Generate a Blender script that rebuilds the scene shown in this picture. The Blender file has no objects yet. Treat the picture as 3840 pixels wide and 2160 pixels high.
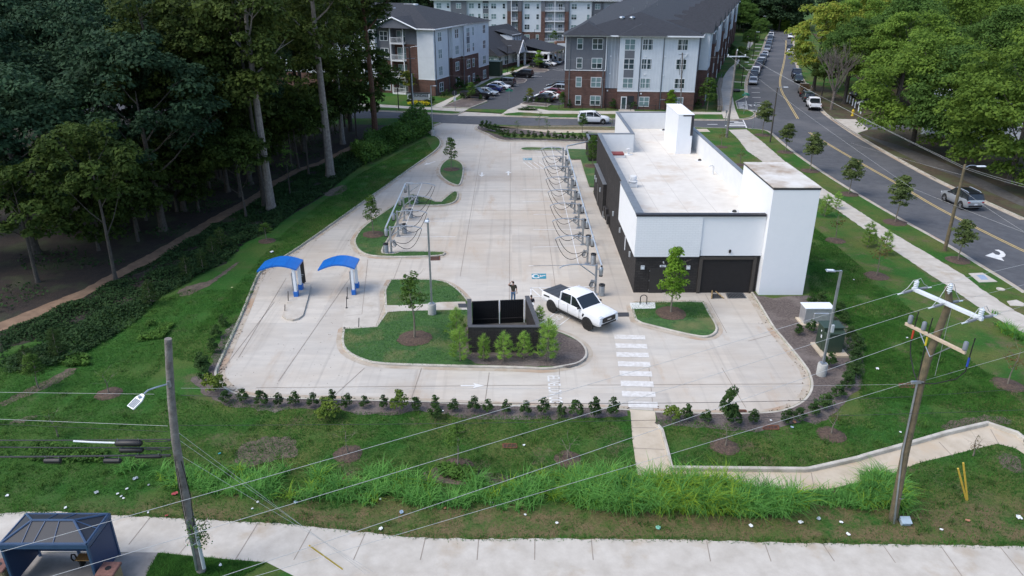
EXPO=0.86
import bpy,bmesh,math,random
import numpy as np
from mathutils import Vector,Matrix
random.seed(7);RS=np.random.RandomState(11)
S=bpy.context.scene
COL=S.collection
rad=math.radians
CH,PITCH,FPX=23.0,rad(23.6),2757.8
sp,cp=math.sin(PITCH),math.cos(PITCH)
FR={'O':(0,0,3840/2576),'Q1':(0,0,1300/2546),'Q2':(1200,0,960/2576),'Q3':(2040,0,960/2576),'Q4':(2880,0,960/2576),'Q5':(900,600,1280/2576),'Q6':(1960,360,1280/2576),'Q7':(2700,440,1140/2576),'L1':(0,1500,1000/2195),'L2':(0,1180,1000/2576),'L3':(960,1380,1280/2576),'L4':(2200,1380,1280/2576),'L5':(3000,960,840/2536),'L6':(3240,1400,600/1144),'L7':(0,640,1300/2479),'T1':(1840,960,560/1932),'T2':(1960,500,360/1739),'T3':(2000,760,320/1364),'T4':(1400,660,340/1540),'T5':(920,920,500/2264),'T6':(2320,900,580/2212),'U1':(1500,240,400/2576),'U2':(1720,100,420/2029),'U3':(2760,60,320/1546),'U4':(2140,380,320/2576),'U5':(3500,640,300/2174),'U6':(2660,240,340/1760),'U7':(2220,420,400/1932)}
def _ray(f,x,y):
 x0,y0,s=FR[f];px=x0+x*s;py=y0+y*s
 u=(px-1920)/FPX;v=(1080-py)/FPX
 return(u,cp+v*sp,-sp+v*cp)
def g(f,x,y,z=0.0):
 d=_ray(f,x,y);t=(z-CH)/d[2]
 return(d[0]*t,d[1]*t,z)
def gs(f,pts,z=0.0):return[g(f,x,y,z)[:2]for x,y in pts]
def zat(f,x,y,Y):
 d=_ray(f,x,y);t=Y/d[1]
 return(d[0]*t,Y,CH+d[2]*t)
LAWN=0.12
MATS={}
def mat(name,col,rough=0.8,col2=None,scale=3.0,bump=0.0,bscale=None,metal=0.0,spec=None,var=0.12,detail=5,trans=0.0,emit=None,coord='Object',big=None):
 if name in MATS:return MATS[name]
 m=bpy.data.materials.new(name);m.use_nodes=True
 nt=m.node_tree;n=nt.nodes;l=nt.links
 b=n['Principled BSDF']
 b.inputs['Roughness'].default_value=rough;b.inputs['Metallic'].default_value=metal
 if spec is not None:b.inputs['Specular IOR Level'].default_value=spec
 if col2 is None:col2=tuple(c*(1-var*2)for c in col)
 tc=n.new('ShaderNodeTexCoord');no=n.new('ShaderNodeTexNoise')
 no.inputs['Scale'].default_value=scale;no.inputs['Detail'].default_value=detail;no.inputs['Roughness'].default_value=0.65
 l.new(tc.outputs[coord],no.inputs['Vector'])
 rp=n.new('ShaderNodeValToRGB');e=rp.color_ramp.elements
 e[0].position=0.33;e[0].color=(*col2,1);e[1].position=0.67;e[1].color=(*col,1)
 l.new(no.outputs['Fac'],rp.inputs['Fac'])
 out=rp.outputs['Color']
 if big:
  n2=n.new('ShaderNodeTexNoise');n2.inputs['Scale'].default_value=big[1];n2.inputs['Detail'].default_value=6;n2.inputs['Roughness'].default_value=.6
  l.new(tc.outputs[coord],n2.inputs['Vector'])
  mr=n.new('ShaderNodeMapRange');mr.inputs['From Min'].default_value=big[2];mr.inputs['From Max'].default_value=big[3]
  l.new(n2.outputs['Fac'],mr.inputs['Value'])
  mx=n.new('ShaderNodeMixRGB');l.new(mr.outputs['Result'],mx.inputs['Fac']);l.new(out,mx.inputs['Color1']);mx.inputs['Color2'].default_value=(*big[0],1)
  out=mx.outputs['Color']
 l.new(out,b.inputs['Base Color'])
 if bump:
  nb=n.new('ShaderNodeTexNoise');nb.inputs['Scale'].default_value=bscale or scale*4;nb.inputs['Detail'].default_value=4
  l.new(tc.outputs[coord],nb.inputs['Vector'])
  bp=n.new('ShaderNodeBump');bp.inputs['Strength'].default_value=bump;bp.inputs['Distance'].default_value=0.05
  l.new(nb.outputs['Fac'],bp.inputs['Height']);l.new(bp.outputs['Normal'],b.inputs['Normal'])
 if trans:b.inputs['Transmission Weight'].default_value=trans
 if emit:b.inputs['Emission Color'].default_value=(*emit[0],1);b.inputs['Emission Strength'].default_value=emit[1]
 MATS[name]=m
 return m
def leafmat(name,col,col2,sub=0.25):
 if name in MATS:return MATS[name]
 m=bpy.data.materials.new(name);m.use_nodes=True
 nt=m.node_tree;n=nt.nodes;l=nt.links;b=n['Principled BSDF']
 b.inputs['Roughness'].default_value=0.75;b.inputs['Specular IOR Level'].default_value=0.10
 tc=n.new('ShaderNodeTexCoord');no=n.new('ShaderNodeTexNoise');no.inputs['Scale'].default_value=0.9;no.inputs['Detail'].default_value=7;no.inputs['Roughness'].default_value=.75
 oi=n.new('ShaderNodeObjectInfo');add=n.new('ShaderNodeVectorMath');add.operation='ADD'
 l.new(tc.outputs['Object'],add.inputs[0]);cx=n.new('ShaderNodeCombineXYZ')
 mu=n.new('ShaderNodeMath');mu.operation='MULTIPLY';mu.inputs[1].default_value=40;l.new(oi.outputs['Random'],mu.inputs[0])
 l.new(mu.outputs[0],cx.inputs[0]);l.new(cx.outputs[0],add.inputs[1]);l.new(add.outputs[0],no.inputs['Vector'])
 rp=n.new('ShaderNodeValToRGB');e=rp.color_ramp.elements
 e[0].position=.36;e[0].color=(*col2,1);e[1].position=.64;e[1].color=(*col,1)
 l.new(no.outputs['Fac'],rp.inputs['Fac'])
 hs=n.new('ShaderNodeHueSaturation');l.new(rp.outputs[0],hs.inputs['Color'])
 mr=n.new('ShaderNodeMapRange');mr.inputs['To Min'].default_value=.85;mr.inputs['To Max'].default_value=1.2
 l.new(oi.outputs['Random'],mr.inputs['Value']);l.new(mr.outputs['Result'],hs.inputs['Value'])
 l.new(hs.outputs[0],b.inputs['Base Color'])
 tr=n.new('ShaderNodeBsdfTranslucent');l.new(hs.outputs[0],tr.inputs['Color'])
 mx=n.new('ShaderNodeMixShader');mx.inputs[0].default_value=sub
 l.new(b.outputs[0],mx.inputs[1]);l.new(tr.outputs[0],mx.inputs[2]);l.new(mx.outputs[0],n['Material Output'].inputs['Surface'])
 MATS[name]=m
 return m
class MB:
 def __init__(s):s.v=[];s.f=[];s.sm=[]
 def add(s,vs,fs,smooth=False):
  o=len(s.v);s.v+=[tuple(p)for p in vs];s.f+=[tuple(i+o for i in f)for f in fs];s.sm+=[smooth]*len(fs);return s
 def box(s,c,d,rz=0.0,R=None,bev=0.0):
  x,y,z=d[0]/2,d[1]/2,d[2]/2
  if bev>0:
   bv=min(bev,x*.9,y*.9,z*.9);P=[]
   vs=[];idx={}
   for sx in(-1,1):
    for sy in(-1,1):
     for sz in(-1,1):
      for k,q in enumerate(((x,y-bv,z-bv),(x-bv,y,z-bv),(x-bv,y-bv,z))):
       idx[(sx,sy,sz,k)]=len(vs);vs.append((sx*q[0],sy*q[1],sz*q[2]))
   fs=[]
   def face(l):
    a=[Vector(vs[i])for i in l];nn=(a[1]-a[0]).cross(a[2]-a[0]);cc=sum(a,Vector())/len(a)
    fs.append(tuple(l)if nn.dot(cc)>0 else tuple(reversed(l)))
   o=((-1,-1),(1,-1),(1,1),(-1,1))
   for sg in(-1,1):
    face([idx[(sg,a,b,0)]for a,b in o]);face([idx[(a,sg,b,1)]for a,b in o]);face([idx[(a,b,sg,2)]for a,b in o])
   for a in(-1,1):
    for b in(-1,1):
     face([idx[(a,b,-1,0)],idx[(a,b,1,0)],idx[(a,b,1,1)],idx[(a,b,-1,1)]])
     face([idx[(a,-1,b,0)],idx[(a,1,b,0)],idx[(a,1,b,2)],idx[(a,-1,b,2)]])
     face([idx[(-1,a,b,1)],idx[(1,a,b,1)],idx[(1,a,b,2)],idx[(-1,a,b,2)]])
     for c2 in(-1,1):face([idx[(a,b,c2,0)],idx[(a,b,c2,1)],idx[(a,b,c2,2)]])
  else:
   vs=[(-x,-y,-z),(x,-y,-z),(x,y,-z),(-x,y,-z),(-x,-y,z),(x,-y,z),(x,y,z),(-x,y,z)]
   fs=[(0,3,2,1),(4,5,6,7),(0,1,5,4),(1,2,6,5),(2,3,7,6),(3,0,4,7)]
  M=R if R is not None else Matrix.Rotation(rz,3,'Z')
  return s.add([M@Vector(p)+Vector(c)for p in vs],fs)
 def bx(s,x0,x1,y0,y1,z0,z1,bev=0.0):
  return s.box(((x0+x1)/2,(y0+y1)/2,(z0+z1)/2),(abs(x1-x0),abs(y1-y0),abs(z1-z0)),bev=bev)
 def tube(s,pts,r,n=8,caps=True,smooth=True):
  pts=[Vector(p)for p in pts]
  if not hasattr(r,'__len__'):r=[r]*len(pts)
  rings=[];up=None
  for i,p in enumerate(pts):
   d=(pts[min(i+1,len(pts)-1)]-pts[max(i-1,0)])
   d=d.normalized()if d.length>1e-9 else Vector((0,0,1))
   if up is None:
    up=Vector((0,0,1))if abs(d.z)<.9 else Vector((1,0,0))
   a=d.cross(up)
   if a.length<1e-6:a=d.orthogonal()
   a.normalize();b=a.cross(d).normalized();up=b
   rings.append([p+(a*math.cos(t)+b*math.sin(t))*r[i]for t in[2*math.pi*k/n for k in range(n)]])
  vs=[q for rg in rings for q in rg];fs=[]
  for i in range(len(pts)-1):
   for k in range(n):
    k2=(k+1)%n
    fs.append((i*n+k,i*n+k2,(i+1)*n+k2,(i+1)*n+k))
  s.add(vs,fs,smooth)
  if caps:
   m=len(pts)-1
   s.add(rings[0],[tuple(range(n))][::1]);s.add(rings[m],[tuple(reversed(range(n)))])
  return s
 def cyl(s,c,r,h,n=16,r2=None):
  return s.tube([c,(c[0],c[1],c[2]+h)],[r,r if r2 is None else r2],n)
 def lathe(s,c,prof,n=20):
  vs=[];fs=[]
  for(r,z)in prof:
   vs+=[(c[0]+r*math.cos(2*math.pi*k/n),c[1]+r*math.sin(2*math.pi*k/n),c[2]+z)for k in range(n)]
  for i in range(len(prof)-1):
   for k in range(n):
    k2=(k+1)%n;fs.append((i*n+k,i*n+k2,(i+1)*n+k2,(i+1)*n+k))
  return s.add(vs,fs,True)
 def prism(s,poly,z0,z1):
  n=len(poly);A=sum(poly[i][0]*poly[(i+1)%n][1]-poly[(i+1)%n][0]*poly[i][1]for i in range(n))
  if A<0:poly=list(reversed(poly))
  vs=[(p[0],p[1],z0)for p in poly]+[(p[0],p[1],z1)for p in poly]
  fs=[tuple(reversed(range(n))),tuple(range(n,2*n))]+[(i,(i+1)%n,n+(i+1)%n,n+i)for i in range(n)]
  return s.add(vs,fs)
 def quad(s,a,b,c,d):return s.add([a,b,c,d],[(0,1,2,3)])
 def xf(s,M):
  s.v=[tuple(M@Vector(p))for p in s.v];return s
 def mesh(s,name,m=None):
  me=bpy.data.meshes.new(name);me.from_pydata(s.v,[],s.f);me.update()
  if any(s.sm):
   me.polygons.foreach_set('use_smooth',s.sm);me.set_sharp_from_angle(angle=rad(38))
  if m:me.materials.append(m)
  return me
def tag(o,label=None,cat=None,group=None,kind=None):
 if label:o['label']=label
 if cat:o['category']=cat
 if group:o['group']=group
 if kind:o['kind']=kind
 return o
def link(name,me,parent=None):
 o=bpy.data.objects.new(name,me);COL.objects.link(o)
 if parent:o.parent=parent
 return o
def part(name,mb,m,parent,label=None):
 o=link(name,mb.mesh(name,m)if isinstance(mb,MB)else mb,parent)
 if label:o['label']=label
 return o
def single(name,mb,m,label,cat,group=None,kind=None,loc=(0,0,0),rz=0):
 o=link(name,mb.mesh(name,m)if isinstance(mb,MB)else mb);o.location=loc;o.rotation_euler[2]=rz
 return tag(o,label,cat,group,kind)
def thing(name,loc,label,cat,group=None,rz=0):
 o=bpy.data.objects.new(name,None);COL.objects.link(o);o.empty_display_size=.2
 o.location=loc;o.rotation_euler[2]=rz
 return tag(o,label,cat,group)
def copy_tree(o,parent=None):
 c=o.copy();COL.objects.link(c)
 if parent:c.parent=parent
 for ch in[q for q in o.children]:copy_tree(ch,c)
 return c
def dup(o,loc,rz,label,group=None,scale=None):
 c=copy_tree(o);c.location=loc;c.rotation_euler[2]=rz;c['label']=label
 if group:c['group']=group
 if scale:c.scale=(scale,)*3 if not hasattr(scale,'__len__')else scale
 return c
ORD=['first','second','third','fourth','fifth','sixth','seventh','eighth','ninth','tenth','eleventh','twelfth','thirteenth','fourteenth','fifteenth','sixteenth','seventeenth','eighteenth','nineteenth','twentieth','twenty-first','twenty-second','twenty-third','twenty-fourth','twenty-fifth','twenty-sixth','twenty-seventh','twenty-eighth','twenty-ninth','thirtieth','thirty-first','thirty-second','thirty-third','thirty-fourth','thirty-fifth','thirty-sixth']
def chaikin(p,it=2,closed=False):
 for _ in range(it):
  q=[]if closed else[p[0]]
  rng=range(len(p))if closed else range(len(p)-1)
  for i in rng:
   a=p[i];b=p[(i+1)%len(p)]
   q.append((a[0]*.75+b[0]*.25,a[1]*.75+b[1]*.25));q.append((a[0]*.25+b[0]*.75,a[1]*.25+b[1]*.75))
  if not closed:q.append(p[-1])
  p=q
 return p
def ragged(p,amp=.07,step=.35,closed=True):
 q=[];n=len(p)
 for i in range(n if closed else n-1):
  a=p[i];b=p[(i+1)%n];L=math.hypot(b[0]-a[0],b[1]-a[1]);k=max(1,int(L/step));k=min(k,300)
  for j in range(k):
   t=j/k;q.append((a[0]+(b[0]-a[0])*t+random.uniform(-amp,amp),a[1]+(b[1]-a[1])*t+random.uniform(-amp,amp)))
 if not closed:q.append(p[-1])
 return q
def fill(polys,z,thick=0.0):
 cu=bpy.data.curves.new('tmp','CURVE');cu.dimensions='2D';cu.fill_mode='BOTH';cu.extrude=thick/2
 for p in polys:
  sl=cu.splines.new('POLY');sl.points.add(len(p)-1);sl.use_cyclic_u=True
  for i,q in enumerate(p):sl.points[i].co=(q[0],q[1],0,1)
 ob=bpy.data.objects.new('tmp',cu);COL.objects.link(ob)
 dg=bpy.context.evaluated_depsgraph_get();dg.update()
 me=bpy.data.meshes.new_from_object(ob.evaluated_get(dg))
 bpy.data.objects.remove(ob);bpy.data.curves.remove(cu)
 me.materials.clear()
 for v in me.vertices:v.co.z+=z
 nz=sum(p.normal.z for p in me.polygons if abs(p.normal.z)>.5)
 if nz<0 and not thick:me.flip_normals()
 return me
def sheet(name,polys,z,m,label,cat='ground',kind='structure'):
 me=fill(polys,z);me.name=name;me.materials.append(m)
 o=link(name,me);return tag(o,label,cat,None,kind)
def offset(p,d,closed=False):
 n=len(p);q=[]
 for i in range(n):
  a=p[i-1]if(i>0 or closed)else p[i];b=p[i];c=p[(i+1)%n]if(i<n-1 or closed)else p[i]
  t=Vector((c[0]-a[0],c[1]-a[1]))
  if t.length<1e-9:t=Vector((1,0))
  t.normalize();q.append((b[0]-t.y*d,b[1]+t.x*d))
 return q
def area(p):return sum(p[i][0]*p[(i+1)%len(p)][1]-p[(i+1)%len(p)][0]*p[i][1]for i in range(len(p)))/2
KERB=MB();GUT=MB()
def kerb(p,closed=False,side=1,h=LAWN+.012,w=.16,gut=.42,z0=-.01):
 """side=+1: raised ground lies left of travel"""
 a=p;b=offset(p,side*w,closed);c=offset(p,side*.03,closed)
 n=len(p);m=n if closed else n-1
 for i in range(m):
  j=(i+1)%n
  fs=[[(*a[i],z0),(*a[j],z0),(*a[j],h-.03),(*a[i],h-.03)],[(*a[i],h-.03),(*a[j],h-.03),(*c[j],h),(*c[i],h)],[(*c[i],h),(*c[j],h),(*b[j],h),(*b[i],h)],[(*b[i],h),(*b[j],h),(*b[j],z0),(*b[i],z0)]]
  for q in fs:KERB.quad(*(q if side>0 else q[::-1]))
 if gut:
  d=offset(p,-side*gut,closed)
  for i in range(m):
   j=(i+1)%n
   q=[(*d[i],.0125),(*d[j],.0125),(*a[j],.0125),(*a[i],.0125)]
   GUT.quad(*(q if side>0 else q[::-1]))
def inside(pt,poly):
 x,y=pt;r=False;n=len(poly);j=n-1
 for i in range(n):
  xi,yi=poly[i];xj,yj=poly[j]
  if(yi>y)!=(yj>y)and x<(xj-xi)*(y-yi)/(yj-yi)+xi:r=not r
  j=i
 return r
def inside_np(P,poly):
 x=P[:,0];y=P[:,1];r=np.zeros(len(P),bool);n=len(poly);j=n-1
 for i in range(n):
  xi,yi=poly[i];xj,yj=poly[j]
  if yi!=yj:
   c=((yi>y)!=(yj>y))&(x<(xj-xi)*(y-yi)/(yj-yi)+xi);r^=c
  j=i
 return r
def text_mesh(s,size=1.0,thick=.0,bold=0.0):
 cu=bpy.data.curves.new('tmp','FONT');cu.body=s;cu.size=size;cu.align_x='CENTER';cu.align_y='CENTER';cu.extrude=thick/2;cu.offset=bold
 ob=bpy.data.objects.new('tmp',cu);COL.objects.link(ob)
 dg=bpy.context.evaluated_depsgraph_get();dg.update()
 me=bpy.data.meshes.new_from_object(ob.evaluated_get(dg));bpy.data.objects.remove(ob);bpy.data.curves.remove(cu);me.materials.clear()
 vs=[tuple(v.co)for v in me.vertices];fs=[tuple(p.vertices)for p in me.polygons]
 bpy.data.meshes.remove(me)
 mb=MB();mb.add(vs,fs);return mb
cam=bpy.data.cameras.new('camera');co=bpy.data.objects.new('camera',cam);COL.objects.link(co)
co.location=(0,0,CH);co.rotation_euler=(rad(90)-PITCH,0,0);cam.sensor_width=36;cam.lens=FPX/3840*36;cam.clip_end=5000;cam.clip_start=.1
S.camera=co
SUN_EL,SUN_AZ=rad(54),rad(-108)
W=bpy.data.worlds.new('World');S.world=W;W.use_nodes=True
sk=W.node_tree.nodes.new('ShaderNodeTexSky');sk.sky_type='NISHITA';sk.sun_disc=False;sk.sun_elevation=SUN_EL;sk.sun_rotation=SUN_AZ
sk.air_density=1.0;sk.dust_density=1.8;sk.ozone_density=1.1
bg=W.node_tree.nodes['Background'];bg.inputs['Strength'].default_value=0.15
W.node_tree.links.new(sk.outputs[0],bg.inputs['Color'])
sl=bpy.data.lights.new('sun','SUN');sl.energy=1.25;sl.angle=rad(36);sl.color=(1,.95,.87)
so=bpy.data.objects.new('sun',sl);COL.objects.link(so)
dirv=Vector((math.sin(SUN_AZ)*math.cos(SUN_EL),math.cos(SUN_AZ)*math.cos(SUN_EL),math.sin(SUN_EL)))
so.rotation_euler=dirv.to_track_quat('Z','Y').to_euler()
S.view_settings.view_transform='Standard';S.view_settings.look='None';S.view_settings.exposure=EXPO;S.view_settings.gamma=1
S.render.engine='CYCLES'
def lawn_material():
 m=bpy.data.materials.new('lawn');m.use_nodes=True;nt=m.node_tree;n=nt.nodes;l=nt.links;b=n['Principled BSDF']
 b.inputs['Roughness'].default_value=.9;b.inputs['Specular IOR Level'].default_value=.1
 geo=n.new('ShaderNodeNewGeometry');pos=geo.outputs['Position']
 def noise(sc,det=6,rg=.65):
  q=n.new('ShaderNodeTexNoise');q.inputs['Scale'].default_value=sc;q.inputs['Detail'].default_value=det;q.inputs['Roughness'].default_value=rg
  l.new(pos,q.inputs['Vector']);return q.outputs['Fac']
 def ramp(src,a,b_,c1=(0,0,0),c2=(1,1,1)):
  r=n.new('ShaderNodeValToRGB');e=r.color_ramp.elements;e[0].position=a;e[1].position=b_;e[0].color=(*c1,1);e[1].color=(*c2,1)
  l.new(src,r.inputs[0]);return r.outputs[0]
 def mix(f,a,c):
  x=n.new('ShaderNodeMixRGB');l.new(f,x.inputs[0]);l.new(a,x.inputs[1])
  if isinstance(c,tuple):x.inputs[2].default_value=(*c,1)
  else:l.new(c,x.inputs[2])
  return x.outputs[0]
 def math_(op,a,b_):
  x=n.new('ShaderNodeMath');x.operation=op;x.use_clamp=True
  for i,q in enumerate((a,b_)):
   if isinstance(q,(int,float)):x.inputs[i].default_value=q
   else:l.new(q,x.inputs[i])
  return x.outputs[0]
 fine=ramp(noise(9,8,.8),.3,.7,(.018,.064,.012),(.050,.150,.028))
 c=mix(ramp(noise(.2,6),.42,.60),fine,ramp(noise(14,5,.8),.3,.7,(.055,.075,.020),(.145,.170,.050)))
 c=mix(math_('MULTIPLY',ramp(noise(1.6,8,.75),.52,.70),.8),c,ramp(noise(16,5,.8),.3,.7,(.016,.045,.012),(.040,.092,.022)))
 c=mix(math_('MULTIPLY',ramp(noise(2.4,6,.7),.60,.72),.55),c,(.14,.19,.05))
 c=mix(math_('MULTIPLY',ramp(noise(.45,8,.75),.53,.66),.85),c,ramp(noise(11,5,.8),.3,.7,(.075,.062,.038),(.185,.150,.092)))
 sx=n.new('ShaderNodeSeparateXYZ');l.new(pos,sx.inputs[0])
 w=n.new('ShaderNodeMapRange');w.inputs[1].default_value=28.2;w.inputs[2].default_value=26.6;l.new(sx.outputs[1],w.inputs[0])
 wl=n.new('ShaderNodeMapRange');wl.inputs[1].default_value=24.2;wl.inputs[2].default_value=25.2;l.new(sx.outputs[1],wl.inputs[0])
 c=mix(math_('MULTIPLY',math_('MULTIPLY',w.outputs[0],wl.outputs[0]),ramp(noise(.9,8,.75),.36,.56)),c,ramp(noise(12,5,.8),.3,.7,(.085,.068,.032),(.205,.160,.085)))
 w2=n.new('ShaderNodeMapRange');w2.inputs[1].default_value=-13;w2.inputs[2].default_value=-24;l.new(sx.outputs[0],w2.inputs[0])
 c=mix(math_('MULTIPLY',w2.outputs[0],.6),c,fine)
 l.new(c,b.inputs['Base Color'])
 bp=n.new('ShaderNodeBump');bp.inputs['Strength'].default_value=.9;bp.inputs['Distance'].default_value=.08
 l.new(noise(7,6,.8),bp.inputs['Height']);l.new(bp.outputs[0],b.inputs['Normal'])
 MATS['lawn']=m;return m
def concrete_material():
 m=bpy.data.materials.new('lot_concrete');m.use_nodes=True;nt=m.node_tree;n=nt.nodes;l=nt.links;b=n['Principled BSDF']
 b.inputs['Roughness'].default_value=.85;b.inputs['Specular IOR Level'].default_value=.25
 geo=n.new('ShaderNodeNewGeometry');pos=geo.outputs['Position']
 mp=n.new('ShaderNodeMapping');mp.inputs['Scale'].default_value=(.22,1,1);l.new(pos,mp.inputs[0])
 mq=n.new('ShaderNodeMapping');mq.inputs['Scale'].default_value=(1,.25,1);mq.inputs['Rotation'].default_value=(0,0,.35);l.new(pos,mq.inputs[0])
 def noise(src,sc,det=6,rg=.65):
  q=n.new('ShaderNodeTexNoise');q.inputs['Scale'].default_value=sc;q.inputs['Detail'].default_value=det;q.inputs['Roughness'].default_value=rg
  l.new(src,q.inputs['Vector']);return q.outputs['Fac']
 def ramp(src,a,b_,c1=(0,0,0),c2=(1,1,1)):
  r=n.new('ShaderNodeValToRGB');e=r.color_ramp.elements;e[0].position=a;e[1].position=b_;e[0].color=(*c1,1);e[1].color=(*c2,1)
  l.new(src,r.inputs[0]);return r.outputs[0]
 def mixf(f,a,c,k=1.0):
  x=n.new('ShaderNodeMixRGB')
  mu=n.new('ShaderNodeMath');mu.operation='MULTIPLY';mu.inputs[1].default_value=k;l.new(f,mu.inputs[0]);l.new(mu.outputs[0],x.inputs[0])
  l.new(a,x.inputs[1])
  if isinstance(c,tuple):x.inputs[2].default_value=(*c,1)
  else:l.new(c,x.inputs[2])
  return x.outputs[0]
 c=ramp(noise(mp.outputs[0],1.6,8,.7),.3,.7,(.455,.425,.38),(.57,.53,.465))
 c=mixf(ramp(noise(pos,.11,4),.42,.62),c,(.43,.36,.285),.55)
 c=mixf(ramp(noise(mq.outputs[0],.5,7,.7),.56,.72),c,(.40,.28,.18),.5)
 c=mixf(ramp(noise(pos,2.3,8,.75),.6,.75),c,(.25,.235,.21),.45)
 c=mixf(ramp(noise(pos,9,3,.6),.70,.76),c,(.13,.11,.09),.5)
 mt=n.new('ShaderNodeMapping');mt.inputs['Scale'].default_value=(2.4,.06,1);l.new(pos,mt.inputs[0])
 c=mixf(ramp(noise(mt.outputs[0],.9,6,.6),.54,.74),c,(.27,.25,.225),.42)
 bk=n.new('ShaderNodeTexBrick');bk.inputs['Scale'].default_value=1;bk.inputs['Brick Width'].default_value=4.6;bk.inputs['Row Height'].default_value=4.65;bk.inputs['Mortar Size'].default_value=0;bk.offset=0
 bk.inputs['Color1'].default_value=(1,1,1,1);bk.inputs['Color2'].default_value=(.84,.85,.87,1);l.new(pos,bk.inputs[0])
 mm=n.new('ShaderNodeMixRGB');mm.blend_type='MULTIPLY';mm.inputs[0].default_value=.8;l.new(c,mm.inputs[1]);l.new(bk.outputs[0],mm.inputs[2]);c=mm.outputs[0]
 l.new(c,b.inputs['Base Color'])
 bp=n.new('ShaderNodeBump');bp.inputs['Strength'].default_value=.15;bp.inputs['Distance'].default_value=.01
 l.new(noise(pos,30,3),bp.inputs['Height']);l.new(bp.outputs[0],b.inputs['Normal'])
 MATS['lot_concrete']=m;return m
M_lawn=lawn_material();M_lot=concrete_material()
M_walk=mat('walk_concrete',(.51,.475,.42),.85,(.40,.365,.315),1.1,bump=.1,bscale=25,detail=8,big=((.36,.29,.21),.5,.55,.75))
M_walk2=mat('walk_concrete_tan',(.54,.47,.37),.85,(.40,.335,.25),.9,bump=.1,bscale=25,detail=8,big=((.40,.29,.18),.45,.52,.72))
M_kerb=mat('kerb_concrete',(.52,.49,.43),.85,(.33,.30,.25),1.3,detail=8)
M_gut=mat('gutter_concrete',(.46,.42,.36),.85,(.34,.28,.21),.9,detail=8,big=((.36,.25,.17),.35,.5,.68))
M_asph=mat('asphalt',(.092,.096,.105),.9,(.062,.065,.073),1.2,bump=.2,bscale=40,detail=9,big=((.115,.115,.12),.12,.5,.68))
M_asph2=mat('dark_asphalt',(.06,.064,.072),.9,(.042,.045,.052),1.0,bump=.2,bscale=40,detail=9)
M_mulch=mat('mulch',(.155,.125,.112),.95,(.055,.043,.039),7,bump=1.0,bscale=16,detail=9,big=((.185,.155,.14),.5,.5,.7))
M_dirt=mat('clay_dirt',(.23,.15,.095),.95,(.14,.088,.056),1.5,bump=.4,bscale=9,detail=8)
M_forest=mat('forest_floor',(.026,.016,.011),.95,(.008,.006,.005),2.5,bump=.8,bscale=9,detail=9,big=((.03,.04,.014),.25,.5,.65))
M_verge=mat('dry_verge',(.19,.145,.075),.95,(.07,.075,.03),2.2,bump=.6,bscale=12,detail=9)
M_joint=mat('joint_dark',(.30,.26,.22),.95,(.22,.19,.16),2)  # dark tone of the slab joints themselves
M_paint=mat('white_road_paint',(.74,.74,.73),.7,(.55,.55,.53),3,detail=8)
M_paintw=mat('worn_white_paint',(.66,.65,.63),.75,(.50,.475,.435),3.5,detail=9)
M_yel=mat('yellow_road_paint',(.66,.48,.17),.7,(.50,.38,.17),2)
M_turf=mat('trimmed_grass',(.055,.135,.030),.95,(.020,.062,.015),5,bump=.9,bscale=9,detail=9,big=((.125,.135,.05),.4,.5,.68))
left_side=gs('O',[(1109,310)])+gs('Q2',[(1135,1270),(1100,1290),(1068,1318),(1085,1340),(1140,1362),(1200,1395),(1222,1435)])+gs('O',[(1106,372),(1085,390),(1040,420),(960,478),(900,520),(850,556),(800,592),(745,630),(714,650),(690,664),(668,676),(652,692),(640,720),(610,796),(575,872),(549,930)])
front_side=gs('O',[(549,930),(545.6,942),(552,958),(573,981.7),(599,993),(646,1001),(740,1004),(850,1007)])+gs('L3',[(1160,257),(1700,283),(2200,300)])+gs('L4',[(0,300),(318,322)])
ramp_gap=gs('L4',[(318,322),(514,337)])
right_side=gs('L4',[(514,337),(760,345),(1000,350),(1150,350),(1300,346),(1430,337),(1530,310),(1620,263),(1675,200),(1692,130),(1672,55),(1645,0)])+gs('T6',[(2330,1420),(2212,1290),(2090,1090),(1990,920),(1905,790),(1868,738)])
interior=[(14,56),(14,100)]
back_side=gs('O',[(1545,360.5),(1475,359),(1400,357),(1315,354.5),(1285,355.5),(1265,355),(1245,349),(1232,341),(1216,334),(1200,327.5),(1197,321),(1209,314)])
street_s=gs('Q3',[(0,1278),(720,1280),(1550,1287),(1850,1296)])
cross_gap=gs('Q3',[(1850,1296),(2045,1296)])
road_w=gs('Q7',[(235,100),(310,103),(390,113),(445,150),(500,205),(560,255),(700,362),(850,463),(1000,560),(1250,712),(1500,858),(1750,995),(1960,1112),(2150,1235),(2400,1385),(2576,1500)])
road_w_out=[(52,28),(57,24)]
road_e_out=[(84,30),(70,48)]
road_e=gs('Q7',[(2576,868),(2240,715),(1870,555),(1450,325),(1150,150),(930,0)])+gs('Q4',[(560,1132),(470,1010),(400,880),(330,760),(290,640),(262,520),(262,400),(290,305)])
far_end=gs('U3',[(1200,285),(730,265)])
road_wn=gs('U3',[(600,330),(540,385),(510,500),(460,640),(400,760),(300,930),(195,1100),(168,1200),(160,1300),(175,1449)])+gs('U6',[(690,560),(690,655)])
hatch_bay=gs('U6',[(690,655),(520,735),(560,880),(745,893)])
bulb=gs('U6',[(745,893),(800,925),(870,950),(888,985),(830,1040),(735,1066),(590,1080),(500,1086)])
street_n=gs('U6',[(500,1086),(300,1090),(0,1088)])+gs('Q3',[(0,1188)])+gs('Q2',[(2300,1182),(1870,1170),(1838,1158),(1832,1146)])
apron_gap=gs('Q2',[(1832,1146),(1440,1124)])
street_n2=gs('Q2',[(1440,1124),(1400,1148),(1330,1152),(900,1130),(620,1118),(380,1098)])+[(-75,139.5)]
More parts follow.
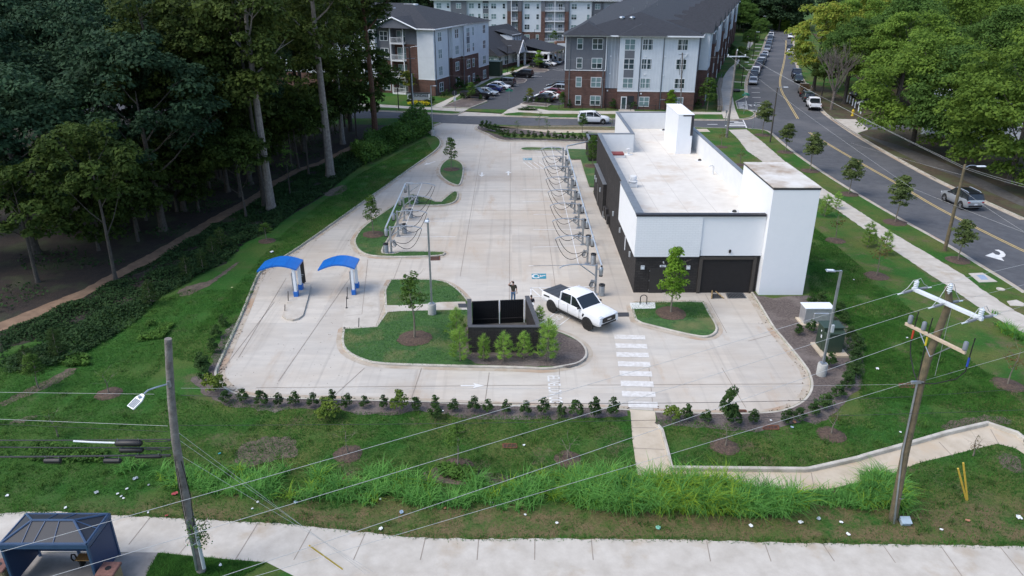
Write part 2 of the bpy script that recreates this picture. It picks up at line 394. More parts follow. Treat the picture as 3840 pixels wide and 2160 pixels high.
street_s2=[(-75,124),(-48,121.5)]+gs('O',[(1000,299),(1060,305),(1109,310)])
C2=lambda p:chaikin(p,2)
left_side,front_side,right_side,back_side,road_w,road_e,road_wn,bulb=map(C2,(left_side,front_side,right_side,back_side,road_w,road_e,road_wn,bulb))
U=left_side+front_side[1:]+ramp_gap[1:]+right_side[1:]+interior+back_side+street_s+cross_gap[1:]+road_w+road_w_out+road_e_out+road_e+far_end+road_wn+hatch_bay[1:]+bulb[1:]+street_n[1:]+apron_gap[1:]+street_n2[1:]+street_s2[:-1]
for p,gt in((left_side,.4),(front_side,.4),(right_side,.4),(back_side,.35),(street_s,0),(road_w,.4),(road_e,.4),(road_wn,.5),(bulb,.4),(street_n,.45),(street_n2,.45),(hatch_bay,.3)):
 pass
sgn=-1 if area(U)>0 else 1
for p,gt in((left_side,.42),(front_side,.45),(right_side,.42),(back_side,.35),(street_s,0),(road_w,.45),(road_e,.45),(road_wn,.5),(bulb,.45),(street_n,.5),(street_n2,.5),(hatch_bay,0)):
 kerb(p,side=sgn,gut=gt)
isl_tear=chaikin(gs('Q5',[(1592,-8),(1650,8),(1692,45),(1688,120),(1668,190),(1640,200),(1570,175),(1510,125),(1498,85),(1515,40),(1560,0)]),2,True)
isl_left=chaikin(gs('Q5',[(1165,345),(1190,320),(1290,262),(1330,270),(1420,298),(1505,328),(1535,300),(1600,245),(1640,240),(1652,262),(1640,310),(1600,335),(1520,350),(1300,348),(1240,350),(1215,420),(1150,560),(1120,612),(1075,690),(1085,715),(1180,712),(1200,696),(1540,696),(1556,712),(1520,730),(1340,738),(1100,740),(960,728),(890,690),(858,635),(866,590),(920,515),(1040,428)]),1,True)
isl_front=chaikin(gs('Q5',[(1085,912),(1280,906),(1460,908),(1560,925),(1640,975),(1700,1035),(1735,1085)])+gs('T1',[(480,830),(610,905),(790,960),(960,1010),(1120,1085),(1220,1170),(1260,1260),(1240,1340),(1140,1410),(1000,1440)])+gs('L3',[(2200,20),(2000,8),(1600,0),(1200,-10),(900,-22)])+gs('O',[(905,907),(872,890),(858,868),(862,830),(868,826)])+gs('Q5',[(795,1280),(1100,1262)]),1,True)
isl_lot=[isl_tear,isl_left,isl_front]
isl_door=chaikin(gs('T6',[(160,905),(520,900),(1195,890),(1240,930),(1310,1075),(1400,1210),(1425,1310),(1350,1385),(1240,1410),(1100,1395),(800,1330),(560,1270),(245,1190),(205,1080)]),1,True)
isl_back=chaikin(gs('T2',[(-60,290),(0,268),(130,258),(500,275),(720,280),(722,316),(500,316),(150,322),(0,318)]),1,True)
isl_corner=gs('T2',[(820,292),(1155,298)])+[(9.9,98.5),(13.0,98.5),(13.0,80.35),(9.3,80.35),(9.02,79.2),(9.02,73.0)]+gs('T2',[(1295,985),(1205,980),(1125,740),(1048,478),(870,482),(850,420)])
islands=isl_lot+[isl_door,isl_back,isl_corner]
for p in islands[:5]:
 kerb(p,closed=True,side=1 if area(p)>0 else-1,gut=.35 if p is not isl_back else 0)
kerb(isl_corner[:2],side=-1,gut=0)
single('kerbs',KERB,M_kerb,'pale concrete kerb round the lot, islands and streets','kerb',kind='structure')
single('gutter',GUT,M_gut,'concrete gutter strip along the foot of the kerbs','gutter',kind='structure')
sheet('lawn',[[(-400,8),(400,8),(500,1500),(-500,1500)],U],LAWN,M_lawn,'rough mown lawn around the car wash lot','lawn')
sheet('island_lawn',[[q for q in offset(p,(.1 if area(p)>0 else-.1),True)]if p is not isl_corner else p for p in islands],LAWN,M_turf,'trimmed grass inside the kerbed lot islands','lawn')
sheet('road',[[(-90,90),(-90,330),(200,330),(200,10),(20,10),(20,90)]],-.004,M_asph,'grey asphalt street with a long bend to the right','road')
lot_out=gs('O',[(1109,309.5),(1209,313.5)])+[(2,112),(21,103),(25,60),(30,45),(25,31),(0,31),(-20,33),(-27,40),(-22,60),(-14,110)]
sheet('parking_lot',[lot_out],.004,M_lot,'pale stained concrete lot of the car wash','parking lot')
apron=gs('Q2',[(1832,1146),(1440,1124),(1400,1148),(1385,1166),(1870,1172)])
sheet('driveway_apron',[apron],.006,M_walk,'concrete driveway apron crossing into the apartment car park','driveway')
zw=LAWN+.006
near_far=gs('L1',[(-300,940),(0,934),(250,918),(430,914),(700,935),(880,948),(1200,960),(1650,985),(2195,1012)],zw)+gs('L3',[(330,1185),(600,1215),(820,1242),(1280,1282),(1680,1290),(2100,1288),(2576,1290)],zw)+gs('L4',[(900,1300),(1340,1315),(1780,1325),(2576,1335)],zw)+gs('L6',[(970,1235),(1144,1240)],zw)+[(40,22)]
near_path=ragged(near_far,.05,.3,False)+[(40,15),(5,15)]+gs('L1',[(2195,1335),(1900,1312),(1640,1290),(1500,1275),(1300,1255)],zw)+gs('L1',[(900,1252),(0,1250),(-400,1250)],zw)
sheet('footpath',[near_path],zw,M_walk,'wide pale concrete footpath across the foot of the picture','footpath')
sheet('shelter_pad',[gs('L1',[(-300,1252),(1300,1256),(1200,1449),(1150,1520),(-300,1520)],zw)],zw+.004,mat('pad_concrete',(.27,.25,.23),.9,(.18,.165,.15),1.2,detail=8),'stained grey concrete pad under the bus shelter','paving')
link_path=gs('L4',[(318,322),(330,345),(345,560),(375,770),(385,850),(700,900),(1250,905),(1640,938),(1800,930),(1950,900),(2250,830),(2420,780),(2576,715)],.02)
lp2=gs('L6',[(380,655),(640,590),(800,550),(950,515),(1080,548),(1144,590),(1144,480),(1090,432),(893,362),(600,432),(300,520),(0,602)],.02)
lp3=gs('L4',[(2250,632),(2060,690),(1700,770),(1660,776),(1200,772),(630,766),(560,470),(525,430),(514,337)],.02)
link_poly=link_path[:-2]+lp2+lp3
sheet('link_path',[link_poly],LAWN+.006,M_walk2,'tan concrete path running from the lot to the right','footpath')
KERB=MB()
lk=gs('L6',[(1144,470),(1090,425),(893,357),(600,425),(300,513),(0,596)],.3)+gs('L4',[(2060,682),(1700,763),(1660,768),(1200,763),(630,757)],.3)
kerb(lk,side=-1,h=.34,w=.18,gut=0,z0=.1)
kerb(gs('L4',[(632,757),(600,620),(560,468),(530,432)],.2),side=-1,h=.24,w=.15,gut=0,z0=.1)
single('path_kerb',KERB,M_kerb,'raised concrete kerb holding the lawn above the tan path','kerb',kind='structure')
side_walk=gs('Q7',[(75,105),(160,190),(230,285),(320,345),(460,455),(640,560),(850,690),(1000,790),(1240,960),(1340,1012),(1450,1110),(1800,1345),(1960,1449),(2300,1680),(2700,1900)],zw)
sw_r=gs('Q7',[(2900,1850),(2500,1640),(2200,1445),(2060,1332),(1780,1165),(1480,990),(1150,775),(860,592),(700,475),(545,370),(380,225),(225,102)],zw)
sheet('roadside_path',[ragged(side_walk,.05,.4,False)+ragged(sw_r,.05,.4,False)],zw,M_walk,'pale footpath between the building lawn and the road verge','footpath')
sheet('back_path',[gs('Q2',[(1770,1288),(2576,1305)],zw)+gs('Q3',[(720,1310)],zw)+[(22,113.3),(30,113.6)]+[(30,111.3),(22,111.4)]+gs('Q3',[(720,1337),(0,1335)],zw)+gs('Q2',[(1900,1322),(1800,1300)],zw)],zw,M_walk2,'yellowish concrete path behind the back hedge','footpath')
sheet('north_path',[gs('Q2',[(100,1012),(290,1030),(980,1075),(1130,1078),(1225,1081),(1500,1092),(1440,1124),(1400,1122),(960,1096),(370,1066),(100,1045)],zw),gs('Q2',[(1890,1102),(2040,1040),(2100,1075),(2300,1112),(2576,1116)],zw)+gs('Q3',[(750,1116),(1790,1128),(1830,1185),(1790,1150),(720,1146),(0,1143)],zw)+gs('Q2',[(2000,1128),(1832,1146)],zw)],zw,M_walk,'pale footpath along the far side of the cross street','footpath')
U6w=gs('U6',[(490,0),(400,70),(330,160),(260,280),(225,360),(188,540),(200,700),(215,830),(270,1050),(590,1078),(500,870),(445,610),(445,500),(450,350),(500,0)],zw)
farw=gs('U3',[(0,800),(90,690),(200,560),(225,440),(320,430),(330,470),(220,620),(110,740),(10,900)],zw)
sheet('side_street_path',[U6w,farw],zw+.003,M_walk,'concrete footpath climbing beside the brick apartments','footpath')
sheet('crossing_strip',[gs('U3',[(350,505),(480,508),(480,516),(350,513)],zw),gs('U3',[(345,566),(462,568),(462,577),(345,575)],zw),gs('U3',[(340,630),(440,633),(440,642),(340,640)],zw),gs('U3',[(280,705),(402,708),(400,718),(280,715)],zw),gs('U3',[(230,785),(376,790),(374,801),(230,796)],zw),gs('U3',[(215,875),(325,878),(322,890),(215,886)],zw),gs('U3',[(170,968),(290,972),(285,984),(170,980)],zw),gs('U3',[(105,1074),(215,1080),(210,1093),(105,1087)],zw),gs('U6',[(465,338),(685,348),(685,362),(465,352)],zw),gs('U6',[(460,480),(678,496),(678,512),(460,494)],zw)],zw+.003,M_walk,'narrow concrete strips crossing the verge to the parked cars','paving')
sheet('apartment_path',[gs('Q2',[(1120,1072),(1280,1000),(1445,925),(1600,860),(1720,795),(1900,748),(2060,690),(2150,640),(2130,620),(1990,700),(1880,728),(1690,780),(1560,862),(1440,930),(1230,1081)],zw)],zw+.003,M_walk,'footpath leading past the apartment block to the clubhouse','footpath')
apt_lot=gs('Q2',[(1505,1094),(1690,1026),(1450,985),(1445,960),(1600,893),(1720,828),(1950,770),(2085,700),(2190,640),(2180,560),(2080,540),(2000,500),(1990,440),(2360,430),(2440,460),(2470,600),(2480,1040),(2400,1060),(2040,1045),(1890,1102)],LAWN+.004)
sheet('apartment_car_park',[apt_lot],LAWN+.004,M_asph2,'dark asphalt car park between the apartment blocks','car park')
KERB=MB();GUT=MB()
ai1=gs('Q2',[(1228,1078),(1340,1030),(1450,988),(1640,1005),(1685,1022),(1510,1090)],LAWN)
ai2=gs('Q2',[(1900,800),(1930,785),(2050,795),(2085,808),(2060,835),(1960,848),(1900,838)],LAWN)
ai3=gs('Q2',[(2040,690),(2120,680),(2290,700),(2310,710),(2260,728),(2100,730),(2030,715)],LAWN)
ai4=gs('Q2',[(2015,1050),(2060,1030),(2330,1055),(2290,1075),(2120,1068)],LAWN)
for p in(ai1,ai2,ai3,ai4):kerb(p,closed=True,side=1 if area(p)>0 else-1,gut=.3,h=.25,z0=.1)
KER2=KERB
single('car_park_kerb',KERB,M_kerb,'pale kerbs round the mulch islands of the apartment car park','kerb',kind='structure')
sheet('car_park_mulch',[ai1,ai2,ai3,ai4],LAWN+.10,M_mulch,'brown mulch in the islands of the apartment car park','mulch')
zm=LAWN+.008
m_front=offset(front_side,-sgn*-.17)
def band(edge,inner_poly):return edge+inner_poly[::-1]
fm_low=gs('L7',[(1690,1080),(1620,1140),(1560,1230),(1520,1330),(1490,1449)],zm)+gs('L2',[(1850,600),(1880,690),(1960,740),(2020,800),(2160,880),(2300,905),(2480,890)],zm)+gs('L3',[(20,320),(160,330),(330,300),(480,330),(640,320),(760,350),(960,352),(1080,345),(1230,320),(1380,350),(1520,360),(1660,385),(1850,395),(2050,385),(2300,385),(2576,380)],zm)+gs('L4',[(60,375),(300,365),(318,322)],zm)
edge_l=[q for q in(left_side+front_side)]
k0=min(range(len(edge_l)),key=lambda i:(edge_l[i][0]-fm_low[0][0])**2+(edge_l[i][1]-fm_low[0][1])**2)
sheet('mulch_bed',[offset(edge_l[k0:],sgn*.16)+ragged(fm_low[::-1],.12,.4,False),offset(right_side,sgn*.16)+ragged(gs('T6',[(2000,800),(2212,830)],zm)+gs('L5',[(120,440),(250,430),(340,560),(420,700),(560,800),(640,860),(690,960),(720,1100),(740,1300),(700,1449)],zm)+gs('L4',[(2090,60),(2070,150),(1960,240),(1870,350),(1750,430),(1640,400),(1500,440),(1300,490),(1100,470),(900,450),(700,440),(560,440),(527,420),(520,345)],zm),.12,.4,False),ragged(gs('T1',[(610,905),(790,968),(960,1018),(1120,1093),(1215,1175),(1250,1262),(1230,1335),(1130,1400),(1000,1432),(0,1415),(-200,1395)],zm)+gs('Q5',[(1640,1440),(1690,1290),(1720,1230)],zm),.06,.4),offset(back_side,sgn*.16)+ragged(gs('Q2',[(1600,1310),(1700,1330),(1790,1355),(1850,1380),(2100,1395),(2576,1400)],zm)+gs('T2',[(1150,120)],zm)+[(16,104)],.1,.5,False)[::-1],],zm,M_mulch,'brown bark mulch beds along the lot kerbs','mulch')
sheet('dirt_patch',[ragged(chaikin(p,2,True),.1,.3)for p in(gs('L3',[(-140,600),(20,530),(120,515),(290,520),(320,580),(310,680),(150,690),(20,735),(-100,760),(-190,700)],zm),gs('L3',[(1240,780),(1450,720),(1600,715),(1720,790),(1930,800),(1900,870),(1600,890),(1300,870)],zm),gs('L6',[(520,365),(700,330),(880,290),(1060,330),(1060,370),(900,350),(760,385),(600,420)],zm),gs('L6',[(930,600),(1020,560),(1144,620),(1144,720),(1000,690)],zm),gs('L7',[(1260,870),(1340,820),(1500,790),(1560,750),(1690,650),(1720,655),(1600,750),(1450,850),(1300,910)],zm),gs('L2',[(0,900),(180,820),(420,720),(640,620),(760,520),(690,505),(560,570),(300,700),(0,840)],zm),gs('L2',[(60,1050),(260,980),(380,970),(330,1010),(160,1060)],zm),gs('L7',[(2290,160),(2479,90),(2479,150),(2350,190)],zm))],zm+.001,mat('bare_soil',(.15,.115,.085),.95,(.06,.05,.035),3.5,bump=.8,bscale=14,detail=9),'bare soil and old mulch patches in the lawn','soil')
trail_l=gs('L7',[(-200,1165),(0,1085),(250,985),(560,865),(800,735),(1080,590),(1290,470),(1450,372),(1800,182),(1950,75),(2110,-12)],zm+.004)+gs('O',[(800,408),(870,372),(940,336),(978,314)],zm+.004)
trail_r=gs('O',[(986,317),(950,340),(880,378),(812,415)],zm+.004)+gs('L7',[(2140,5),(1975,100),(1830,218),(1490,408),(1320,510),(1110,640),(830,775),(590,905),(270,1045),(0,1148),(-200,1230)],zm+.004)
sheet('dirt_trail',[ragged(trail_l,.1,.5,False)+ragged(trail_r,.1,.5,False)],zm+.006,M_dirt,'worn clay footpath along the edge of the woods','trail')
forest=[(-300,10)]+[(-60,28),(-48,36)]+gs('L7',[(0,1290),(300,1190),(600,1060),(830,960),(1100,880),(1290,800),(1600,660),(1760,500),(1900,440),(2110,300),(2300,190)],zm)+gs('O',[(900,420),(980,375),(1050,340),(1060,318)],zm)+[(-48,121),(-100,124),(-300,124)]
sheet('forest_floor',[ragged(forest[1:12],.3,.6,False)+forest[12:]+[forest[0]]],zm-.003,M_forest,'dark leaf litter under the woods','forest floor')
sheet('dirt_verge',[ragged(gs('Q2',[(1680,1268),(2576,1262)],zm)+gs('Q3',[(720,1285)],zm)+[(21,116)]+[(21,113.5)]+gs('Q3',[(720,1308),(0,1303)],zm)+gs('Q2',[(1780,1288)],zm),.08,.5)],zm,M_verge,'dry reddish verge between street and back path','verge')
sheet('road_bank',[ragged(gs('Q7',[(3000,1050),(2576,850),(2240,700),(1870,540),(1450,312),(1160,140),(1300,100),(1600,230),(1950,330),(2300,520),(2576,600),(3000,780)],zm),.15,.6)],zm,mat('leafy_bank',(.085,.058,.034),.95,(.034,.028,.014),2.4,bump=.8,bscale=10,detail=9,big=((.062,.070,.026),.4,.45,.62)),'leaf strewn bank on the far side of the road','verge')
sheet('old_path',[gs('Q7',[(1180,130),(1350,190),(1500,230),(1760,330),(2050,450),(2340,580),(2576,700),(2576,760),(2300,640),(2000,500),(1700,390),(1500,290)],zm)],zm+.004,mat('old_asphalt_path',(.10,.095,.09),.9,(.06,.055,.05),2),'dark worn path under the roadside trees','footpath')
sheet('side_entry',[gs('Q4',[(640,1195),(880,1200),(1020,1300),(900,1340),(1040,1449),(800,1300)],zm)],zm+.004,M_walk,'concrete driveway mouth off the road','driveway')
sheet('side_car_park',[gs('Q4',[(880,1205),(1500,1205),(1500,1300),(1020,1302)],zm)],zm+.003,M_asph,'asphalt lot under the trees across the road','car park')
sheet('right_woodland_floor',[[(q[0]+1.2,q[1])for q in road_e[::-1]if q[1]<135]+[(70,45),(140,50),(170,120),(150,260),(112,290),(96,230),(84,190),(74,160)]],zm-.002,MATS['leafy_bank'],'leaf covered shady ground below the trees across the road','forest floor')
sheet('shaded_ground',[gs('Q4',[(470,1010),(400,880),(440,850),(560,870),(800,1000),(940,1180),(830,1190),(640,1190)],zm)],zm,MATS['leafy_bank'],'leaf covered ground below the bare tree','verge')
def strip(mb,a,b,w,z):
 d=Vector((b[0]-a[0],b[1]-a[1]));d.normalize();nx,ny=-d.y*w/2,d.x*w/2
 mb.quad((a[0]+nx,a[1]+ny,z),(a[0]-nx,a[1]-ny,z),(b[0]-nx,b[1]-ny,z),(b[0]+nx,b[1]+ny,z))
J=MB()
for y in(63.6,67.6,72.6,79.5,86,93.5):strip(J,(-16+(y-63)*.05,y),(6.0,y),.035,.016)
for x,y0,y1 in((-9.5,44,60),(-4.2,55,100),(-.2,46,104),(3.4,48,96)):strip(J,(x,y0),(x,y1),.035,.016)
for f,a,b in(('L3',(820,0),(590,210)),('L3',(1250,0),(1165,255)),('L3',(1760,35),(1725,280)),('L3',(2290,0),(2283,290)),('O',(690,760),(560,930)),('L4',(0,130),(1640,120)),('L4',(470,0),(505,340)),('L4',(1020,0),(1200,300)),('Q5',(965,750),(920,1165)),('Q5',(790,1180),(920,1165)),('L3',(0,150),(2200,130)),('T6',(1240,780),(1545,1330)),('T6',(2212,1350),(1850,1449)),('O',(600,900),(720,700)),('O',(700,960),(880,700))):
 strip(J,g(f,*a)[:2],g(f,*b)[:2],.04,.016)
for a,b in(((1240,962),(1060,1190)),((1720,965),(1470,1275)),((2120,1020),(1940,1310))):strip(J,g('L1',*a,z=zw)[:2],g('L1',*b,z=zw)[:2],.04,zw+.006)
for a,b in(((415,1215),(285,1449)),((825,1245),(735,1449)),((1278,1285),(1240,1449)),((1680,1292),(1668,1449)),((2105,1292),(2103,1449)),((2530,1292),(2545,1449))):strip(J,g('L3',*a,z=zw)[:2],g('L3',*b,z=zw)[:2],.04,zw+.006)
for a,b in(((905,1305),(935,1460)),((1342,1318),(1392,1460)),((1782,1328),(1870,1460)),((2235,1335),(2330,1470)),((335,450),(525,452)),((350,605),(590,615)),((1695,790),(1720,925)),((2065,700),(2180,820))):strip(J,g('L4',*a,z=zw)[:2],g('L4',*b,z=zw)[:2],.04,zw+.006)
for a,b in(((545,1230),(700,1449)),((970,1238),(1140,1449)),((535,490),(640,600)),((905,400),(960,500))):strip(J,g('L6',*a,z=zw)[:2],g('L6',*b,z=zw)[:2],.04,zw+.006)
sp_l=gs('Q7',[(850,690),(1240,960),(1800,1345),(2300,1680)],zw)
for i in range(26):
 y=30+i*2.6;xl=np.interp(y,[q[1]for q in side_walk[::-1]],[q[0]for q in side_walk[::-1]]);xr=np.interp(y,[q[1]for q in sw_r],[q[0]for q in sw_r])
 strip(J,(xl,y),(xr,y),.04,zw+.006)
single('pavement_joints',J,M_joint,'thin dark joints between the concrete slabs','joints',kind='structure')
PW=MB();PN=MB();PY=MB()
z1=.019
for ys in((60.9,60.9),):pass
for f,a,b in(('T1',(490,130),(1010,122)),('T3',(0,1010),(600,1000)),('T3',(0,712),(760,690)),('T3',(0,432),(700,430)),('T3',(0,190),(640,185)),('T2',(0,1242),(780,1230)),('T2',(0,1022),(720,1015)),('T4',(570,770),(1450,770)),('T4',(455,1035),(1395,1035))):
 strip(PN,g(f,*a)[:2],g(f,*b)[:2],.1,z1)
def outline(mb,f,pts,w=.1):
 p=gs(f,pts)
 for i in range(len(p)-1):strip(mb,p[i],p[i+1],w,z1)
outline(PN,'T1',[(660,528),(520,525),(520,412),(1340,398)])
for a,b in(((520,415),(640,525)),((625,412),(760,520)),((1200,400),(1340,490))):strip(PN,g('T1',*a)[:2],g('T1',*b)[:2],.1,z1)
outline(PN,'T2',[(0,510),(700,505)]);outline(PN,'T2',[(0,650),(700,640)])
for x in(10,100,200,300):strip(PN,g('T2',x,520)[:2],g('T2',x+160,640)[:2],.1,z1)
outline(PN,'T2',[(200,330),(700,330)]);outline(PN,'T2',[(0,425),(420,415)])
for i,(yl,xl,xr,h)in enumerate(((842,1545,1622,11),(864,1548,1627,12),(886,1550,1631,12),(909,1554,1635,13),(933,1558,1639,13),(958,1561,1643,14),(984,1564,1648,14),(1010,1580,1654,15))):
 p=[g('O',xl,yl),g('O',xr,yl+2),g('O',xr+2,yl+2+h),g('O',xl+1,yl+h)]
 PW.quad(*[(q[0],q[1],z1)for q in p[::-1]])
def arrow(mb,c,L,ang,z):
 ca,sa=math.cos(ang),math.sin(ang)
 T=lambda x,y:(c[0]+x*ca-y*sa,c[1]+x*sa+y*ca,z)
 mb.quad(T(-L/2,-.11*L/2.4),T(.12*L,-.11*L/2.4),T(.12*L,.11*L/2.4),T(-L/2,.11*L/2.4))
 mb.add([T(.02*L,-.5*L/2.4),T(.5*L,0),T(.02*L,.5*L/2.4),T(.12*L,0)],[(0,1,3),(3,1,2)])
a0=g('L3',1545,132);a1=g('L3',1722,138)
arrow(PN,((a0[0]+a1[0])/2,(a0[1]+a1[1])/2),(a1[0]-a0[0])*1.0,0,z1)
q=g('Q5',1825,110);arrow(PN,q,2.0,rad(-90),z1);q=g('Q5',2025,100);arrow(PN,q,2.0,rad(90),z1);q=g('Q5',1432,25);arrow(PN,q,2.2,rad(-125),z1)
tm=text_mesh('DO NOT ENTER',1.0,0,.012)
xs=[v[0]for v in tm.v];ys_=[v[1]for v in tm.v]
t0=g('L3',2232,265);t1=g('L3',2262,55)
Ln=t1[1]-t0[1];sx=Ln/(max(xs)-min(xs));syy=.78/(max(ys_)-min(ys_))
cx,cy=(t0[0]+t1[0])/2+.1,(t0[1]+t1[1])/2
PN.add([(cx-v[1]*syy,cy+v[0]*sx,z1)for v in tm.v],tm.f)
tm=text_mesh('DO NOT ENTER',1.0,0,.012);t0=g('T1',780,880);t1=g('T1',930,770)
a=math.atan2(t1[1]-t0[1],t1[0]-t0[0]);wv=4.6/(max(xs)-min(xs))
PN.add([(t0[0]+1.7*math.cos(a)+v[0]*wv*math.cos(a)-v[1]*.75*math.sin(a),t0[1]+1.7*math.sin(a)+v[0]*wv*math.sin(a)+v[1]*.75*math.cos(a),z1)for v in tm.v],tm.f)
for s_ in(-.62,.62):
 d=Vector((math.cos(a),math.sin(a)));nn=Vector((-d.y,d.x))*s_;p=Vector(t0[:2])+nn
 strip(PN,p-d*.7,p+d*4.4,.09,z1)
single('lot_marking',PN,M_paint,'thin white bay lines, arrows and words on the lot','road marking',kind='structure')
single('zebra_crossing',PW,M_paintw,'worn white zebra bars across the lot exit','road marking',kind='structure')
BL=MB();WH=MB()
for f,pts in(('T1',[(528,232),(716,230),(718,296),(534,299)]),('T2',[(5,450),(165,448),(168,486),(8,488)])):
 q=[g(f,*p)for p in pts];BL.quad(*[(p[0],p[1],z1+.003)for p in q[::-1]])
 c=sum((Vector(p)for p in q),Vector())/4;w=(Vector(q[1])-Vector(q[0]));h=(Vector(q[0])-Vector(q[3]))
 w.z=h.z=0
 def P_(u,v):r=c+w*u+h*v;return(r.x,r.y,z1+.007)
 def ln(pts2,t=.06):
  for i in range(len(pts2)-1):
   A,B=Vector(P_(*pts2[i])),Vector(P_(*pts2[i+1]));strip(WH,A,B,.17,z1+.007)
 ln([(-.18+.24*math.cos(t),.0+.34*math.sin(t))for t in[rad(k)for k in range(40,330,20)]])
 ln([(-.02,.3),(.0,-.05),(.2,-.05),(.24,.12),(.38,.1)]);ln([(-.01,.14),(.14,.14)]);
 WH.add([(P_(.40+.05*math.cos(t),.1+.1*math.sin(t)))for t in[k*math.pi/4 for k in range(8)]],[tuple(range(8))])
single('bay_panel',BL,mat('bay_blue',(.022,.20,.28),.7,(.035,.23,.31),2),'blue painted panels of the wheelchair bays','road marking',kind='structure')
single('bay_symbol',WH,M_paint,'white wheelchair symbols on the blue bay panels','road marking',kind='structure')
cl=chaikin(gs('Q4',[(300,1195),(250,1110),(190,1010),(140,930),(118,850),(125,770),(150,680),(170,580),(180,480),(181,405)]),2)
cl2=chaikin(gs('Q7',[(755,128),(930,235),(1180,382),(1500,560),(1800,745),(2100,900),(2350,1025),(2576,1135),(2900,1280)]),2)
for p in(cl,cl2):
 for s_ in(-.13,.13):
  o_=offset(p,s_)
  for i in range(len(o_)-1):strip(PY,o_[i],o_[i+1],.11,.012)
single('centre_line',PY,M_yel,'double yellow centre line of the bending road','road marking',kind='structure')
PR=MB()
for pts in([(480,1128),(650,1128),(655,1140),(475,1142)],[(400,1158),(665,1160),(672,1174),(390,1174)],[(300,1192),(690,1190),(700,1208),(290,1206)],[(640,1080),(662,1080),(735,1240),(712,1244)],[(708,715),(720,715),(748,890),(736,892)]):
 PR.quad(*[(*g('U6',*p)[:2],.012)for p in pts[::-1]])
for i in range(10):
 y=742+i*14.5;PR.quad(*[(*g('U6',*p)[:2],.012)for p in[(548+i*3,y),(718+i*3,y-2),(719+i*3,y+4),(549+i*3,y+6)][::-1]])
PR.quad(*[(*g('U6',*p)[:2],.012)for p in[(770,890),(990,900),(985,908),(770,900)][::-1]]);PR.quad(*[(*g('U6',*p)[:2],.012)for p in[(890,928),(985,902),(992,910),(900,934)][::-1]])
for x,y in((895,465),(900,553),(915,648),(955,752),(470,1118),(60,1172)):
 c=g('U6',x,y);PR.bx(c[0]-.8,c[0]+.8,c[1]-.12,c[1]+.12,.0,.012)
tm=text_mesh('STOP',1.0,0,.02);c=g('U6',888,806)
PR.add([(c[0]+v[0]*1.9,c[1]+v[1]*2.4,.012)for v in tm.v],tm.f)
ap=[(2330,1125),(2400,1140),(2420,1175),(2395,1195),(2350,1190),(2300,1175)]
P0=[(*g('Q7',*p)[:2],.012)for p in[(2248,1172),(2330,1124),(2318,1146),(2350,1150),(2372,1164),(2374,1180),(2360,1190),(2408,1218)]]
arr=[g('Q7',*p)[:2]for p in[(2246,1173),(2312,1147),(2334,1163),(2362,1168),(2376,1158),(2368,1142),(2325,1124),(2360,1122),(2402,1140),(2421,1165),(2414,1180),(2385,1190),(2408,1219)]]
PRm=fill([arr],.012);vs=[tuple(v.co)for v in PRm.vertices];PR.add(vs,[tuple(p.vertices)for p in PRm.polygons])
zp=LAWN+.012
for a,b in(((1680,985),(1730,992)),((1700,962),(1760,970)),((1740,935),(1810,945)),((1870,905),(1920,912)),((1890,880),(1950,888)),((1930,850),(2000,860)),((2130,760),(2230,770)),((2120,745),(2210,735)),((2100,775),(2190,765)),((2340,700),(2450,715)),((2380,690),(2450,700))):
 strip(PR,g('Q2',*a,z=zp)[:2],g('Q2',*b,z=zp)[:2],.14,zp)
single('road_marking',PR,M_paint,'white crossing bars, hatching and arrows on the streets','road marking',kind='structure')
def brick_mat(name,c1,c2,mortar,scale,bw,rh,ms=.02,rough=.85,bump=.5,axis='XZ'):
 m=bpy.data.materials.new(name);m.use_nodes=True;nt=m.node_tree;n=nt.nodes;l=nt.links;b=n['Principled BSDF']
 b.inputs['Roughness'].default_value=rough;b.inputs['Specular IOR Level'].default_value=.25
 tc=n.new('ShaderNodeTexCoord');sx=n.new('ShaderNodeSeparateXYZ');l.new(tc.outputs['Object'],sx.inputs[0])
 ad=n.new('ShaderNodeMath');l.new(sx.outputs[0],ad.inputs[0]);l.new(sx.outputs[1],ad.inputs[1])
 cb=n.new('ShaderNodeCombineXYZ');l.new(ad.outputs[0],cb.inputs[0]);l.new(sx.outputs[2],cb.inputs[1])
 br=n.new('ShaderNodeTexBrick');br.inputs['Color1'].default_value=(*c1,1);br.inputs['Color2'].default_value=(*c2,1);br.inputs['Mortar'].default_value=(*mortar,1)
 br.inputs['Scale'].default_value=scale;br.inputs['Brick Width'].default_value=bw;br.inputs['Row Height'].default_value=rh;br.inputs['Mortar Size'].default_value=ms
 l.new(cb.outputs[0],br.inputs[0])
 no=n.new('ShaderNodeTexNoise');no.inputs['Scale'].default_value=1.3;no.inputs['Detail'].default_value=8;l.new(tc.outputs['Object'],no.inputs[0])
 mr=n.new('ShaderNodeMapRange');mr.inputs[1].default_value=.3;mr.inputs[2].default_value=.7;mr.inputs[3].default_value=.78 if c1[0]<.5 else .97;mr.inputs[4].default_value=1.12 if c1[0]<.5 else 1.01;l.new(no.outputs[0],mr.inputs[0])
 hs=n.new('ShaderNodeHueSaturation');l.new(br.outputs[0],hs.inputs['Color']);l.new(mr.outputs[0],hs.inputs['Value']);l.new(hs.outputs[0],b.inputs['Base Color'])
 bp=n.new('ShaderNodeBump');bp.inputs['Strength'].default_value=bump;bp.inputs['Distance'].default_value=.015;bp.invert=True;l.new(br.outputs['Fac'],bp.inputs['Height']);l.new(bp.outputs[0],b.inputs['Normal'])
 MATS[name]=m;return m
M_darkbrick=brick_mat('charcoal_brick',(.05,.046,.044),(.036,.033,.032),(.022,.021,.021),1,.42,.14,.018)
M_whitebrick=brick_mat('white_painted_brick',(.76,.775,.785),(.745,.76,.77),(.69,.705,.715),1,.42,.14,.02,bump=.25)
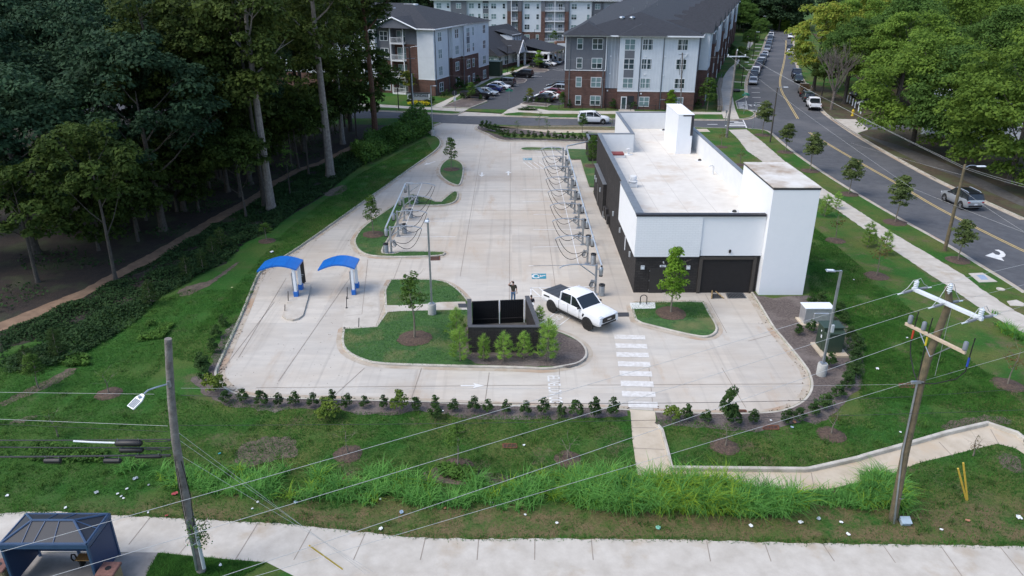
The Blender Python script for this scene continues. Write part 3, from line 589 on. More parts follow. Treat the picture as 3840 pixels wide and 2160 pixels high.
M_white=mat('white_stucco',(.76,.77,.78),.8,(.735,.748,.76),1.5,detail=8)
M_memb=mat('roof_membrane',(.66,.628,.57),.75,(.585,.55,.49),.9,detail=9,big=((.48,.38,.28),.28,.54,.80))
M_tower_top=mat('tower_membrane',(.62,.60,.56),.8,(.52,.48,.42),.8,detail=9,big=((.30,.22,.15),.30,.48,.66))
M_liner=mat('parapet_liner',(.68,.69,.69),.75,(.63,.64,.64),1.2)
M_cope=mat('grey_coping',(.20,.215,.23),.45,(.15,.16,.175),2,metal=.3)
M_copedk=mat('dark_coping',(.028,.028,.035),.5,(.02,.02,.025),2)
M_darkmetal=mat('charcoal_metal',(.03,.028,.028),.55,(.022,.02,.02),3)
M_bronze=mat('bronze_frame',(.055,.048,.042),.5,(.045,.04,.035),3)
M_galv=mat('galvanised_steel',(.42,.45,.48),.38,(.30,.33,.36),3,metal=.75)
M_alu=mat('bright_aluminium',(.72,.74,.76),.3,(.62,.64,.66),3,metal=.7)
M_lightgrey=mat('light_grey_paint',(.42,.45,.47),.5,(.36,.39,.41),3)
M_black=mat('black_plastic',(.012,.012,.013),.5,(.008,.008,.009),5)
M_rubber=mat('hose_rubber',(.022,.021,.020),.6,(.014,.013,.013),5)
M_blue=mat('canopy_blue',(.012,.14,.50),.35,(.010,.12,.44),.8,detail=3)
M_postwhite=mat('post_white',(.74,.77,.80),.5,(.68,.71,.74),2)
M_rust=mat('rusty_iron',(.19,.075,.035),.9,(.08,.03,.018),6,detail=9)
M_wood_pole=None
M_glassdk=mat('dark_glass',(.02,.025,.03),.08,(.014,.018,.022),1,spec=.8)
M_lens=mat('lamp_lens',(.70,.74,.78),.25,(.62,.66,.70),3)
M_conc_base=mat('cast_concrete',(.42,.42,.40),.9,(.32,.32,.30),3,detail=8)
BX0,BX1,BY0,BY1,PZ,RZ=9.35,20.55,51.75,93.2,6.30,4.30
b=thing('car_wash_building',(0,0,0),'long flat roofed car wash with charcoal walls, white front panels and white roof','building')
w=MB();w.bx(BX0,BX0+.3,BY0,80.3,0,PZ);w.bx(BX0+.3,13.3,80.0,80.3,0,PZ);w.bx(BX0+.3,18.7,BY0,BY0+.3,0,PZ)
part('charcoal_wall',w,M_darkbrick,b)
w=MB();w.bx(13.0,13.3,80.31,BY1,0,PZ);w.bx(13.3,BX1,BY1-.3,BY1,0,PZ);w.bx(BX1-.3,BX1,58.5,BY1-.3,0,PZ);w.bx(18.75,20.2,58.2,58.5,0,PZ)
part('rear_wall',w,M_white,b)
w=MB();w.bx(9.17,14.05,51.52,51.74,3.04,PZ);w.bx(9.17,9.34,51.74,60.55,3.04,PZ)
part('brick_panel',w,M_whitebrick,b,'rough white painted brick wrapping the front corner')
w=MB();w.bx(14.05,18.72,51.62,51.745,3.09,PZ);part('smooth_panel',w,M_white,b,'smooth white panel above the roller door')
w=MB();w.bx(BX0+.31,BX0+.37,BY0+.31,79.98,RZ,PZ-.01);w.bx(BX0+.38,13.28,79.93,79.985,RZ,PZ-.01);w.bx(13.31,13.37,80.0,BY1-.32,RZ,PZ-.01)
w.bx(13.38,BX1-.38,BY1-.37,BY1-.31,RZ,PZ-.01);w.bx(BX1-.37,BX1-.31,58.52,BY1-.39,RZ,PZ-.01);w.bx(BX0+.38,18.7,BY0+.31,BY0+.36,RZ,PZ-.01)
part('parapet_liner',w,M_liner,b)
rf=MB();rf.add([(9.5,51.9,RZ),(18.68,51.9,RZ),(18.68,58.35,RZ),(20.4,58.35,RZ),(20.4,93.0,RZ),(13.2,93.0,RZ),(13.2,80.15,RZ),(9.5,80.15,RZ)],[(0,1,2,3,4,5,6,7)])
roof=part('roof',rf,M_memb,b)
cp_=MB()
for x0,x1,y0,y1 in((9.29,9.75,60.57,80.36),(9.76,13.36,79.95,80.36),(12.95,13.37,80.37,93.26),(13.38,20.62,92.84,93.26),(20.18,20.62,58.45,92.83)):cp_.bx(x0,x1,y0,y1,PZ+.002,PZ+.07,bev=.015)
part('coping',cp_,M_cope,b)
cp_=MB();cp_.bx(9.12,9.74,51.9,60.56,PZ+.003,PZ+.075,bev=.015);part('front_side_coping',cp_,MATS['grey_coping'],b)
cp_=MB();cp_.bx(9.10,18.66,51.46,51.88,PZ+.003,PZ+.09,bev=.012);cp_.bx(9.10,18.66,51.455,51.52,PZ-.08,PZ+.0,bev=.01);part('front_coping',cp_,M_copedk,b)
w=MB();w.bx(9.02,9.345,70.5,78.7,0,3.3);sb=part('side_bay',w,M_darkbrick,b)
w=MB();w.bx(8.96,9.34,70.44,78.76,3.302,3.38,bev=.01);part('bay_coping',w,M_cope,sb)
w=MB();w.bx(8.985,9.015,74.2,75.2,.0,2.15);part('side_door',w,M_darkmetal,b)
for i,y in enumerate((77.4,76.2,72.5,64.6,60.0,54.2)):
 xw=9.02 if y>70.4 else BX0
 q=MB();q.bx(xw-.14,xw-.003,y-.08,y+.08,2.0,2.45,bev=.02);part('wall_sconce',q,M_lightgrey,b)
q=MB();q.bx(BX0-.03,BX0-.003,57.0,57.25,1.5,2.6);part('wall_sign',q,M_postwhite,b)
for y,h in((69.9,1.25),(68.6,1.5),(67.3,1.2)):
 q=MB();q.bx(BX0-.28,BX0-.003,y-.3,y+.3,.35,h,bev=.02);part('wall_cabinet',q,M_darkmetal,b)
q=MB();q.box((9.2,70.2,.35),(.3,.5,.6),bev=.03);q.tube([(9.2,70.2,.62),(9.2,70.2,.8)],.09);part('meter',q,M_galv,b)
d=MB();d.bx(10.48,11.55,51.68,51.745,0,2.08,bev=.01);dr=part('front_door',d,M_darkmetal,b)
h=MB();h.tube([(11.42,51.66,1.02),(11.42,51.6,1.02),(11.32,51.6,1.02)],.02);h.box((11.44,51.665,1.05),(.06,.02,.2));part('handle',h,M_galv,dr)
[part('hinge',MB().box((10.46,51.67,z),(.03,.03,.12)),M_galv,dr)for z in(.25,1.05,1.85)]
d=MB();n_=46
for i in range(n_):
 z0=.04+i*2.72/n_;d.add([(14.42,51.735,z0),(18.18,51.735,z0),(18.18,51.70,z0+.022),(14.42,51.70,z0+.022),(18.18,51.70,z0+.042),(14.42,51.70,z0+.042),(18.18,51.735,z0+.058),(14.42,51.735,z0+.058)],[(0,1,2,3),(3,2,4,5),(5,4,6,7)])
rd=part('roller_door',d,M_darkmetal,b)
d=MB();d.bx(14.15,14.40,51.60,51.74,0,3.0,bev=.01);d.bx(18.2,18.45,51.60,51.74,0,3.0,bev=.01);d.bx(14.41,18.19,51.60,51.74,2.78,3.0,bev=.01);part('door_frame',d,M_bronze,rd)
for x in(9.9,13.36):
 q=MB();q.bx(x-.15,x+.15,51.62,51.745,1.96,2.27,bev=.015);sc=part('front_sconce',q,M_lightgrey,b)
 q=MB();q.bx(x-.1,x+.1,51.605,51.618,2.0,2.2);part('lens',q,M_lens,sc)
q=MB();q.bx(11.2,11.68,51.70,51.745,2.12,2.30,bev=.02);pl=part('number_plaque',q,M_postwhite,b)
tm=text_mesh('5211',.17,0,.006);tm.xf(Matrix.Translation((11.44,51.695,2.21))@Matrix.Rotation(rad(90),4,'X'));part('house_number',tm,M_black,pl)
q=MB();q.tube([(11.44,51.74,2.56),(11.44,51.6,2.53),(11.46,51.55,2.50)],[.06,.05,.035]);part('camera',q,M_lightgrey,b)
q=MB();q.box((16.32,51.55,3.47),(.18,.14,.3),bev=.06);part('flood_lamp',q,M_black,b)
q=MB();q.tube([(14.12,51.58,3.15),(14.12,51.58,3.55)],.02);q.tube([(14.12,51.59,3.11),(18.6,51.59,3.11)],.012);part('conduit',q,M_lightgrey,b)
w=MB();w.bx(18.73,22.1,51.05,58.4,0,8.5);tw=part('corner_tower',w,M_white,b,'tall plain white tower at the front corner')
q=MB();q.bx(18.68,22.15,51.0,58.45,8.502,8.56,bev=.01);part('tower_cap',q,M_tower_top,tw)
q=MB();q.bx(18.70,22.13,51.02,51.048,8.36,8.498);q.bx(18.70,18.728,51.05,58.42,8.38,8.498);part('tower_trim',q,M_copedk,tw)
w=MB();w.bx(17.8,19.45,79.3,86.0,RZ,8.5);rt=part('rear_tower',w,M_white,b,'white rear tower rising behind the roof')
q=MB();q.bx(17.75,19.5,79.25,86.05,8.502,8.56,bev=.01);part('tower_cap',q,M_white,rt)
q=MB();q.bx(18.3,19.48,79.27,79.298,8.36,8.49);q.bx(19.2,19.48,79.262,79.298,6.3,8.36);part('tower_trim',q,M_copedk,rt)
q=MB();q.box((11.2,66.3,RZ+.2),(.75,.75,.4),bev=.03);fan=part('exhaust_fan',q,M_liner,roof)
q.__init__();q.lathe((11.2,66.3,RZ+.4),[(0,.62),(.28,.62),(.31,.58),(.31,.2),(.42,.16),(.42,.08),(.2,0)],20)
part('fan_hood',q,M_liner,roof)
q=MB();q.box((11.3,78.0,RZ+.12),(1.45,1.1,.24));part('hatch_curb',q,M_liner,roof)
q=MB();q.box((11.3,78.0,RZ+.36),(1.3,1.0,.22),bev=.04);part('roof_hatch',q,mat('hatch_red',(.27,.055,.05),.55,(.22,.045,.04),2),roof)
q=MB();q.lathe((12.6,79.0,RZ),[(.5,.02),(.12,.06),(.1,.5),(.2,.52),(.2,.66),(0,.7)],16);part('roof_vent',q,M_liner,roof)
q=MB();q.lathe((20.0,85.2,RZ),[(.3,.01),(.06,.05),(.06,1.1),(.12,1.1),(.12,1.2),(0,1.22)],12);part('vent_pipe',q,M_liner,roof)
q=MB();q.tube([(19.7,70.6,RZ),(19.7,70.6,RZ+.75),(19.65,70.6,RZ+.9),(19.5,70.6,RZ+.97),(19.33,70.6,RZ+.92),(19.27,70.6,RZ+.75)],.08,10);part('gooseneck_vent',q,M_liner,roof)
q=MB();q.tube([(18.4,57.3,RZ),(18.4,57.3,RZ+.6)],.05,8);part('vent_pipe',q,M_liner,roof)
for x,y in((18.9,91.9),(19.75,76.3),(18.5,58.6)):
 q=MB();q.lathe((x,y,RZ),[(.2,.01),(.2,.06),(.15,.14),(.06,.19),(0,.2)],14);dq=part('roof_drain',q,M_rust if y<0 else M_black,roof)
 q=MB();q.box((x,y,RZ+.012),(.9,.9,.012));part('drain_mat',q,M_liner,roof)
se=MB()
for x in(12.2,14.6,17.0):
 se.bx(x,x+.04,52.2,79.5 if x<13 else 92.6,RZ+.001,RZ+.006)
part('roof_seam',se,mat('seam_grey',(.52,.49,.45),.8,(.45,.42,.38),2),roof)
e=thing('rear_enclosure',(9.85,97.4,LAWN),'small dark roofless enclosure behind the car wash beside the vacuum pipe','enclosure')
q=MB();q.bx(0,.2,-4.3,0,0,2.55);q.bx(.2,3.2,-.2,0,0,2.55);q.bx(.2,3.2,-4.3,-4.1,0,2.55);part('wall',q,M_darkbrick,e)
q=MB();q.bx(-.05,.25,-4.35,.05,2.552,2.63);q.bx(.26,3.2,-.25,.05,2.552,2.63);q.bx(.26,3.2,-4.35,-4.05,2.552,2.63);part('coping',q,M_cope,e)
q=MB();q.box((1.6,-2.0,1.0),(1.6,1.2,1.9),bev=.05);part('vacuum_unit',q,M_lightgrey,e)
t=thing('trash_enclosure',(-.45,44.4,0),'black block walled bin enclosure with corrugated gates among pine saplings','enclosure')
c4=[(-2.72,42.05),(1.75,42.05),(1.35,46.6),(-2.95,46.1)]
P_=lambda x,y:(x+.45,y-44.4)
def wall_seg(mb,a,b_,th,z0,z1,inset=0):
 d=Vector((b_[0]-a[0],b_[1]-a[1]));L=d.length;mb.box(((a[0]+b_[0])/2,(a[1]+b_[1])/2,(z0+z1)/2),(L,th,z1-z0),rz=math.atan2(d.y,d.x))
q=MB();wall_seg(q,P_(-2.74,42.05),P_(1.72,42.05),.22,0,1.92);wall_seg(q,P_(-2.70,42.17),P_(-2.95,46.2),.22,0,1.92);wall_seg(q,P_(1.68,42.17),P_(1.04,46.72),.22,0,1.92)
part('block_wall',q,M_darkbrick,t);q=MB();q.prism([P_(-2.6,42.17),P_(1.55,42.17),P_(1.2,46.3),P_(-2.8,46.0)],.0,LAWN+.03);part('floor_slab',q,mat('shaded_floor',(.10,.095,.09),.9,(.06,.058,.055),2),t)  # floor concrete coloured darker, the shade between the walls is in its colour
q=MB();wall_seg(q,P_(-2.80,42.05),P_(1.78,42.05),.30,1.923,1.99);wall_seg(q,P_(-2.70,42.21),P_(-2.95,46.24),.30,1.923,1.99);wall_seg(q,P_(1.68,42.21),P_(1.04,46.76),.30,1.923,1.99)
part('wall_cap',q,mat('dark_cap',(.075,.075,.08),.7,(.055,.055,.06),3),t)
for xa,ya,xb,yb in((-2.75,46.0,-.92,46.18),(-.82,46.19,.80,46.36)):
 q=MB();n_=26;d=Vector((xb-xa,yb-ya));
 for i in range(n_):
  a_=P_(xa+d.x*i/n_,ya+d.y*i/n_+(.03 if i%2 else 0));b2=P_(xa+d.x*(i+1)/n_,ya+d.y*(i+1)/n_+(.03 if i%2 else 0));wall_seg(q,a_,b2,.03,.04,1.86)
 ga=part('gate',q,M_black,t)
 q=MB();wall_seg(q,P_(xa,ya-.04),P_(xb,yb-.04),.05,1.86,1.92);part('gate_rail',q,M_darkmetal,ga);q=MB();wall_seg(q,P_(xa,ya-.06),P_(xb,yb-.06),.05,.5,.56);part('gate_rail',q,M_darkmetal,ga)
for x,y in((-.87,46.1),(.86,46.3)):
 q=MB();q.tube([(*P_(x,y),0),(*P_(x,y),1.9)],.035);part('gate_post',q,M_postwhite,t)
def station(sgn_,hoses=2):
 t=thing('vacuum_station',(0,0,0),'x','vacuum station')
 q=MB();q.box((0,0,1.23),(.16,.16,2.46),bev=.015);q.box((0,0,.02),(.36,.36,.04));part('post',q,M_galv,t)
 q=MB();X=[0,.4,.9,1.4,1.9,2.3,2.6,2.78];Z=[2.36,2.43,2.49,2.51,2.49,2.42,2.33,2.2]
 q.tube([(-sgn_*x,0,z)for x,z in zip(X,Z)],.045,8);part('arch_boom',q,M_galv,t)
 q=MB();q.tube([(-sgn_*.09,0,1.62),(-sgn_*1.2,0,2.46)],.03,6);q.tube([(-sgn_*.09,.06,1.55),(-sgn_*1.25,.04,2.44)],.018,6);part('brace',q,M_galv,t)
 q=MB();q.lathe((sgn_*.36,0,0),[(0,2.3),(.1,2.28),(.16,2.2),(.165,1.85),(.12,1.62),(.06,1.58),(0,1.58)],14);q.tube([(sgn_*.07,0,2.1),(sgn_*.22,0,2.1)],.03);part('separator',q,M_galv,t)
 q=MB();q.lathe((sgn_*.36,0,0),[(0,1.6),(.15,1.6),(.15,1.54),(0,1.53)],14);part('separator_lid',q,M_black,t)
 q=MB();q.box((-sgn_*.32,-.1,1.0),(.3,.03,.55),R=Matrix.Rotation(rad(20*sgn_),3,'Y'));q.tube([(0,-.05,1.2),(-sgn_*.35,-.12,1.25)],.02);q.tube([(0,-.05,.75),(-sgn_*.45,-.12,.72)],.012);part('mat_holder',q,M_galv,t)
 q=MB()
 for dx,dy,sag in((0,0,1.25),(.3,.12,.75))[:hoses]:
  p0=Vector((-sgn_*(2.74-dx),dy*.3,2.2));p1=Vector((-sgn_*.25,-.12+dy,1.15));pts=[]
  for i in range(17):
   tt=i/16;p=p0.lerp(p1,tt);p.z-=sag*4*tt*(1-tt)*(.75+.5*(1-tt));p.x+=-sgn_*(-.25)*math.sin(tt*math.pi)*0;p.z=max(p.z,.1);pts.append(p)
  part('hose',MB().tube(pts,.026,6),M_rubber,t)
 q.tube([(-sgn_*.25+.22*math.cos(a_)*1,-.14,.85+.24*math.sin(a_))for a_ in[k*math.pi/6 for k in range(13)]],.022,6)
 part('hose_coil',q,M_rubber,t)
 return t
def bin_(label,loc,grp):
 t=thing('litter_bin',loc,label,'bin',grp)
 q=MB();prof=[(0,.02),(.21,.02)]
 for k in range(8):prof+=[(.225,.05+k*.1),(.225,.11+k*.1),(.215,.125+k*.1)]
 prof+=[(.225,.86)];q.lathe((0,0,0),prof,18);part('drum',q,M_galv,t)
 q=MB();q.lathe((0,0,0),[(.24,.84),(.245,.92),(.22,.95),(.12,.95),(.10,.9),(.10,.86),(0,.85)],18);part('lid',q,M_black,t);return t
st=station(1);st.location=(6.36,51.37,0.0)
st['label']='vacuum post with bare arch boom nearest the white pickup';st['group']='vacuum stations in the right row'
for i in range(1,9):
 y=[0,57.78,62.4,67.0,71.6,76.4,81.1,85.85,90.5][i]
 dup(st,(6.36,y,0),0,'grey vacuum station with hanging hoses, %s from the white pickup in the right row'%ORD[i])
st2=station(-1);st2.location=(-10.55,60.28,0);st2['label']='vacuum station at the near end of the left row by the grass tip';st2['group']='vacuum stations in the left row'
for i,(x,y,l_)in enumerate(((-10.57,64.7,'second vacuum station of the left row counted from the near end'),(-10.62,69.3,'third vacuum station of the left row counted from the near end'),(-10.7,73.95,'vacuum station at the far end of the left row by the notched island'))):dup(st2,(x,y,0),0,l_)
for ch in list(st.children):
 if ch.name.split('.')[0]=='hose':bpy.data.objects.remove(ch)
bins_r=bin_('grey ribbed litter bin beside the nearest vacuum post',(6.83,51.2,0),'litter bins by the vacuum posts')
for i in range(1,9):dup(bins_r,(6.85,[0,57.7,62.3,66.9,71.5,76.3,81.0,85.75,90.4][i],0),0,'grey ribbed litter bin at the %s vacuum post of the right row'%ORD[i])
for i,y in enumerate((60.2,64.6,69.2,73.85)):dup(bins_r,(-11.0 if i==0 else-10.1,y if i==0 else y+.9,0),0,'grey ribbed litter bin at the %s vacuum post of the left row'%ORD[i])
def pipe(name,pts,label,r=.075):
 t=thing(name,pts[0],label,'pipe');o=Vector(pts[0])
 q=MB();q.tube([Vector(p)-o for p in pts],r,10);part('tube',q,M_alu,t);return t
ppR=pipe('suction_pipe',[(6.75,51.4,2.38)]+[(6.74,y,2.42)for y in(57,63,69,75,81,87)]+[(6.78,90.9,2.42),(6.95,91.6,2.42),(9.9,94.2,2.42),(9.95,94.25,1.6)],'long shiny suction pipe over the right row of vacuum stations')
q=MB();[q.box((-.0,y-51.4,.03),(.2,.12,.2),bev=.03)for y in(57.8,62.4,67,71.6,76.4,81.1,85.8)];part('coupling',q,M_lightgrey,ppR)
q=MB();q.tube([(0,0,.0),(0,0,-.12)],.07);part('elbow',q,M_darkmetal,ppR)
ppL=pipe('suction_pipe',[(-10.92,60.25,2.38),(-10.95,64.7,2.42),(-11.0,69.3,2.42),(-11.05,74.1,2.42)],'long shiny suction pipe over the left row of vacuum stations')
q=MB();q.box((.3,13.9,.1),(.8,.12,.12));part('coupling',q,M_lightgrey,ppL)
single('guide_cable',MB().tube([(5.0,51.37,2.5),(4.95,71,2.5),(4.9,90.5,2.5)],.02,5),M_postwhite,'thin white cable strung across the right hand vacuum arches','cable')
single('guide_cable',MB().tube([(-9.2,60.28,2.5),(-9.3,73.95,2.5)],.02,5),M_postwhite,'thin white cable strung across the left hand vacuum arches','cable')
def canopy(loc,label):
 t=thing('pay_canopy',loc,label,'canopy','blue arched canopies over the entry lanes')
 n_=18;q=MB();top=[];bot=[]
 for i in range(n_+1):
  u=i/n_;x=.3-2.95*u;z=2.2+.42*math.sin(math.pi*(u*.93+.07))-.05*u
  top.append((x,z));bot.append((x,z-.13))
 for i in range(n_):
  (xa,za),(xb,zb)=top[i],top[i+1]
  q.quad((xa,-.25,za),(xa,1.7,za),(xb,1.7,zb),(xb,-.25,zb));q.quad((xa,-.25,za-.13),(xb,-.25,zb-.13),(xb,1.7,zb-.13),(xa,1.7,za-.13))
  q.quad((xa,-.25,za-.13),(xa,-.25,za),(xb,-.25,zb),(xb,-.25,zb-.13));q.quad((xa,1.7,za-.13),(xb,1.7,zb-.13),(xb,1.7,zb),(xa,1.7,za))
 for i in(0,n_):
  x,z=top[i];q.quad((x,-.25,z-.13),(x,1.7,z-.13),(x,1.7,z),(x,-.25,z))
 r=part('arched_roof',q,M_blue,t)
 q=MB()
 for u in(.33,.66):
  i=int(u*n_);x,z=top[i];q.box((x,.72,z+.005),(.03,1.9,.02),R=Matrix.Rotation(-math.atan2(top[i+1][1]-top[i-1][1],top[i-1][0]-top[i+1][0])*-1,3,'Y'))
 part('roof_rib',q,M_blue,r)
 for y in(0,1.3):
  q=MB();q.box((0,y,1.2),(.2,.26,2.0),bev=.01);part('post',q,M_postwhite,t)
  q=MB();q.box((0,y,.2),(.32,.4,.4),bev=.01);part('post_base',q,M_blue,t)
 q=MB();q.box((-.22,.2,1.05),(.06,.3,1.5),bev=.01);q.tube([(-.2,.15,.0),(-.2,.15,.5)],.03);part('pay_screen',q,M_galv,t)
 return t
cn=canopy((-16.33,50.85,.13),'blue arched pay canopy on the kerbed island, left of the two')
dup(cn,(-12.1,51.45,.02),0,'blue arched pay canopy on the wide pad, right of the two',None,(.95,.98,.98))
isl=gs('T5',[(625,1200),(700,1248),(800,1265),(900,1240),(980,1180),(1060,900),(1110,690),(1090,650),(1040,636),(930,640),(830,680),(700,1000),(640,1160)],.13)
single('pay_island',MB().prism(isl,0,.14),M_walk,'raised concrete island carrying the left pay canopy','traffic island')
pad=gs('T5',[(1745,655),(2085,612),(2040,900),(1985,1165),(1660,1180),(1690,950)])
sheet('pay_pad',[gs('T5',[(1745,655),(2055,605),(2264,600),(2264,1400),(1650,1425),(1690,950)])],.0145,M_walk,'pale pad beside the right pay canopy','paving')
bd=thing('menu_board',(-16.5,53.28,.13),'tall black menu board standing behind the left blue canopy','menu board')
q=MB();q.box((0,0,1.05),(.52,.12,1.9),bev=.02);part('panel',q,M_black,bd);q=MB();q.box((0,-.065,.75),(.34,.01,.04));q.box((.02,-.065,.6),(.06,.01,.04));part('slot',q,M_lightgrey,bd)
q=MB();q.box((0,0,.06),(.3,.1,.12));part('foot',q,M_darkmetal,bd)
def rod(name,f,a,b_,label,h=.9,r=.03):
 p=g(f,*a);t=MB().tube([(0,0,0),(.06,.1,h)],r,6);t.lathe((0,0,0),[(.1,.0),(.1,.02),(0,.03)],10)
 return single(name,t,M_darkmetal,label,'post',loc=p)
rod('guide_post','T5',(730,972),None,'thin dark guide rod on the left edge of the kerbed island')
rod('guide_post','T5',(670,1140),None,'thin dark guide rod near the front tip of the kerbed island',.6)
rod('guide_post','T5',(1720,1065),None,'thin dark guide rod on the edge of the right pay pad',.9)
rod('guide_post','T5',(1730,905),None,'thin dark guide rod beside the right pay canopy',.9)
rod('guide_post','T5',(1925,1405),None,'short dark stake at the grass edge of the right pay pad',.75)
br=thing('bike_rack',(9.7,49.32,.02),'black hoop bike rack on the pale pad by the front door','bike rack')
q=MB();q.tube([(-.24,0,0),(-.24,0,.65)]+[(-.24*math.cos(a_),0,.65+.22*math.sin(a_))for a_ in[k*math.pi/8 for k in range(1,8)]]+[(.24,0,.65),(.24,0,0)],.035,8);part('hoop',q,M_black,br)
for x in(-.24,.24):
 q=MB();q.box((x,0,.01),(.14,.14,.02));part('foot_plate',q,M_black,br)
single('rack_pad',MB().prism(gs('T6',[(160,898),(520,893),(525,975),(190,985)],.14),0,.145),mat('fresh_concrete',(.66,.68,.67),.8,(.58,.60,.59),2),'bright pale slab under the bike rack','slab',kind='structure')
def grate(name,pts,f,z,label,m,bars=10,along=0):
 q=[Vector((*g(f,*p,z)[:2],z))for p in pts]
 t=thing(name,tuple(q[0]),label,'drain grate');o=q[0];q=[p-o for p in q]
 fr=MB()
 for i in range(4):
  a_,c_=q[i],q[(i+1)%4];strip(fr,a_,c_,.08,.022)
 part('frame',fr,m,t);bb=MB()
 for i in range(bars):
  u=(i+.5)/bars
  if along==0:a_=q[0].lerp(q[1],u);c_=q[3].lerp(q[2],u)
  else:a_=q[0].lerp(q[3],u);c_=q[1].lerp(q[2],u)
  strip(bb,a_,c_,(q[1]-q[0]).length/bars*.45 if along==0 else(q[3]-q[0]).length/bars*.45,.02)
 part('bars',bb,m,t);pt=MB();pt.quad(*[(p.x,p.y,.008)for p in q[::-1]])
 if(q[1]-q[0]).cross(q[2]-q[0]).z>0:pt=MB();pt.quad(*[(p.x,p.y,.008)for p in q])
 part('pit',pt,M_black,t);return t
grate('floor_grate',[(1345,775),(1450,775),(1475,835),(1340,838)],'T6',.006,'steel floor grate with boards leaning over it at the roller door',M_galv)
grate('floor_grate',[(1535,765),(1770,758),(1825,832),(1565,836)],'T6',.006,'wide steel floor grate right of the boards at the roller door',M_galv,12)
q=MB();q.tube([g('T6',1330,838,.03),(15.33,51.5,.28)],.05,4);single('timber_board',q,mat('raw_timber',(.32,.22,.10),.8,(.24,.16,.07),4),'left timber board leaning at the roller door','board')
q=MB();q.tube([g('T6',1505,835,.03),(15.6,51.52,.22)],.05,4);single('timber_board',q,MATS['raw_timber'],'right timber board leaning at the roller door','board')
rg=(('O',[(1082,643),(1106,643),(1106,654),(1083,655)],.02,'rusty kerb inlet below the left grass tip'),('L3',[(1862,572),(1965,572),(1968,605),(1865,603)],.14,'rusty drain grate in the worn lawn in front of the lot'),('L4',[(1110,316),(1200,318),(1210,352),(1120,350)],.02,'rusty drain grate at the front kerb beside the leafy shrub'),('L4',[(1340,435),(1445,435),(1450,465),(1330,462)],.14,'rusty drain grate in mulch below the front kerb corner'),('L4',[(2360,118),(2465,118),(2472,150),(2355,148)],.14,'rusty drain grate in the lawn beside the right utility pole'))
for f,p,z,l_ in rg:grate('storm_drain',p,f,z,l_,M_rust)
def mat_(pts,f,z,label,m):single('tactile_mat',MB().prism(gs(f,pts,z),z-.01,z+.02),m,label,'paving mat',kind='structure')
M_tact=mat('tactile_grey',(.055,.06,.07),.85,(.04,.043,.05),6,bump=.6,bscale=30)
mat_([(1578,735),(1785,732),(1792,782),(1588,785)],'T1',.015,'dark tactile mat beside the white pickup',M_tact)
mat_([(344,350),(495,352),(500,392),(348,386)],'L4',.10,'dark tactile mat on the tan path by the front kerb',M_tact)
mat_([(1645,1085),(1712,1085),(1712,1115),(1650,1115)],'Q5',.12,'dark tactile mat on the path left of the bin enclosure',M_tact)
sheet('island_path',[gs('Q5',[(1085,1097),(1200,1096),(1420,1085),(1510,1072),(1700,1068),(1715,1130),(1500,1132),(1200,1140),(1100,1150)],LAWN+.01)],LAWN+.01,M_walk,'tan footpath across the grassy island','footpath')
def lamp(loc,h,label,head,base=True,arm=.0,cat='street lamp'):
 t=thing('lot_lamp',loc,label,cat,'square pole lot lamps')
 z0=0
 if base:
  q=MB();q.lathe((0,0,0),[(.30,0),(.30,.75),(.27,.80),(0,.80)],20);q2=part('concrete_base',q,M_conc_base,t);z0=.8
  q=MB();q.box((0,0,z0+.03),(.3,.3,.06));part('base_plate',q,M_galv,t)
 q=MB();q.box((0,0,(z0+h)/2),(.13,.13,h-z0),bev=.01);part('pole',q,M_galv,t)
 q=MB();hx,hy=head;L=.62
 a_=math.atan2(hy,hx);R_=Matrix.Rotation(a_,3,'Z')
 q.box(tuple(R_@Vector((.22,0,h-.05))),(.35,.06,.06),R=R_);q.box(tuple(R_@Vector((.58,0,h-.04))),(.52,.32,.09),R=R_,bev=.03);hd=part('lamp_head',q,M_galv,t)
 q=MB();q.box(tuple(R_@Vector((.6,0,h+.012))),(.34,.2,.012),R=R_);part('lamp_cover',q,M_lens,hd);return t
lamp((-5.74,47.75,LAWN),7.2,'tall grey lamp pole on round concrete base in the island path',(0,-1))
lr=lamp((18.9,39.1,LAWN),6.9,'grey lamp pole on round concrete base beside the green transformer',(-1,.1))
q=MB();q.box((.12,-.06,3.2),(.18,.16,.5),bev=.02);part('control_box',q,M_lightgrey,lr)
p=g('O',1089,341,LAWN);lamp(p,7.2,'distant grey lamp pole at the lot entrance by the shrubs',(1,-.2))
tr=thing('transformer',(20.62,42.2,.12),'dark green transformer box on a tan slab in the mulch bed','transformer')
M_green=mat('transformer_green',(.028,.05,.032),.5,(.022,.042,.026),2)
q=MB();q.box((0,0,.06),(1.75,1.9,.12));part('slab',q,M_walk2,tr)
q=MB();q.box((-.0,.35,.9),(1.25,.95,1.56),bev=.03);part('cabinet',q,M_green,tr)
q=MB();q.box((0,-.32,.80),(1.2,.42,1.3),bev=.03);part('door',q,M_green,tr)
q=MB();q.box((0,.35,1.72),(1.38,1.1,.06),bev=.02);q.box((.1,-.3,1.5),(1.1,.55,.05),R=Matrix.Rotation(rad(8),3,'X'));part('lid',q,M_green,tr)
q=MB();q.box((-.632,.1,1.0),(.006,.16,.2));q.box((-.632,.2,1.35),(.006,.1,.1));part('warning_label',q,M_postwhite,tr)
cb=thing('utility_cabinet',(21.25,46.35,.12),'silver steel utility cabinet behind the green transformer','cabinet')
q=MB();q.box((0,0,.05),(2.3,1.3,.1));part('slab',q,M_walk2,cb)
q=MB();q.box((0,0,.68),(1.95,.95,1.16),bev=.02);part('body',q,M_alu,cb)
q=MB();q.box((0,0,1.29),(2.05,1.05,.05));part('lid',q,M_postwhite,cb)
q=MB();q.box((.15,-.5,.6),(1.0,.06,.7),bev=.02);part('door',q,M_alu,cb)
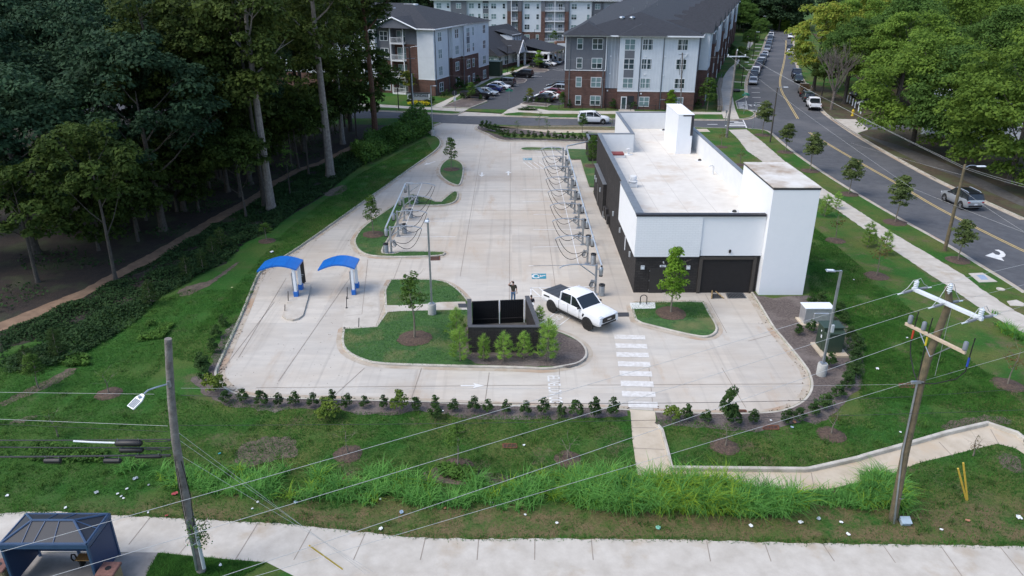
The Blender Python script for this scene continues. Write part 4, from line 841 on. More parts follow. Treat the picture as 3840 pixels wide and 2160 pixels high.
def paint(name,c,metal=.2):return mat('paint_'+name,c,.28,tuple(x*.93 for x in c),2,metal=metal,spec=.6)
PAINT={k:paint(k,*v)for k,v in dict(white=((.78,.79,.80),0),silver=((.42,.44,.46),.5),black=((.008,.008,.010),.1),grey=((.09,.095,.105),.4),blue=((.012,.022,.11),.3),red=((.17,.012,.02),.2),maroon=((.07,.01,.02),.2),steel=((.12,.16,.21),.4),brown=((.10,.065,.03),0),green=((.02,.035,.03),.2),navy=((.012,.016,.04),.3),skyblue=((.16,.24,.30),.2)).items()}
M_carglass=mat('car_glass',(.022,.028,.034),.06,(.014,.018,.022),1,spec=.9)
M_tyre=mat('tyre',(.014,.014,.014),.8,(.010,.010,.010),6)
M_rim=mat('alloy_rim',(.50,.51,.53),.3,(.40,.41,.43),5,metal=.7)
M_rimdk=mat('black_rim',(.02,.02,.021),.4,(.015,.015,.015),5,metal=.4)
M_hl=mat('headlight',(.62,.66,.70),.12,(.45,.48,.52),8,spec=.8)
M_tl=mat('tail_light',(.45,.015,.02),.25,(.36,.012,.016),8)
M_trim=mat('dark_trim',(.016,.016,.017),.6,(.011,.011,.012),4)
M_plate=mat('number_plate',(.66,.68,.72),.5,(.6,.62,.66),6)
def loft(stations,hw,prof):
 """stations: (x, z_bottom, z_top, width factor); prof: fractions across the half section from sill to centre"""
 mb=MB();rows=[]
 for(x,zb,zt,wf)in stations:
  h=zt-zb;row=[]
  half=[(hw*wf*f,zb+h*k)for f,k in prof]
  row=[(x,-y,z)for y,z in half]+[(x,y,z)for y,z in half[::-1][1:]]
  rows.append(row)
 n=len(rows[0]);vs=[p for r in rows for p in r];fs=[]
 for i in range(len(rows)-1):
  for k in range(n-1):fs.append((i*n+k,(i+1)*n+k,(i+1)*n+k+1,i*n+k+1))
  fs.append((i*n+n-1,(i+1)*n+n-1,(i+1)*n,i*n))
 fs=[tuple(reversed(f))for f in fs]
 mb.add(vs,fs,True);mb.add(rows[0],[tuple(range(n))]);mb.add(rows[-1],[tuple(reversed(range(n)))])
 return mb
BODYP=[(.90,0),(.97,.10),(1.0,.42),(.985,.74),(.94,.93),(.80,.99),(.0,1.0)]
KIND={}
def car_kind(kind):
 if kind in KIND:return KIND[kind]
 D=dict(sedan=dict(L=4.75,hw=.91,st=[(-2.37,.42,.78,.86),(-2.28,.30,.98,.95),(-1.9,.24,1.04,1.0),(-1.3,.22,1.02,1),(0,.22,.98,1),(.95,.22,.95,1),(1.5,.24,.90,.99),(2.1,.28,.80,.95),(2.32,.34,.68,.88),(2.38,.40,.60,.80)],cab=[(-1.95,.98),(-1.05,1.42),(.05,1.46),(.42,1.42),(1.25,.96)],wb=(-1.38,1.42),r=.33,top=.74),suv=dict(L=4.85,hw=.96,st=[(-2.42,.5,.92,.88),(-2.36,.38,1.12,.96),(-1.9,.32,1.16,1),(-1,.30,1.14,1),(.4,.30,1.10,1),(1.1,.30,1.10,1),(1.7,.32,1.06,.98),(2.2,.36,.96,.94),(2.4,.44,.80,.86),(2.44,.5,.7,.8)],cab=[(-2.34,1.12),(-2.02,1.66),(-.4,1.76),(.25,1.72),(1.18,1.10)],wb=(-1.42,1.46),r=.38,top=.78),pickup=dict(L=5.9,hw=1.0,st=[(-2.95,.62,1.26,.95),(-2.9,.56,1.32,.98),(-1,.52,1.32,1),(-.9,.50,1.32,1),(.6,.50,1.30,1),(1.2,.50,1.34,1),(2.0,.52,1.33,.99),(2.72,.55,1.27,.965),(2.90,.58,1.20,.93),(2.95,.62,1.12,.91)],cab=[(-1.04,1.30),(-.94,1.93),(.0,1.99),(.50,1.95),(1.36,1.30)],wb=(-1.82,1.86),r=.44,top=.83))[kind]
 hw=D['hw'];P={}
 P['body']=loft(D['st'],hw,BODYP)
 c=D['cab'];bt=.90;tp=D['top']
 xb0,zb0=c[0];xr0,zr0=c[1];xm,zm_=c[2];xr1,zr1=c[3];xb1,zb1=c[4]
 y0,y1=hw*bt,hw*tp
 gl=MB();B=lambda x,s,z:(x,s*y0,z);T=lambda x,s,z:(x,s*y1,z)
 for s in(-1,1):
  q=[B(xb0,s,zb0-.04),B(xb1,s,zb1-.04),T(xr1,s,zr1),T(xm,s,zm_),T(xr0,s,zr0)]
  gl.add(q,[(0,1,2,3,4)if s<0 else(4,3,2,1,0)])
 gl.quad(B(xb1,-1,zb1-.04),B(xb1,1,zb1-.04),T(xr1,1,zr1),T(xr1,-1,zr1))
 gl.quad(B(xb0,1,zb0-.04),B(xb0,-1,zb0-.04),T(xr0,-1,zr0),T(xr0,1,zr0))
 P['windows']=gl
 ro=MB();e=.035
 rows=[]
 for(x,z)in((xr0-.06,zr0-.03),(xr0+.1,zr0+.02),(xm,zm_+.03),(xr1-.05,zr1+.025),(xr1+.08,zr1-.03)):
  rows.append([(x,-y1-.03,z-.05),(x,-y1*.95,z),(x,-y1*.5,z+.03),(x,0,z+.035),(x,y1*.5,z+.03),(x,y1*.95,z),(x,y1+.03,z-.05)])
 n=7;vs=[p for r in rows for p in r];ro.add(vs,[((i*n+k),(i+1)*n+k,(i+1)*n+k+1,i*n+k+1)for i in range(4)for k in range(n-1)],True)
 def pil(xb,zb,xt,zt,wd):
  for s in(-1,1):
   ro.tube([(xb,s*(y0+.004),zb-.05),(xt,s*(y1+.006),zt-.01)],wd,6)
 pil(xb1,zb1,xr1,zr1,.045);pil(xb0+.05,zb0,xr0+.02,zr0,.07 if kind!='suv' else .08)
 mid=(xb1+xb0)/2
 pil(.02 if kind!='pickup' else .12,zb1,-.02 if kind!='pickup' else .1,zm_,.04)
 if kind=='suv':pil(-1.15,zb0,-1.1,zm_-.05,.06)
 P['roof']=ro
 tr=MB();st=D['st']
 tr.bx(st[-3][0]-.02,st[-1][0]+.02,-hw*.74,hw*.74,st[-1][1]-.02,st[-1][1]+.13,bev=.03)
 tr.bx(st[0][0]-.03,st[0][0]+.3,-hw*.78,hw*.78,st[0][1]-.06,st[0][1]+.12,bev=.03)
 tr.bx(D['wb'][0]+.45,D['wb'][1]-.45,-hw*.985,hw*.985,D['st'][4][1]-.06,D['st'][4][1]+.06,bev=.02)
 P['lower_trim']=tr
 gr=MB();x1=st[-1][0];gr.bx(x1-.05,x1+.025,-hw*.5,hw*.5,st[-1][1]+.15,st[-1][2]+.02,bev=.02);P['grille']=gr
 KIND[kind]=(D,P)
 return KIND[kind]
PM={}
def pm(kind,name,mb,m):
 k=(kind,name)
 if k not in PM:PM[k]=mb().mesh(name,m)
 return PM[k]
def wheel_mesh(r,w):
 return MB().tube([(0,-w/2,0),(0,-w/2+.02,0),(0,w/2-.02,0),(0,w/2,0)],[r*.9,r,r,r*.9],20)
def rim_mesh(r,w):
 mb=MB()
 for s in(-1,1):
  y=s*(w/2+.006)
  mb.tube([(0,y-s*.004,0),(0,y,0)],[r*.24,r*.2],10)
  mb.tube([(0,y-s*.012,0),(0,y-s*.008,0)],[r*.66,r*.66],18)
  for k in range(5):
   a=k*2*math.pi/5;mb.box((r*.4*math.cos(a),y-s*.002,r*.4*math.sin(a)),(r*.5,.012,r*.15),R=Matrix.Rotation(-a,3,'Y'))
 return mb
def car(kind,col,loc,rz,label,group=None,cat='car',detail=True,dark_rims=False,name=None,roof_col=None):
 D,P=car_kind(kind);hw=D['hw'];r=D['r'];st=D['st']
 t=thing(name or{'sedan':'parked_car','suv':'parked_suv','pickup':'pickup_truck'}[kind],loc,label,cat,group,rz)
 def pt(nm,m,obm=None):
  o=link(nm,pm(kind,nm,lambda:P[nm],m),t)
  if obm:o.material_slots[0].link='OBJECT';o.material_slots[0].material=obm
  return o
 pt('body',PAINT['white'],PAINT[col]);pt('windows',M_carglass);pt('roof',PAINT['white'],PAINT[roof_col or col])
 pt('lower_trim',M_trim);pt('grille',M_trim)
 for x in D['wb']:
  for s in(-1,1):
   wa=link('wheel_arch',pm(kind,'arch',lambda:MB().tube([(0,-.012,0),(0,.012,0)],[r*1.17,r*1.17],20),M_trim),t);wa.location=(x,s*(hw-.006),r+.03)
   w=link('wheel',pm(kind,'wheel',lambda:wheel_mesh(r,.24),M_tyre),t);w.location=(x,s*(hw-.10),r)
   rm=link('rim',pm(kind,'rimd' if dark_rims else 'rim',lambda:rim_mesh(r,.24),M_rimdk if dark_rims else M_rim),w)
 xf,zf=st[-2][0],st[-2][2];xb,zb=st[0][0],st[0][2]
 for s in(-1,1):
  h=link('headlight',pm(kind,'headlight',lambda:MB().box((0,0,0),(.28,.36,.15),bev=.04),M_hl),t);h.location=(xf-.06,s*hw*.68,zf-.02)
  l=link('tail_light',pm(kind,'tail',lambda:MB().box((0,0,0),(.16,.30 if kind!='pickup' else .2,.16 if kind!='pickup' else .32),bev=.03),M_tl),t);l.location=(xb+.08,s*hw*.76 if kind!='pickup' else s*hw*.86,zb-.02 if kind!='pickup' else 1.0)
  m_=link('wing_mirror',pm(kind,'mirror',lambda:MB().box((0,0,0),(.14,.22,.15),bev=.04),M_trim),t);m_.location=(D['cab'][4][0]-.32,s*(hw+.07),D['cab'][4][1]+.08)
 p=link('number_plate',pm(kind,'plate',lambda:MB().box((0,0,0),(.02,.32,.16)),M_plate),t);p.location=(st[0][0]-.035,0,st[0][1]+.22)
 return t
a,b_=Vector(g('T1',790,727)),Vector(g('T1',1240,952));h=(b_-a).normalized();mid=(a+b_)/2+Vector((-h.y,h.x,0))*.95
pk=car('pickup','white',(mid.x,mid.y,.006),math.atan2(h.y,h.x),'white crew cab pickup with black bed cover and black wheels beside the bin enclosure',None,'pickup truck',dark_rims=True)
q=MB();q.bx(-2.9,-1.05,-.88,.88,1.325,1.375,bev=.015);tc_=part('bed_cover',q,mat('bed_cover_grey',(.05,.053,.058),.55,(.04,.042,.047),3),pk)
for x in(-2.45,-1.95,-1.5):
 q=MB();q.bx(x-.01,x+.01,-.86,.86,1.376,1.382);part('cover_seam',q,M_black,tc_)
for s in(-1,1):
 for x in(-.55,.55):
  q=MB();q.box((x,s*1.005,1.12),(.22,.03,.05),bev=.01);part('door_handle',q,PAINT['white'],pk)
 q=MB();q.box((1.42,s*1.0,.98),(.12,.02,.26),R=Matrix.Rotation(.4,3,'Y'));part('side_vent',q,M_black,pk)
for x in(-1.04,-.1,1.05):
 q=MB();[q.bx(x-.010,x+.010,s*1.0-.004,s*1.0+.004,.58,1.26)for s in(-1,)];part('door_gap',q,M_black,pk)
q=MB();q.bx(2.90,3.0,-.62,.62,.80,1.16,bev=.03);part('front_grille',q,M_black,pk)
tm=text_mesh('FORD',.14,.01,.004);tm.xf(Matrix.Translation((3.006,0,.98))@Matrix.Rotation(rad(90),4,'Z')@Matrix.Rotation(rad(90),4,'X'));part('badge',tm,M_alu,pk)
part('side_decal',MB().box((-2.35,-1.004,1.12),(.62,.006,.11),R=Matrix.Rotation(-.06,3,'Y')),M_trim,pk)
q=MB();q.bx(-.25,-.1,.25,.45,1.985,2.01);q.bx(-.75,-.6,-.4,-.3,1.97,2.0);part('roof_antenna',q,M_black,pk)
a,b_=Vector(g('U4',420,690)),Vector(g('U4',945,697));h=(b_-a).normalized();mid=(a+b_)/2+Vector((-h.y,h.x,0))*.85
ws_=car('suv','white',(mid.x,mid.y,0),math.atan2(h.y,h.x),'white sport utility car driving along the cross street behind the building',None,'car',name='passing_suv')
ws_.scale=(1.03,1.0,1.1)
a,b_=Vector(g('U5',735,1045)),Vector(g('U5',300,835));h=(b_-a).normalized();mid=(a+b_)/2+Vector((h.y,-h.x,0))*.85
jp=car('suv','silver',(mid.x,mid.y,0),math.atan2(h.y,h.x),'silver sport utility car with dark roof driving on the right hand road',None,'car',name='passing_suv',roof_col='black')
jp.scale=(.95,1,1.06)
for s in(-1,1):
 q=MB();q.tube([(.2,s*.66,1.78),(.0,s*.66,1.84),(-1.6,s*.66,1.80),(-1.85,s*.66,1.72)],.03,6);part('roof_rail',q,M_alu,jp)
HA=rad(-19)
apt=[('pickup','black',1572,992,0,'black pickup with its nose out nearest the stop sign'),('sedan','silver',1668,960,0,'silver saloon half hidden by the black pickup'),('sedan','blue',1722,925,1,'dark blue saloon third in the bays by the brick block'),('sedan','white',1800,897,0,'white saloon between blue saloon and grey estate'),('suv','grey',1852,865,1,'dark grey wagon beside the small mulch island'),('suv','black',2040,778,1,'black sport utility car alone by the yellowish sapling'),('suv','black',2215,682,0,'black sport utility car nearest the clubhouse planter'),('sedan','white',2285,664,0,'white saloon squeezed behind the planter tree'),('sedan','steel',2335,650,0,'blue grey saloon near the clubhouse porch'),('suv','black',2350,618,0,'black wagon at the far end of the clubhouse bays'),('suv','white',2225,570,1,'white car under the far side of the clubhouse porch'),('suv','white',2155,458,2,'white car parked before the far apartments'),('sedan','silver',2150,490,2,'silver saloon in front of the far white car'),('suv','grey',2232,478,2,'grey sport utility car facing us by the far apartments'),('suv','black',2300,505,2,'black car rightmost of the far row by the white gate'),('suv','black',2010,452,2,'dark car half behind the clubhouse dormer'),('sedan','black',2400,893,1,'black saloon tight against the corner of the brick block'),('suv','silver',2385,935,1,'silver car behind the red one by the brick block'),('sedan','red',2335,965,1,'red car in the right hand bays of the car park'),('sedan','white',2285,1000,1,'white saloon between the red car and the black one'),('sedan','black',2240,1022,1,'black saloon nearest the street in the right hand bays')]
for k,c,x,y,hd,l_ in apt:
 p=g('Q2',x,y,LAWN)
 car(k,c,(p[0],p[1],LAWN+.006),{0:HA,1:HA+math.pi,2:rad(-78)}[hd],l_,'cars in the apartment car park','car' if k!='pickup' else 'pickup truck')
kx=[q[0]for q in road_wn[::-1]];ky=[q[1]for q in road_wn[::-1]]
def along(Y,off):
 x=np.interp(Y,ky,kx);x2=np.interp(Y+3,ky,kx);x1=np.interp(Y-3,ky,kx);t_=Vector((x2-x1,6)).normalized()
 return(x+t_.y*off,Y-t_.x*off),t_
row=[(1255,'sedan','silver','silver saloon at the head of the kerbside row'),(1165,'suv','black','black car second in the kerbside row'),(1085,'suv','white','white car third in the kerbside row'),(1030,'sedan','maroon','maroon car fourth in the kerbside row'),(965,'suv','black','black car fifth in the kerbside row'),(910,'suv','grey','dark grey car sixth in the kerbside row'),(868,'sedan','white','white car seventh in the kerbside row'),(832,'suv','steel','blue grey car just before the gap in the kerbside row'),(748,'sedan','white','white saloon just after the gap in the kerbside row'),(650,'suv','silver','silver car tenth in the kerbside row'),(590,'suv','steel','blue grey car eleventh in the kerbside row'),(520,'sedan','silver','silver car twelfth in the kerbside row'),(470,'suv','steel','blue grey car thirteenth in the kerbside row'),(432,'sedan','silver','silver car fourteenth in the kerbside row'),(398,'suv','white','pale car fifteenth in the kerbside row'),(328,'sedan','black','black car at the far end of the kerbside row')]
for y,k,c,l_ in row:
 Y=g('U3',400,y)[1];p,t_=along(Y+2.4,1.55)
 car(k,c,(*p,0),math.atan2(-t_.y,-t_.x),l_,'cars parked along the left kerb')
er=[(p[0],p[1])for p in road_e];er=sorted(er,key=lambda p:p[1]);ex=[p[0]for p in er];ey=[p[1]for p in er]
def alonge(Y,off):
 x=np.interp(Y,ey,ex);x2=np.interp(Y+3,ey,ex);x1=np.interp(Y-3,ey,ex);t_=Vector((x2-x1,6)).normalized()
 return(x-t_.y*off,Y+t_.x*off),t_
for f,x,y,k,c,dirn,l_,cat in(('Q4',265,800,'pickup','navy',-1,'dark blue heavy pickup facing us on the right kerb','pickup truck'),('Q4',310,845,'sedan','green',-1,'dark green saloon facing us behind the brown flatbed','car'),('Q4',400,1040,'suv','green',1,'dark green car hidden just ahead of the white pickup','car'),('Q4',485,1120,'pickup','white',1,'white pickup seen from behind on the right kerb','pickup truck'),('Q4',290,560,'sedan','white',-1,'white car peeping out under the yellowing tree','car'),('Q4',290,525,'suv','black',-1,'black car peeping out under the yellowing tree','car'),('Q4',285,395,'suv','white',-1,'white car under the trees near the far road end','car')):
 Y=g(f,x,y)[1];p,t_=alonge(Y+2.5,1.35)
 vv=car(k,c,(*p,0),math.atan2(dirn*t_.y,dirn*t_.x),l_,'cars along the right kerb',cat)
 if k=='pickup' and c=='white':
  q=MB();q.bx(-2.8,-1.1,-.8,.8,1.323,1.33);part('open_bed',q,M_trim,vv)
Y=g('Q4',370,985)[1];p,t_=alonge(Y+3.0,1.5)
fb_=thing('flatbed_truck',(*p,0),'brown stake sided flatbed truck carrying a spare wheel on the right kerb','truck',None,math.atan2(t_.y,t_.x))
q=MB();q.bx(-3.3,.9,-1.15,1.15,.85,1.0,bev=.02);bed=part('flat_bed',q,PAINT['brown'],fb_)
q=MB()
for s in(-1,1):
 for z in(1.15,1.4,1.65):q.bx(-3.3,.9,s*1.12-.02,s*1.12+.02,z-.07,z+.07)
for z in(1.15,1.4,1.65):q.bx(-3.32,-3.28,-1.1,1.1,z-.07,z+.07);q.bx(.88,.92,-1.1,1.1,z-.07,z+.07)
part('side_boards',q,PAINT['brown'],bed)
q=MB();q.tube([(-3.45,.35,1.35),(-3.28,.35,1.35)],.36,16);sw=part('spare_wheel',q,M_tyre,fb_);q=MB();q.tube([(-3.47,.35,1.35),(-3.45,.35,1.35)],.18,12);part('rim',q,M_rim,sw)
q=MB();q.bx(1.0,2.7,-.95,.95,.6,1.35,bev=.08);q.bx(1.05,1.9,-.88,.88,1.35,2.05,bev=.12);part('cab',q,PAINT['brown'],fb_)
q=MB();q.bx(1.03,1.05,-.7,.7,1.45,1.9);q.bx(1.9,1.93,-.75,.75,1.45,1.9);part('windows',q,M_carglass,fb_)
for x in(-2.2,2.1):
 for s in(-1,1):
  w_=link('wheel',pm('pickup','wheel',lambda:wheel_mesh(.42,.24),M_tyre),fb_);w_.location=(x,s*.92,.42)
for s in(-1,1):
 q=MB();q.box((-3.3,s*.95,.8),(.05,.2,.12));part('tail_light',q,M_tl,fb_)
for x,y,k,c,rz,l_ in((880,985,'suv','grey',200,'grey sport utility car behind the white posts across the road'),(965,1085,'suv','white',195,'white off road car with dark top behind the white posts'),(1010,950,'suv','skyblue',205,'pale blue car deep under the trees across the road')):
 p=g('Q4',x,y,LAWN);car(k,c,(p[0]+1.5,p[1]+.6,LAWN+.006),rad(rz),l_,'cars in the lot across the road',roof_col='black' if c=='white' else None)
M_brick=brick_mat('red_brown_brick',(.150,.074,.058),(.105,.054,.046),(.125,.095,.085),1,.5,.16,.02)
M_sidew=mat('white_board_siding',(.60,.64,.68),.75,(.55,.59,.63),1.0)
M_sideg=mat('grey_siding',(.135,.145,.165),.8,(.115,.122,.14),1.5)
M_sidelg=mat('light_grey_siding',(.36,.39,.43),.8,(.33,.36,.40),1.5)
M_trimw=mat('white_trim',(.72,.74,.76),.6,(.68,.70,.72),2)
M_shing=mat('dark_shingle',(.030,.033,.041),.9,(.016,.018,.023),2.2,bump=.5,bscale=12,detail=9)
M_pane=mat('window_pane',(.045,.085,.09),.08,(.018,.026,.034),.35,spec=.9,detail=2)
M_curtain=mat('blind',(.17,.26,.26),.5,(.12,.19,.20),.6)
M_bat=mat('batten_white',(.66,.70,.74),.75,(.62,.66,.70),1)
def frame(P,u):
 u=Vector((u[0],u[1])).normalized();n=Vector((u.y,-u.x));P=Vector((P[0],P[1]))
 def F(s,d,z):q=P+u*s+n*d;return(q.x,q.y,z)
 def fb(mb,s0,s1,d0,d1,z0,z1):
  c=F((s0+s1)/2,(d0+d1)/2,(z0+z1)/2);return mb.box(c,(abs(s1-s0),abs(d1-d0),abs(z1-z0)),rz=math.atan2(u.y,u.x))
 return F,fb
def window(fb,par,s,z,w,h,d=0.0,two=True):
 f=MB();t=.09
 fb(f,s-w/2-t,s+w/2+t,d+.002,d+.06,z-t,z);fb(f,s-w/2-t,s+w/2+t,d+.002,d+.06,z+h,z+h+t)
 fb(f,s-w/2-t,s-w/2,d+.002,d+.06,z,z+h);fb(f,s+w/2,s+w/2+t,d+.002,d+.06,z,z+h)
 fb(f,s-w/2,s+w/2,d+.002,d+.055,z+h/2-.035,z+h/2+.035)
 if two:fb(f,s-.045,s+.045,d+.002,d+.05,z,z+h/2-.035);fb(f,s-.045,s+.045,d+.002,d+.05,z+h/2+.035,z+h)
 o=part('window',f,M_trimw,par)
 p=MB();fb(p,s-w/2,s+w/2,d+.001,d+.02,z,z+h);part('pane',p,M_pane,o)
 if random.random()<.75:
  p=MB();fb(p,s-w/2+.02,s+w/2-.02,d+.021,d+.024,z+h/2+.03 if random.random()<.8 else z+.02,z+h-.01);part('blind',p,M_curtain,o)
 return o
def balcony(fb,par,s0,s1,z,d0=0.0,d1=1.5,div=False):
 q=MB();fb(q,s0,s1,d0,d1,z-.15,z);
 o=part('balcony',q,M_trimw,par)
 r=MB();fb(r,s0,s1,d1-.05,d1-.01,z+1.0,z+1.08);fb(r,s0,s1,d1-.05,d1-.01,z+.08,z+.14)
 n_=int((s1-s0)/.22)
 for i in range(n_+1):
  x=s0+(s1-s0)*i/n_;fb(r,x-.02,x+.02,d1-.045,d1-.015,z+.14,z+1.0)
 part('railing',r,M_trimw,o)
 return o
def downspout(fb,par,s,z0,z1,d):
 q=MB();fb(q,s-.06,s+.06,d+.004,d+.11,z0,z1);part('downspout',q,M_cope,par)
B=thing('apartment_block',(0,0,0),'large brick and white apartment block with dark hipped roof behind the car wash','apartment block')
P0=(9.2,132.2);F,fb=frame(P0,(22.3,-2.5));FB=fb
W_=MB();fb(W_,0,7.0,-3,0,0,6.5);fb(W_,7.0,9.2,-3,-.6,0,3.4);fb(W_,9.2,12.7,-3,.45,0,3.15);fb(W_,12.7,16.5,-3,.2,0,3.15);fb(W_,16.5,22.4,-3,.0,0,3.15);part('brick_wall',W_,M_brick,B)
W_=MB();fb(W_,0,7.0,-3,0,6.62,12.3);part('grey_wall',W_,M_sideg,B)
W_=MB();fb(W_,7.0,9.2,-3,-.6,3.52,12.3);part('recess_wall',W_,M_sidelg,B)
W_=MB();fb(W_,9.2,12.7,-3,.45,3.27,12.3);fb(W_,12.7,16.5,-3,.2,3.27,12.3);fb(W_,16.5,22.4,-3,0,3.27,12.3);part('white_wall',W_,M_sidew,B)
W_=MB()
for s in np.arange(12.9,22.3,.55):fb(W_,s-.03,s+.03,(.2 if s<16.5 else 0)+.001,(.2 if s<16.5 else 0)+.03,3.3,12.2)
for s in np.arange(7.3,9.2,.55):fb(W_,s-.03,s+.03,-.599,-.57,3.55,12.2)
part('batten',W_,M_bat,B)
W_=MB();fb(W_,-.05,7.05,-.02,.06,6.5,6.62);fb(W_,9.15,12.75,.4,.51,3.15,3.27);fb(W_,12.75,16.5,.1,.26,3.15,3.27);fb(W_,16.5,22.45,-.1,.06,3.15,3.27);fb(W_,-.06,.10,0.003,.07,6.62,12.3);fb(W_,6.9,7.06,.003,.07,6.62,12.3);part('trim_band',W_,M_trimw,B)
for z,h in((10.1,1.65),(6.95,1.6),(3.8,1.55),(.7,1.5)):
 window(fb,B,2.45,z,.85,h,0,False);window(fb,B,5.45,z,1.65,h,0)
 window(fb,B,13.9,z,1.6,h,.2);window(fb,B,19.7,z,1.65,h,0)
 if z>3:window(fb,B,10.9,z,1.65,h,.45)
for z in(8.65,5.5):
 W_=MB();fb(W_,10.1,11.75,.452,.48,z,z+1.3);part('spandrel',W_,M_sideg,B)
W_=MB();fb(W_,9.9,10.9,.452,.5,0,2.3);dd=part('entrance_door',W_,M_trimw,B);W_=MB();fb(W_,10.05,10.75,.501,.51,.2,2.15);part('pane',W_,M_pane,dd)
W_=MB();fb(W_,11.0,12.1,.452,.5,0,2.4);part('entrance_glass',W_,M_carglass,B)
W_=MB();fb(W_,9.6,12.3,.46,2.2,0,.14);part('doorstep',W_,M_walk,B)
for s,d in((6.6,0),(12.85,.2),(16.65,0),(.75,0)):downspout(fb,B,s,.2,12.3,d)
for s,z,d in((7.8,8.8,-.6),(7.8,5.9,-.6),(13.7,8.9,.2),(13.7,5.9,.2),(7.5,3.0,-.6),(13.3,2.7,.2),(16.9,8.9,0),(16.9,5.8,0)):
 W_=MB();fb(W_,s-.12,s+.12,d+.002,d+.1,z,z+.22);part('vent_hood',W_,M_trimw,B)
R0=F(22.4,0,0);F2,fb2=frame((R0[0],R0[1]),(.32,1));FR_=fb2
W_=MB();fb2(W_,0,155,-14,0,0,6.4);part('flank_brick',W_,M_brick,B)
W_=MB();fb2(W_,.02,155,-14,-.03,6.4,12.3);part('flank_siding',W_,M_sideg,B)
for i in range(9):
 s=4+i*16
 q=MB();fb2(q,s,s+6.5,0,1.5,0,9.4 if i%2 else 6.4);part('bay_brick',q,M_brick,B)
 q=MB();fb2(q,s,s+6.5,0,1.5,(9.4 if i%2 else 6.4)+.02,12.6);part('bay_siding',q,M_sideg if i%2 else M_sidew,B)
 for z in(10,7,3.8,.8):
  if i<6:window(fb2,B,s+3.2,z,1.6,1.5,1.5)
 q=MB();a_=F2(s-.4,2.0,12.6);b2=F2(s+6.9,2.0,12.6);c_=F2(s+3.25,2.0,14.4);a3=F2(s-.4,-7,12.62);b3=F2(s+6.9,-7,12.62);c3=F2(s+3.25,-7,14.4)
 q.add([a_,b2,c_,a3,b3,c3],[(0,1,2),(0,2,5,3),(1,4,5,2),(0,3,4,1)]);part('gable_roof',q,M_shing,B)
 q=MB();fb2(q,s-.35,s+6.85,1.98,2.06,12.45,12.62);part('gable_trim',q,M_trimw,B)
 q=MB();fb2(q,s+8,s+8.12,0.01,.14,.2,12.3);fb2(q,s+13,s+13.2,.01,.2,0,12.3);part('downspout',q,M_trimw,B)
L0=F(0,0,0);l1=(L0[0]+.2*155,L0[1]+155)
q=MB();q.prism([(L0[0],L0[1]-.0),(F(3,-3,0)[0],F(3,-3,0)[1]),(l1[0]+3,l1[1]),(l1[0],l1[1])],0,12.3);part('left_flank',q,M_brick,B)
ov=.6;ze=12.35
e0=F(-ov,.45+ov,ze);e1=F(22.4+ov,ov+.3,ze);fr_=F2(155,ov,ze);fl_=(l1[0]-ov,l1[1],ze)
n0=Vector(e0);n1=Vector(e1);bl=Vector(fl_);brr=Vector(fr_)
rg0=(n0+n1)/2+((bl+brr)/2-(n0+n1)/2).normalized()*11.5;rg0.z=15.6
rg1=(bl+brr)/2;rg1.z=15.9
q=MB();q.add([e0,e1,fr_,fl_,tuple(rg0),tuple(rg1)],[(0,1,4),(1,2,5,4),(3,0,4,5),(2,3,5),(0,3,2,1)]);rfB=part('hip_roof',q,M_shing,B)
for s0,s1,top in((-.5,7.6,14.2),(8.8,17.0,14.0)):
 q=MB();a_=F(s0,.45+ov+.35,ze+.02);b2=F(s1,.45+ov+.35,ze+.02);c_=F((s0+s1)/2,-3.4,top);a3=F(s0,-6,ze+.02);b3=F(s1,-6,ze+.02);c3=F((s0+s1)/2,-9,top)
 q.add([a_,b2,c_,a3,b3,c3],[(0,1,2),(0,2,5,3),(1,4,5,2),(0,3,4,1)]);part('front_hip',q,M_shing,B)
q=MB();fb(q,-.6,23.0,.98,1.1,12.2,12.42);fb2(q,.5,155,.55,.66,12.2,12.4);part('gutter',q,M_trimw,B)
for s,d in((9.5,-7),(11.3,-7)):
 q=MB();c_=F(s,d,14.75);q.lathe(c_,[(.35,-.6),(.35,.0),(.5,.02),(.42,.2),(0,.28)],12);part('roof_vent',q,M_galv,B)
for k in range(7):
 p=rg0.lerp(rg1,.05+.07*k);q=MB();q.tube([(p.x-2+k%3*1.5,p.y,14.6),(p.x-2+k%3*1.5,p.y,15.9)],.07,6);part('vent_pipe',q,M_cope,B)
A=thing('apartment_block',(0,0,0),'white and brick apartment block with dark hipped roof beside the woods','apartment block')
cA=(-14.7,144.7);F,fb=frame(cA,(.357,.934))
W_=MB();fb(W_,0.0,6.2,-3,0,0,3.1);fb(W_,6.2,8.2,-3,-.6,0,6.3);fb(W_,8.2,12.2,-3,0,0,6.3);fb(W_,12.2,20,-3,.5,0,6.3);fb(W_,20,25.6,-3,.5,0,3.2);part('brick_wall',W_,M_brick,A)
W_=MB();fb(W_,0,6.2,-3,0,3.22,12.3);fb(W_,6.2,8.2,-3,-.6,6.4,12.3);fb(W_,8.2,12.2,-3,0,6.4,12.3);fb(W_,12.2,20,-3,.5,6.4,12.3);fb(W_,20,25.6,-3,.5,3.32,12.3);part('white_wall',W_,M_sidew,A)
W_=MB()
for s in np.arange(.3,6.1,.5):fb(W_,s-.03,s+.03,.001,.03,3.3,12.2)
for s in np.arange(8.5,12.1,.5):fb(W_,s-.03,s+.03,.001,.03,6.5,12.2)
for s in np.arange(12.5,25.5,.5):fb(W_,s-.03,s+.03,.501,.53,6.5,12.2)
part('batten',W_,M_bat,A)
W_=MB();fb(W_,0,6.25,-.1,.06,3.1,3.22);fb(W_,8.15,12.2,-.1,.06,6.3,6.4);fb(W_,12.15,20,.3,.56,6.3,6.4);fb(W_,20,25.65,.3,.56,3.2,3.32);fb(W_,19.9,20.05,.502,.56,3.3,6.3);part('trim_band',W_,M_trimw,A)
